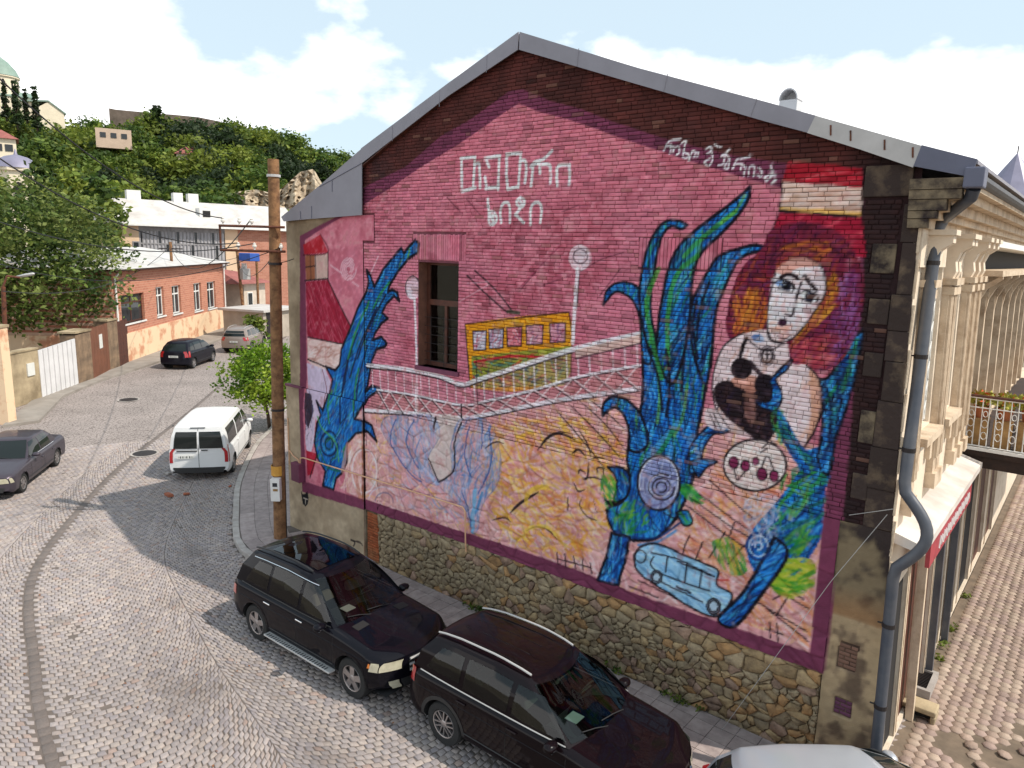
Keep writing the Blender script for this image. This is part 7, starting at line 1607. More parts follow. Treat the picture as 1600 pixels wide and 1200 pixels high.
MB().hexa([(-9.3, -1.3, 9.4), (7.6, -1.3, 9.4), (7.6, 9.3, 9.4), (-9.3, 9.3, 9.4), (-9.3, -1.3, 9.7), (7.6, -1.3, 9.7), (7.6, 4, 11.6), (-9.3, 4, 11.6)]).build('nave_roof', M_green, church)
btp = D(31, 312, 96); zt_ = D(31, 250, 96)[2]; k = 96/F_PX
bt_ = tag(empty('bell_tower', (btp[0], btp[1], 0), az_of(31)), 'cream bell tower with a lilac dome among the trees on the left', 'bell tower')
zw = D(31, 264, 96)[2]; MB().lathe([(2.0, 0), (2.0, zw-0.3), (2.3, zw-0.3), (2.3, zw), (0, zw)], 8, Matrix.Rotation(PI/8, 4, 'Z')).build('tower_wall', M_churchw, bt_)
MB().lathe([(2.3, zw), (1.9, zw+0.7), (1.1, zw+1.2), (0.2, zw+1.45), (0.05, zw+2.0), (0, zw+2.1)], 16).build('dome', M_lil, bt_, smooth=True)
for a in (-PI/4, 0, PI/4): MB().prism([(x, -2.1, zz) for x, zz in [(-0.4, zw-4.6), (0.4, zw-4.6), (0.4, zw-2.0), (0.28, zw-1.6), (0, zw-1.45), (-0.28, zw-1.6), (-0.4, zw-2.0)]], (0, 0.28, 0)).build('arch_opening', M_dark, bt_, rot=(0, 0, a))
def hill_house(name, lab, u0, u1, vt, vb, d, wallm, roofm, nwin, roof_h=1.6):
    a, b = D(u0, vb, d), D(u1, vb, d); c = (a+b)/2; L = math.hypot(*(b-a)[:2]); h = D(u0, vt, d)[2]-a[2]
    t = tag(empty(name, (c[0], c[1], a[2]), math.atan2(b[1]-a[1], b[0]-a[0])), lab, 'house'); MB().box(-L/2, 0, -0.8, L/2, 6, h).build('wall', wallm, t)
    if roof_h: MB().hexa([(-L/2-0.4, -0.4, h), (L/2+0.4, -0.4, h), (L/2+0.4, 6.4, h), (-L/2-0.4, 6.4, h), (-L/2+1.5, 2.6, h+roof_h), (L/2-1.5, 2.6, h+roof_h), (L/2-1.5, 3.4, h+roof_h), (-L/2+1.5, 3.4, h+roof_h)]).build('roof', roofm, t)
    for i in range(nwin):
        x = -L/2+L*(i+0.7)/(nwin+0.4); MB().box(x-0.45, -0.08, h*0.38, x+0.45, 0.02, h*0.72).build('window', M_dglass, t)
    return t
hill_house('cream_hill_house', 'cream house with a reddish roof above the bell tower', -30, 27, 213, 245, 125, M_churchw, M_tile, 3, 1.4)
hill_house('pink_hill_house', 'flat pink house with two windows in the middle of the hillside', 150, 206, 199, 222, 150, M_pinkw, M_tile, 3, 0)
hill_house('red_roof_hill_house', 'house with a red roof half hidden in the wood', 276, 322, 240, 248, 150, M_churchw, M_tile, 2, 1.6)
# ---- red brick house on the far side of the street
M_rbrick = mat('orange_brick', S(184, 104, 76), 0.9, col2=S(158, 84, 62), scale=1.4, bump=0.2, bscale=9)
def brick_nodes(m, w, h, sc, c1, c2, cm):
    n = m.node_tree.nodes; l = m.node_tree.links; p = n['Principled BSDF']; tcn = n.new('ShaderNodeTexCoord'); b = n.new('ShaderNodeTexBrick'); b.inputs['Scale'].default_value = sc; b.inputs['Brick Width'].default_value = w; b.inputs['Row Height'].default_value = h; b.inputs['Mortar Size'].default_value = 0.008
    b.inputs['Color1'].default_value = (*c1, 1); b.inputs['Color2'].default_value = (*c2, 1); b.inputs['Mortar'].default_value = (*cm, 1); mp_ = n.new('ShaderNodeMapping'); mp_.inputs['Rotation'].default_value = (PI/2, 0, 0); l.new(tcn.outputs['Object'], mp_.inputs['Vector']); l.new(mp_.outputs['Vector'], b.inputs['Vector']); l.new(b.outputs['Color'], p.inputs['Base Color'])
brick_nodes(M_rbrick, 0.5, 0.16, 1.0, S(184, 122, 98), S(168, 106, 84), S(198, 166, 144))
M_creamb = mat('cream_plinth_plaster', S(226, 196, 162), 0.9, col2=S(196, 140, 108), scale=0.9, bump=0.3, ramp=(0.5, 0.62)); M_wroof = mat('pale_metal_roof', S(206, 202, 198), 0.5, 0.1, col2=S(180, 172, 166), scale=0.8, bump=0.1, bscale=3)
Ah, Bh = np.array([-30.9, 7.6]), np.array([-47.0, 23.6]); th_ = (Bh-Ah)/np.linalg.norm(Bh-Ah); Lh = np.linalg.norm(Bh-Ah)
def wallhit(u, v, A, t):
    d = ray(u, v); n_ = np.array([-t[1], t[0]]); k = ((A-CAM[:2])@n_)/(d[:2]@n_); p = CAM+d*k; return (p[:2]-A)@t, p[2]
# the viewer sees the face from the right-hand side of t; local x along t, local +y away from the street
rh = tag(empty('red_brick_house', (Ah[0], Ah[1], 0), math.atan2(th_[1], th_[0])), 'orange brick house with a cream plinth and pale metal roof', 'house')
HE = 5.9; sgn = 1.0                                       # local +y points to the left of t: away from the street
wins = [((243, 258), (449, 492)), ((268, 284), (447, 488)), ((302, 316), (443, 484)), ((323, 338), (441, 480))]; ops = []
for (ua, ub), (va, vb) in wins:
    s0, z1 = wallhit(ua, va, Ah, th_); s1, z0 = wallhit(ub, vb, Ah, th_); ops.append((s0, s1, z0, z1))
s0, z1 = wallhit(188, 462, Ah, th_); s1, z0 = wallhit(227, 499, Ah, th_); ops.insert(0, (max(s0, 0.3), s1, z0, z1))
wm = MB(); y = 0.0; ops = sorted(ops)
zp = 1.9
for (a, b, c, d) in ops:
    wm.box(y, 0, zp, a, 0.4, HE); wm.box(a, 0, zp, b, 0.4, c); wm.box(a, 0, d, b, 0.4, HE); y = b
wm.box(y, 0, zp, Lh, 0.4, HE); wm.box(0, 0.4, zp, 0.4, 9, HE).box(Lh-0.4, 0.4, zp, Lh, 9, HE).box(0, 8.6, 0, Lh, 9, HE); wm.build('wall', M_rbrick, rh)
MB().box(-0.02, -0.06, 0, Lh+0.02, 9, zp).build('plinth', M_creamb, rh)
for i, (a, b, c, d) in enumerate(ops):
    w = MB().box(a, 0.16, c, a+0.1, 0.24, d).box(b-0.1, 0.16, c, b, 0.24, d).box(a+0.1, 0.16, d-0.1, b-0.1, 0.24, d).box(a+0.1, 0.16, c, b-0.1, 0.24, c+0.1).box(a+0.1, 0.15, c+(d-c)*0.68, b-0.1, 0.23, c+(d-c)*0.68+0.1).box((a+b)/2-0.05, 0.155, c+0.1, (a+b)/2+0.05, 0.235, d-0.1).build('window', M_brown if i == 0 else M_white, rh)
    MB().box(a+0.1, 0.19, c+0.1, b-0.1, 0.20, d-0.1).build('pane', M_dglass, w)
    if i: MB().box(a+0.1, 0.30, c+0.1, a+0.1+(b-a)*(0.75 if i < 3 else 0.3), 0.32, d-0.3).build('blind', mat('blind', S(206, 196, 180), 0.9) if i == 1 else M_bpanel, w)
    MB().box(a-0.12, -0.08, c-0.10, b+0.12, 0.16, c).build('window_sill', M_white, w)
e = 0.5; RH = 1.35
MB().hexa([(-e, -e, HE), (Lh+e, -e, HE), (Lh+e, 9+e, HE), (-e, 9+e, HE), (-e, -e, HE+0.12), (Lh+e, -e, HE+0.12), (Lh+e, 9+e, HE+0.12), (-e, 9+e, HE+0.12)]).build('eaves', M_brown, rh)
MB().hexa([(-e-0.1, -e-0.1, HE+0.12), (Lh+e+0.1, -e-0.1, HE+0.12), (Lh+e+0.1, 9+e, HE+0.12), (-e-0.1, 9+e, HE+0.12), (2.0, 4.2, HE+RH), (Lh-7.0, 4.2, HE+RH), (Lh-7.0, 4.8, HE+RH), (2.0, 4.8, HE+RH)]).build('roof', M_wroof, rh)
for x in (0.15, Lh-0.2): MB().tube([(x, -0.5, HE), (x, -0.14, HE-0.4), (x, -0.14, 0.1)], 0.07, 8).build('downpipe', M_white, rh)
# ---- gallery house behind it
A2, B2 = D(166, 400, 88)[:2], D(462, 400, 93)[:2]; t2 = (B2-A2)/np.linalg.norm(B2-A2); L2 = np.linalg.norm(B2-A2)
gh_ = tag(empty('gallery_house', (A2[0], A2[1], 0), math.atan2(t2[1], t2[0])), 'long pale house with a glazed grey gallery and white metal roof', 'house')
h2 = lambda u, v: wallhit(u, v, A2, t2)
ze = h2(300, 354)[1]; sa, sb = h2(218, 380)[0], h2(352, 380)[0]; sc_ = h2(372, 380)[0]
M_galw = mat('cream_house_plaster', S(220, 190, 160), 0.9, var=0.15, scale=0.5); M_gal = mat('grey_gallery_timber', S(150, 148, 150), 0.8, col2=S(118, 116, 118), scale=1.5); M_galp = mat('gallery_panel', S(176, 174, 178), 0.7, var=0.2, scale=1); M_obr = mat('old_brick', S(176, 106, 82), 0.9, var=0.3, scale=1); brick_nodes(M_obr, 0.5, 0.18, 1.0, S(180, 124, 104), S(164, 108, 88), S(186, 156, 138))
MB().box(0, 0, 0, sa, 9, ze).build('wall', M_galw, gh_); MB().box(sa, 0.5, 0, sb, 9, ze).build('wall', M_galw, gh_); MB().box(sb, 0, 0, sc_, 9, ze).build('corner_pier', M_galw, gh_); MB().box(sc_, 0.05, 0, L2, 9, ze).build('brick_wall', M_obr, gh_)
z0g, z1g, ztr = h2(300, 420)[1]-1.5, h2(300, 363)[1], h2(300, 383)[1]; gal = MB().box(sa, 0.02, z1g, sb, 0.5, ze).box(sa, 0.1, z0g, sb, 0.2, z0g+0.2).box(sa, 0.06, ztr, sb, 0.2, ztr+0.14).build('gallery', M_gal, gh_)
ng = 24
for k in range(ng):
    a = sa+(sb-sa)*k/ng; b = sa+(sb-sa)*(k+1)/ng
    MB().box(a-0.06, 0.02 if k % 8 == 0 else 0.05, z0g, a+0.06+(0.1 if k % 8 == 0 else 0), 0.2, z1g).build('mullion', M_gal, gal)
    MB().box(a+0.06, 0.14, ztr+0.14, b-0.06, 0.17, z1g).build('pane', M_galp if k % 5 else M_dglass, gal); MB().box(a+0.06, 0.14, z0g+0.2, b-0.06, 0.17, ztr).build('pane', M_galp if k % 7 else M_dglass, gal)
wx, wz0 = h2(208, 396); wx1, wz1 = h2(218, 377); w = MB().box(wx, -0.05, wz0, wx1, 0.05, wz1).build('window', M_gal, gh_); MB().box(wx+0.12, -0.07, wz0+0.12, wx1-0.12, -0.04, wz1-0.12).build('pane', M_dglass, w)
zr_ = D(300, 317, 95.5)[2]
roof2 = MB().hexa([(-0.8, -0.8, ze), (L2+0.8, -0.8, ze), (L2+0.8, 9.8, ze), (-0.8, 9.8, ze), (1.6, 4.2, zr_), (L2+0.4, 4.2, zr_), (L2+0.4, 5, zr_), (1.6, 5, zr_)]).build('roof', M_wroof, gh_)
MB().box(-0.8, -0.86, ze-0.14, L2+0.8, -0.72, ze+0.02).build('eaves_gutter', M_white, roof2)
for u, w_ in ((220, 0.7), (290, 0.5), (314, 0.55)):
    x = h2(u, 318)[0]*1.02; MB().box(x-w_, 4.0, zr_-0.8, x+w_, 5.2, zr_+0.95).build('chimney', M_white, roof2)
x = h2(327, 330)[0]; dm = MB().box(x-0.75, 1.2, ze+0.9, x+0.75, 4.0, zr_-0.7).build('dormer', M_white, roof2); MB().box(x-0.4, 1.14, ze+1.15, x+0.4, 1.22, ze+1.85).build('louvre', M_dark, dm)
# ---- little tiled house and a garden wall beyond the parked cars
A3, B3 = D(383, 500, 74)[:2], D(416, 500, 77)[:2]; t3 = (B3-A3)/np.linalg.norm(B3-A3); L3 = np.linalg.norm(B3-A3)
lh = tag(empty('tiled_cottage', (A3[0], A3[1], 0), math.atan2(t3[1], t3[0])), 'small whitewashed house with a red tiled roof beside the street', 'house'); h3 = lambda u, v: wallhit(u, v, A3, t3)
ze3 = h3(400, 442)[1]; MB().box(0, 0, 0, L3, 6, ze3).build('wall', mat('white_brick', S(206, 192, 176), 0.9, var=0.25, scale=1.2), lh)
MB().hexa([(-1.4, -0.6, ze3), (L3+0.5, -0.6, ze3), (L3+0.5, 6.6, ze3), (-1.4, 6.6, ze3), (-0.4, 2.6, ze3+1.4), (L3-0.6, 2.6, ze3+1.0), (L3-0.6, 3.4, ze3+1.0), (-0.4, 3.4, ze3+1.4)]).build('roof', M_tile, lh)
a, b = h3(387, 486), h3(394, 456); w = MB().box(a[0], -0.06, a[1], b[0], 0.04, b[1]).build('window', M_white, lh); MB().box(a[0]+0.1, -0.08, a[1]+0.1, b[0]-0.1, -0.05, b[1]-0.1).build('pane', M_dglass, w)
A4, B4 = D(413, 545, 62)[:2], D(470, 545, 66)[:2]; t4 = (B4-A4)/np.linalg.norm(B4-A4); L4 = np.linalg.norm(B4-A4); h4 = lambda u, v: wallhit(u, v, A4, t4)
gwz = h4(430, 486)[1]; pw = tag(empty('pale_annexe', (A4[0], A4[1], 0), math.atan2(t4[1], t4[0])), 'pale low annexe with a dark gate behind the wooden pole', 'building')
MB().box(0, 0, 0, L4, 4, gwz).build('wall', mat('grey_annexe_plaster', S(176, 164, 150), 0.9, var=0.25, scale=1), pw); MB().box(-0.3, -0.3, gwz, L4, 4.3, gwz+0.18).build('roof', M_wroof, pw); MB().box(0.4, -0.06, 0, 1.3, 0.04, 2.4).build('gate', M_iron, pw)
# ---- boundary wall with gates, left
def seg_thing(name, lab, cat, ua, va, ub, vb, h0, h1, m, th=0.35):
    a, b = G(ua, va)[:2], G(ub, vb)[:2]; L = np.linalg.norm(b-a); t = tag(empty(name, (a[0], a[1], 0), math.atan2(b[1]-a[1], b[0]-a[0])), lab, cat)
    return t, L, MB().hexa([(0, 0, 0), (L, 0, 0), (L, th, 0), (0, th, 0), (0, 0, h0), (L, 0, h1), (L, th, h1), (0, th, h0)])
M_conc = mat('stained_concrete', S(176, 158, 128), 0.95, col2=S(128, 112, 88), scale=0.9, bump=0.4, ramp=(0.4, 0.65)); M_wgate = mat('white_sheet_gate', S(216, 214, 214), 0.55, var=0.15, scale=1); M_bgate = mat('brown_sheet_gate', S(120, 74, 52), 0.6, var=0.3, scale=1.4); M_pier = mat('rubble_pier', S(140, 116, 92), 0.95, col2=S(92, 76, 62), scale=2, bump=0.8, bscale=6)
t, L, mb = seg_thing('concrete_wall', 'stained concrete garden wall left of the white gate', 'wall', 14, 640, 66, 624, 2.5, 2.5, M_conc); mb.build('wall_panel', M_conc, t); MB().box(0, -0.05, 2.5, L, 0.4, 2.58).build('coping', M_conc, t); MB().box(L-0.9, -0.06, 1.3, L-0.4, 0.0, 1.9).build('notice', M_plate, t)
t, L, mb = seg_thing('white_gate', 'white ribbed metal gate in the garden wall', 'gate', 66, 624, 124, 602, 2.35, 2.55, M_wgate, 0.06)
for k in range(16): x = L*k/16; MB().box(x+0.01, 0.02 if k % 2 else -0.02, 0.08, x+L/16-0.01, 0.08, 2.4+0.15*k/16).build('panel', M_wgate, t)
MB().box(0, 0.08, 0.3, L, 0.12, 0.4).box(0, 0.08, 1.9, L, 0.12, 2.0).build('rail', M_iron, t)
t, L, mb = seg_thing('gate_pier', 'wide stone pier between the white gate and the brown gate', 'pier', 124, 602, 147, 594, 2.7, 2.8, M_pier, 0.8); mb.build('pier_block', M_pier, t); MB().box(-0.05, -0.06, 2.8, L+0.05, 0.9, 2.9).build('cap', M_conc, t)
t, L, mb = seg_thing('brown_gate', 'brown metal gate with a small white notice', 'gate', 147, 594, 173, 580, 2.9, 3.0, M_bgate, 0.06)
for k in range(6): x = L*k/6; MB().box(x+0.01, 0.0, 0.05, x+L/6-0.01, 0.06, 2.9).build('panel', M_bgate, t)
MB().box(L*0.45, -0.03, 1.6, L*0.62, -0.004, 2.4).build('notice', M_plate, t)
t, L, mb = seg_thing('stone_pier', 'rough stone pier between the two brown gates', 'pier', 173, 580, 188, 575, 3.0, 3.0, M_pier, 0.8); mb.build('pier_block', M_pier, t); MB().box(-0.05, -0.06, 3.0, L+0.05, 0.9, 3.1).build('cap', M_conc, t)
t, L, mb = seg_thing('brown_door', 'narrow dark brown yard door next to the red brick house', 'door', 188, 575, 203, 567, 2.9, 2.9, M_bgate, 0.06)
for k in range(4): x = L*k/4; MB().box(x+0.01, 0.0, 0.05, x+L/4-0.01, 0.06, 2.85).build('panel', M_brown, t)
a = G(14, 664)[:2]; t = tag(empty('corner_wall', (a[0], a[1], 0), math.atan2(right[1], right[0])), 'beige stone wall end cut by the left edge', 'wall'); MB().box(-9, 0, 0, -0.0, 0.5, 4.1).build('wall_panel', M_creamb, t); MB().box(-9, -0.05, 4.1, 0.05, 0.55, 4.2).build('coping', M_conc, t)
# ---- spire behind the roof on the right
p = D(1590, 240, 62); sp = tag(empty('church_spire', (p[0], p[1], 0)), 'grey conical church spire rising behind the eaves on the right', 'spire')
MB().lathe([(2.35, p[2]-3.3), (2.2, p[2]-3.1), (0.05, p[2]), (0, p[2]+0.1)], 12).build('cone', M_lil, sp); MB().lathe([(2.0, 0), (2.0, p[2]-3.3), (0, p[2]-3.3)], 12).build('tower_wall', M_churchw, sp); MB().tube([(0, 0, p[2]), (0, 0, p[2]+0.5)], 0.04, 5).build('finial', M_iron, sp)
# ================================================================ poles, cables, street bits
M_pole = mat('weathered_pole', S(142, 104, 70), 0.9, col2=S(92, 62, 40), scale=5, bump=0.6, bscale=22, ramp=(0.4, 0.65)); M_ins = mat('porcelain', S(220, 216, 208), 0.3, var=0)
b = G(438, 846)[:2]; dpl = math.hypot(b[0]-CAM[0], b[1]-CAM[1]); ztop = D(427, 249, dpl)[2]
up_ = tag(empty('wooden_pole', (b[0], b[1], 0)), 'tall weathered wooden utility pole at the left end of the mural', 'utility pole')
lean = (D(427, 249, dpl)-np.array([b[0], b[1], ztop]))[:2]; MB().tube([(0, 0, 0), (lean[0]*0.5, lean[1]*0.5, ztop*0.5), (lean[0], lean[1], ztop)], [0.165, 0.15, 0.135], 16).build('pole', M_pole, up_, smooth=True)
LV = np.array([-right[0], -right[1], 0]); LV /= np.linalg.norm(LV)
z1, z2 = D(400, 354, dpl)[2], D(400, 392, dpl)[2]; o1 = lean*(z1/ztop)
def armp(s_, z, off=-0.17): q = np.array([o1[0], o1[1], z])+LV*s_; f = np.array([right[1], -right[0], 0]); return tuple(q+f*(-off)*1.0)
fr_ = MB()
for z in (z1, z2): fr_.tube([armp(-0.30, z), armp(1.30, z)], 0.035, 6)
fr_.tube([armp(1.28, z1), armp(1.28, z2)], 0.03, 6); arm = fr_.build('cross_arm', M_rust, up_)
for s_, z in ((0.5, z1), (0.8, z1), (0.45, z2), (0.85, z2), (-0.2, z2), (1.2, z1)):
    q = armp(s_, z); MB().lathe([(0.0, 0), (0.022, 0.0), (0.022, 0.08), (0.05, 0.09), (0.055, 0.13), (0.03, 0.15), (0.04, 0.18), (0.0, 0.2)], 10, Matrix.Translation(q)).build('insulator', M_ins, arm)
for z in (D(430, 275, dpl)[2], D(430, 412, dpl)[2], D(430, 640, dpl)[2]): MB().lathe([(0.15, z-0.03), (0.165, z-0.03), (0.165, z+0.03), (0.15, z+0.03)], 14, Matrix.Translation((lean[0]*z/ztop, lean[1]*z/ztop, 0)), closed=True).build('band', M_iron if z < 7.5 else M_silver, up_)
FVv = np.array([right[1], -right[0], 0]); FVv /= np.linalg.norm(FVv)
zm = D(437, 760, dpl)[2]; mbx = MB().box(-0.12, -0.09, -0.30, 0.12, 0.09, 0.30).build('meter_box', M_white, up_, loc=tuple(np.array([0.02, 0, zm])+FVv*0.22), rot=(0, 0, math.atan2(right[1], right[0])), bevel=0.012)
MB().box(-0.06, -0.098, 0.10, 0.06, -0.09, 0.2).build('meter_window', M_dglass, mbx); MB().box(-0.05, -0.098, -0.02, 0.07, -0.09, 0.04).build('sticker', M_ochre, mbx)
MB().lathe([(0.165, 0), (0.172, 0), (0.172, 0.26), (0.165, 0.26)], 14, Matrix.Translation((0, 0, zm+0.33)), closed=True).build('yellow_band', mat('yellow_paint', S(206, 150, 60), 0.7), up_)
MB().tube([(0.1, 0.12, 0.0), (0.11, 0.13, 2.6), (0.1, 0.12, zm+3)], 0.03, 6).build('riser_cable', M_black, up_)
def cable(name, lab, a, b_, sag, r=0.012, n=26, grp=None):
    a, b_ = np.array(a, float), np.array(b_, float); pts = [tuple(a+(b_-a)*t-np.array([0, 0, sag*4*t*(1-t)])) for t in np.linspace(0, 1, n)]
    tag(MB().tube(pts, r, 5).build(name, M_black, None), lab, 'cable', grp)
B0 = np.array([b[0], b[1], 0])
A1 = tuple(B0+np.array(armp(1.2, z1+0.18))); A2_ = tuple(B0+np.array(armp(0.5, z1+0.18))); A3_ = tuple(B0+np.array(armp(0.85, z2+0.18))); A4_ = tuple(B0+np.array(armp(0.45, z2+0.18)))
cable('overhead_cable', 'uppermost overhead cable crossing the cloudy sky at the left', A1, tuple(D(-60, 65, 14.5)), 0.55, 0.014)
cable('overhead_cable', 'second overhead cable passing in front of the bell tower', A3_, tuple(D(-60, 205, 16)), 0.6, 0.014)
cable('overhead_cable', 'overhead cable passing in front of the big tree crown', A4_, tuple(D(-60, 325, 20)), 0.5, 0.012)
cable('overhead_cable', 'lowest overhead cable sloping from the wooden pole to the far left', tuple(B0+np.array(armp(-0.2, z2+0.1))), tuple(D(-60, 392, 24)), 0.8, 0.010)
cable('drop_wire', 'thin drop wire from the wooden pole to the eaves of the mural building', tuple(B0+np.array([lean[0]*0.9, lean[1]*0.9, z2-0.3])), (-0.45, 1.2, 8.0), 0.12, 0.010)
# ---- other poles
def simple_pole(name, lab, u, v, utop, vtop, m, r, cat='utility pole'):
    q = G(u, v)[:2]; d = math.hypot(q[0]-CAM[0], q[1]-CAM[1]); tp = D(utop, vtop, d); t = tag(empty(name, (q[0], q[1], 0)), lab, cat); e = tp[:2]-q
    MB().tube([(0, 0, 0), (e[0]*0.5, e[1]*0.5, tp[2]*0.5), (e[0], e[1], tp[2])], [r, r*0.9, r*0.8], 10).build('pole', m, t, smooth=True); return t, e, tp[2], d
t, e, h, d = simple_pole('street_lamp', 'rusty street lamp post on the far left with a short arm', 14, 655, 5, 448, M_rust, 0.11, 'street lamp')
q = D(40, 430, d)-np.array(t.location); MB().tube([(e[0], e[1], h), (e[0]*0.8+q[0]*0.2, e[1]*0.8+q[1]*0.2, h+0.45), tuple(q*np.array([0.75, 0.75, 1])+np.array([e[0]*0.25, e[1]*0.25, -0.1]))], 0.05, 8).build('arm', M_rust, t, smooth=True)
hd = MB().lathe([(0, -0.45), (0.07, -0.42), (0.12, 0), (0.10, 0.35), (0, 0.4)], 10, Matrix.Translation(tuple(q)) @ Matrix.Rotation(math.atan2(right[1], right[0]), 4, 'Z') @ Matrix.Rotation(PI/2-0.2, 4, 'Y') @ Matrix.Diagonal((0.6, 1, 1, 1))).build('lamp_head', M_silver, t, smooth='all')
t, e, h, d3 = simple_pole('utility_pole', 'slim grey utility pole in front of the red brick house', 277, 536, 266, 378, M_pole, 0.13)
MB().tube([tuple(np.array([e[0], e[1], h-0.5])+LV*0.9), tuple(np.array([e[0], e[1], h-0.5])-LV*0.9)], 0.05, 6).build('cross_arm', M_iron, t)
P3 = np.array(t.location)+np.array([e[0], e[1], h-0.4])
t, e, h, d4 = simple_pole('transformer_pole', 'twin pole with a transformer box and blue cover beyond the red house', 383, 511, 370, 390, M_pole, 0.15)
t2_ = MB().tube([(1.1, 0.8, 0), (1.1, 0.8, h*0.9)], 0.12, 8).build('second_pole', M_pole, t, smooth=True); MB().box(-0.3, -0.3, h*0.62, 0.5, 0.5, h*0.76).build('transformer', M_silver, t, bevel=0.03); MB().box(0.1, -0.4, h*0.86, 2.0, 0.6, h*0.96).build('blue_cover', mat('blue_sheet', S(40, 84, 168), 0.6, var=0.2), t, bevel=0.05)
for k in range(3): MB().lathe([(0, 0), (0.09, 0), (0.12, 0.2), (0.06, 0.3), (0.1, 0.45), (0, 0.5)], 8, Matrix.Translation((-0.2+0.3*k, 0.1, h*0.76))).build('insulator', M_ins, t)
P4 = np.array(t.location)+np.array([e[0], e[1], h*0.9])
cable('service_cable', 'thin cable from the slim pole to the transformer pole', P3, P4, 0.6, 0.02); cable('service_cable', 'cable from the wooden pole back to the transformer pole', tuple(B0+np.array(armp(-0.2, z2+0.18))), P4, 1.2, 0.014)
cable('service_cable', 'cable from the slim pole down the street to the street lamp', P3+np.array([0, 0, 0.1]), D(5, 455, 36.0), 1.2, 0.02); cable('service_cable', 'cable from the wooden pole to the slim pole', A2_, P3, 1.4, 0.016)
# thin wire slanting over the right foot of the mural wall
w0, w1, w2 = W(1398, 792), W(1306, 900), W(1150, 1128); tag(MB().tube([(w0[0], -0.12, w0[1]), (W(1330, 800)[0], -0.10, W(1330, 800)[1]-0.02)], 0.005, 5).tube([(W(1390, 800)[0], -0.14, W(1390, 800)[1]), (w1[0], -0.25, w1[1]), (w2[0]-0.1, -0.35, 0.13)], 0.005, 5).build('slack_wire', M_silver, None), 'thin slack wire slanting down across the corner of the mural', 'wire')
# ---- manhole covers, rubble, cellar hatch
for (u, v, r, lab) in ((201, 625, 0.42, 'round iron manhole cover far up the street'), (226, 709, 0.40, 'round iron manhole cover left of the white van')):
    q = G(u, v); t = tag(empty('manhole_cover', (q[0], q[1], 0.016)), lab, 'manhole', 'street manhole covers'); MB().lathe([(0, 0), (r, 0), (r, 0.012), (0, 0.012)], 24).build('cover', M_iron, t); MB().lathe([(r+0.01, 0), (r+0.09, 0), (r+0.09, 0.008), (r+0.01, 0.008)], 24, closed=True).build('rim', M_kerb, t)
M_bfrag = mat('brick_fragment', S(160, 92, 66), 0.9, var=0.3, scale=8)
for i, (u, v, s_, lab) in enumerate(((264, 775, 1.0, 'broken brick lying on the shaded setts behind the van'), (292, 773, 0.7, 'small brick piece to the right of the broken brick'), (360, 760, 0.5, 'brick crumb near the kerb behind the van'), (262, 741, 0.8, 'flat stone by the left rear corner of the van'))):
    q = G(u, v, 0.02); rr = np.random.default_rng(i); P = [(-.11, -.06, 0), (.11, -.05, 0), (.10, .06, 0), (-.12, .05, 0), (-.10, -.05, .07), (.09, -.045, .065), (.085, .05, .06), (-.105, .045, .07)]; P = [tuple((np.array(p)+rr.normal(0, 0.012, 3)*[1, 1, 0.4])*s_*1.3) for p in P]
    tag(MB().hexa(P).build('brick_fragment', M_bfrag if i < 3 else M_kerb, None, loc=tuple(q), rot=(0, 0, i*1.1), bevel=0.008), lab, 'brick')
M_litter = mat('dry_leaf', S(140, 92, 60), 0.9, var=0.3)
rr = np.random.default_rng(77); V = []
for k in range(260):
    q = np.array([rr.uniform(-9, 9), rr.uniform(-9, -2.0)]) if k % 2 else np.array([rr.uniform(-7.5, -1.6), rr.uniform(-1.4, 1.2)])
    if inpoly(PAVE, q[:1], q[1:])[0]: continue
    a = rr.uniform(0, 6.3); s_ = rr.uniform(0.015, 0.04); d1 = np.array([math.cos(a), math.sin(a)])*s_; d2 = np.array([-d1[1], d1[0]])*0.55
    for o_, z in ((-d1, 0.02), (d2, 0.028), (d1, 0.022), (-d2, 0.03)): V.append((q[0]+o_[0], q[1]+o_[1], z+0.006))
tag(link('fallen_leaves', np_mesh('fallen_leaves', np.array(V), np.arange(len(V)).reshape(-1, 4), M_litter)), 'dry leaves and scraps scattered on the setts', 'litter', kind='stuff')
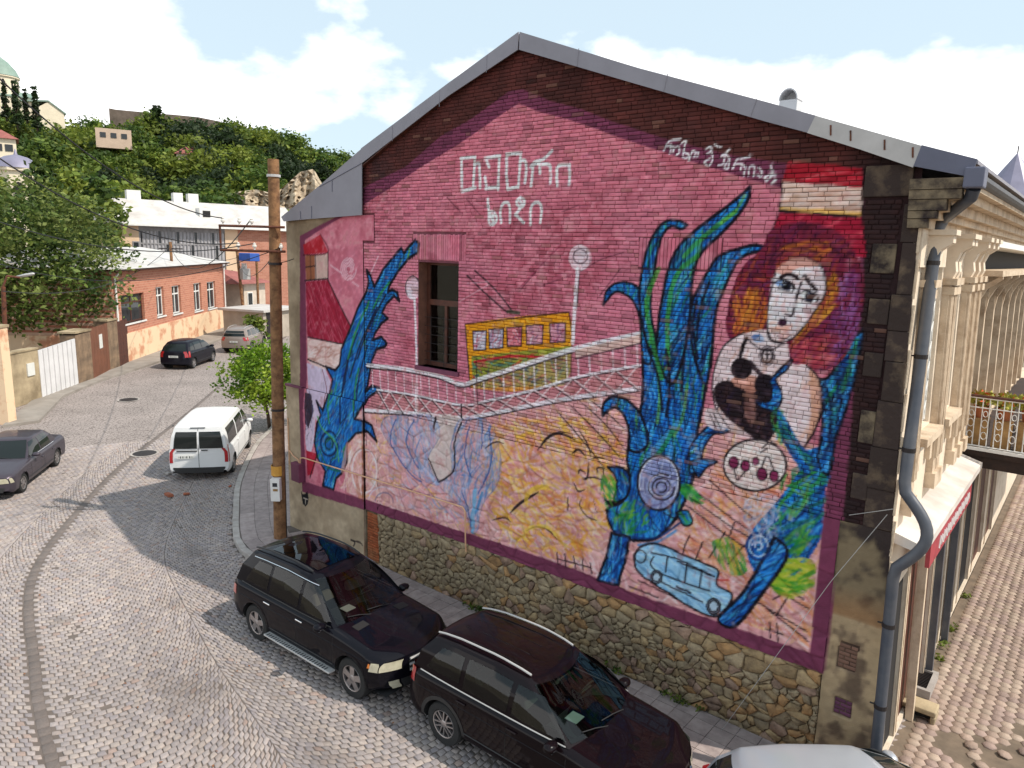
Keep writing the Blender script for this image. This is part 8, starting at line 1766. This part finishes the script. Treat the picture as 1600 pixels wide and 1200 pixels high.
# cellar light well beside the facade
q = G(1425, 1066); cw = tag(empty('cellar_grate', (q[0]+0.02, q[1], 0)), 'concrete cellar light well with an iron grate at the foot of the facade', 'grate')
MB().box(-0.30, -0.42, 0, 0.34, -0.34, 0.16).box(-0.30, 0.34, 0, 0.34, 0.42, 0.16).box(0.26, -0.34, 0, 0.34, 0.34, 0.16).box(-0.30, -0.34, 0, -0.24, 0.34, 0.16).build('frame', M_kerb, cw)
for k in range(12): MB().box(-0.24, -0.33+k*0.056, 0.10, 0.26, -0.31+k*0.056, 0.14).build('bar', M_iron, cw)
MB().box(-0.24, -0.34, 0.01, 0.26, 0.34, 0.03).build('well_floor', M_dark, cw)
q = G(1420, 1112); sb_ = tag(empty('stone_step', (q[0], q[1], 0)), 'worn stone block with a dark hollow below the cellar grate', 'step'); MB().box(-0.28, -0.16, 0.14, 0.42, 0.2, 0.24).box(-0.28, 0.12, 0, 0.42, 0.2, 0.14).box(-0.28, -0.16, 0, -0.2, 0.12, 0.14).box(0.34, -0.16, 0, 0.42, 0.12, 0.14).build('block', M_conc, sb_, bevel=0.025); MB().box(-0.2, -0.02, 0.01, 0.34, 0.11, 0.13).build('hollow', M_dark, sb_)
# loose pavers and broken edges round the hole in the alley
for i, (x, y, r) in enumerate(((15.5, 1.75, 0.3), (15.75, 2.3, 1.1), (16.0, 2.6, 2.0), (15.3, 2.2, 0.7))):
    V, F, Cc = hexm(np.array([[0.0, 0.0]])); o = link('loose_paver', np_mesh('loose_paver', V, F, M_paver, Cc)); o.location = (x, y, 0.03); o.rotation_euler = (0.12*math.sin(i*2), 0.15*math.cos(i), r)
    tag(o, ['loose paver lying nearest the bottom edge in the broken alley patch', 'tilted loose paver in the middle of the broken alley patch', 'loose paver at the right end of the broken alley patch', 'loose paver at the left end of the broken alley patch'][i], 'paver')
# weeds along the foot of the wall
rr = np.random.default_rng(4); V, F, Cc = [], [], []; n0 = 0
for k in range(70):
    x = rr.choice([rr.uniform(5.5, 9.5), rr.uniform(8, 13.2), rr.uniform(6.5, 7.2)]); v, f, c = crown(k, (0.05+0.06*rr.random(), 0.05, 0.05+0.05*rr.random()), 3, 6, 0.035, GD, 'round', 0.5); v = v+np.array([x, -0.10-0.04*rr.random(), 0.16]); V.append(v); F.append(f+n0); Cc.append(c); n0 += len(v)
for k in range(9):
    y = rr.uniform(2.5, 9); v, f, c = crown(900+k, (0.06, 0.08, 0.05), 3, 6, 0.04, GY, 'round', 0.5); v = v+np.array([14.35+0.1*rr.random(), y, 0.05]); V.append(v); F.append(f+n0); Cc.append(c); n0 += len(v)
tag(link('weeds', np_mesh('weeds', np.vstack(V), np.vstack(F), M_leaf, np.vstack(Cc))), 'small green weeds along the foot of the walls', 'weeds', kind='stuff')
scene.render.resolution_x = 1024; scene.render.resolution_y = 768
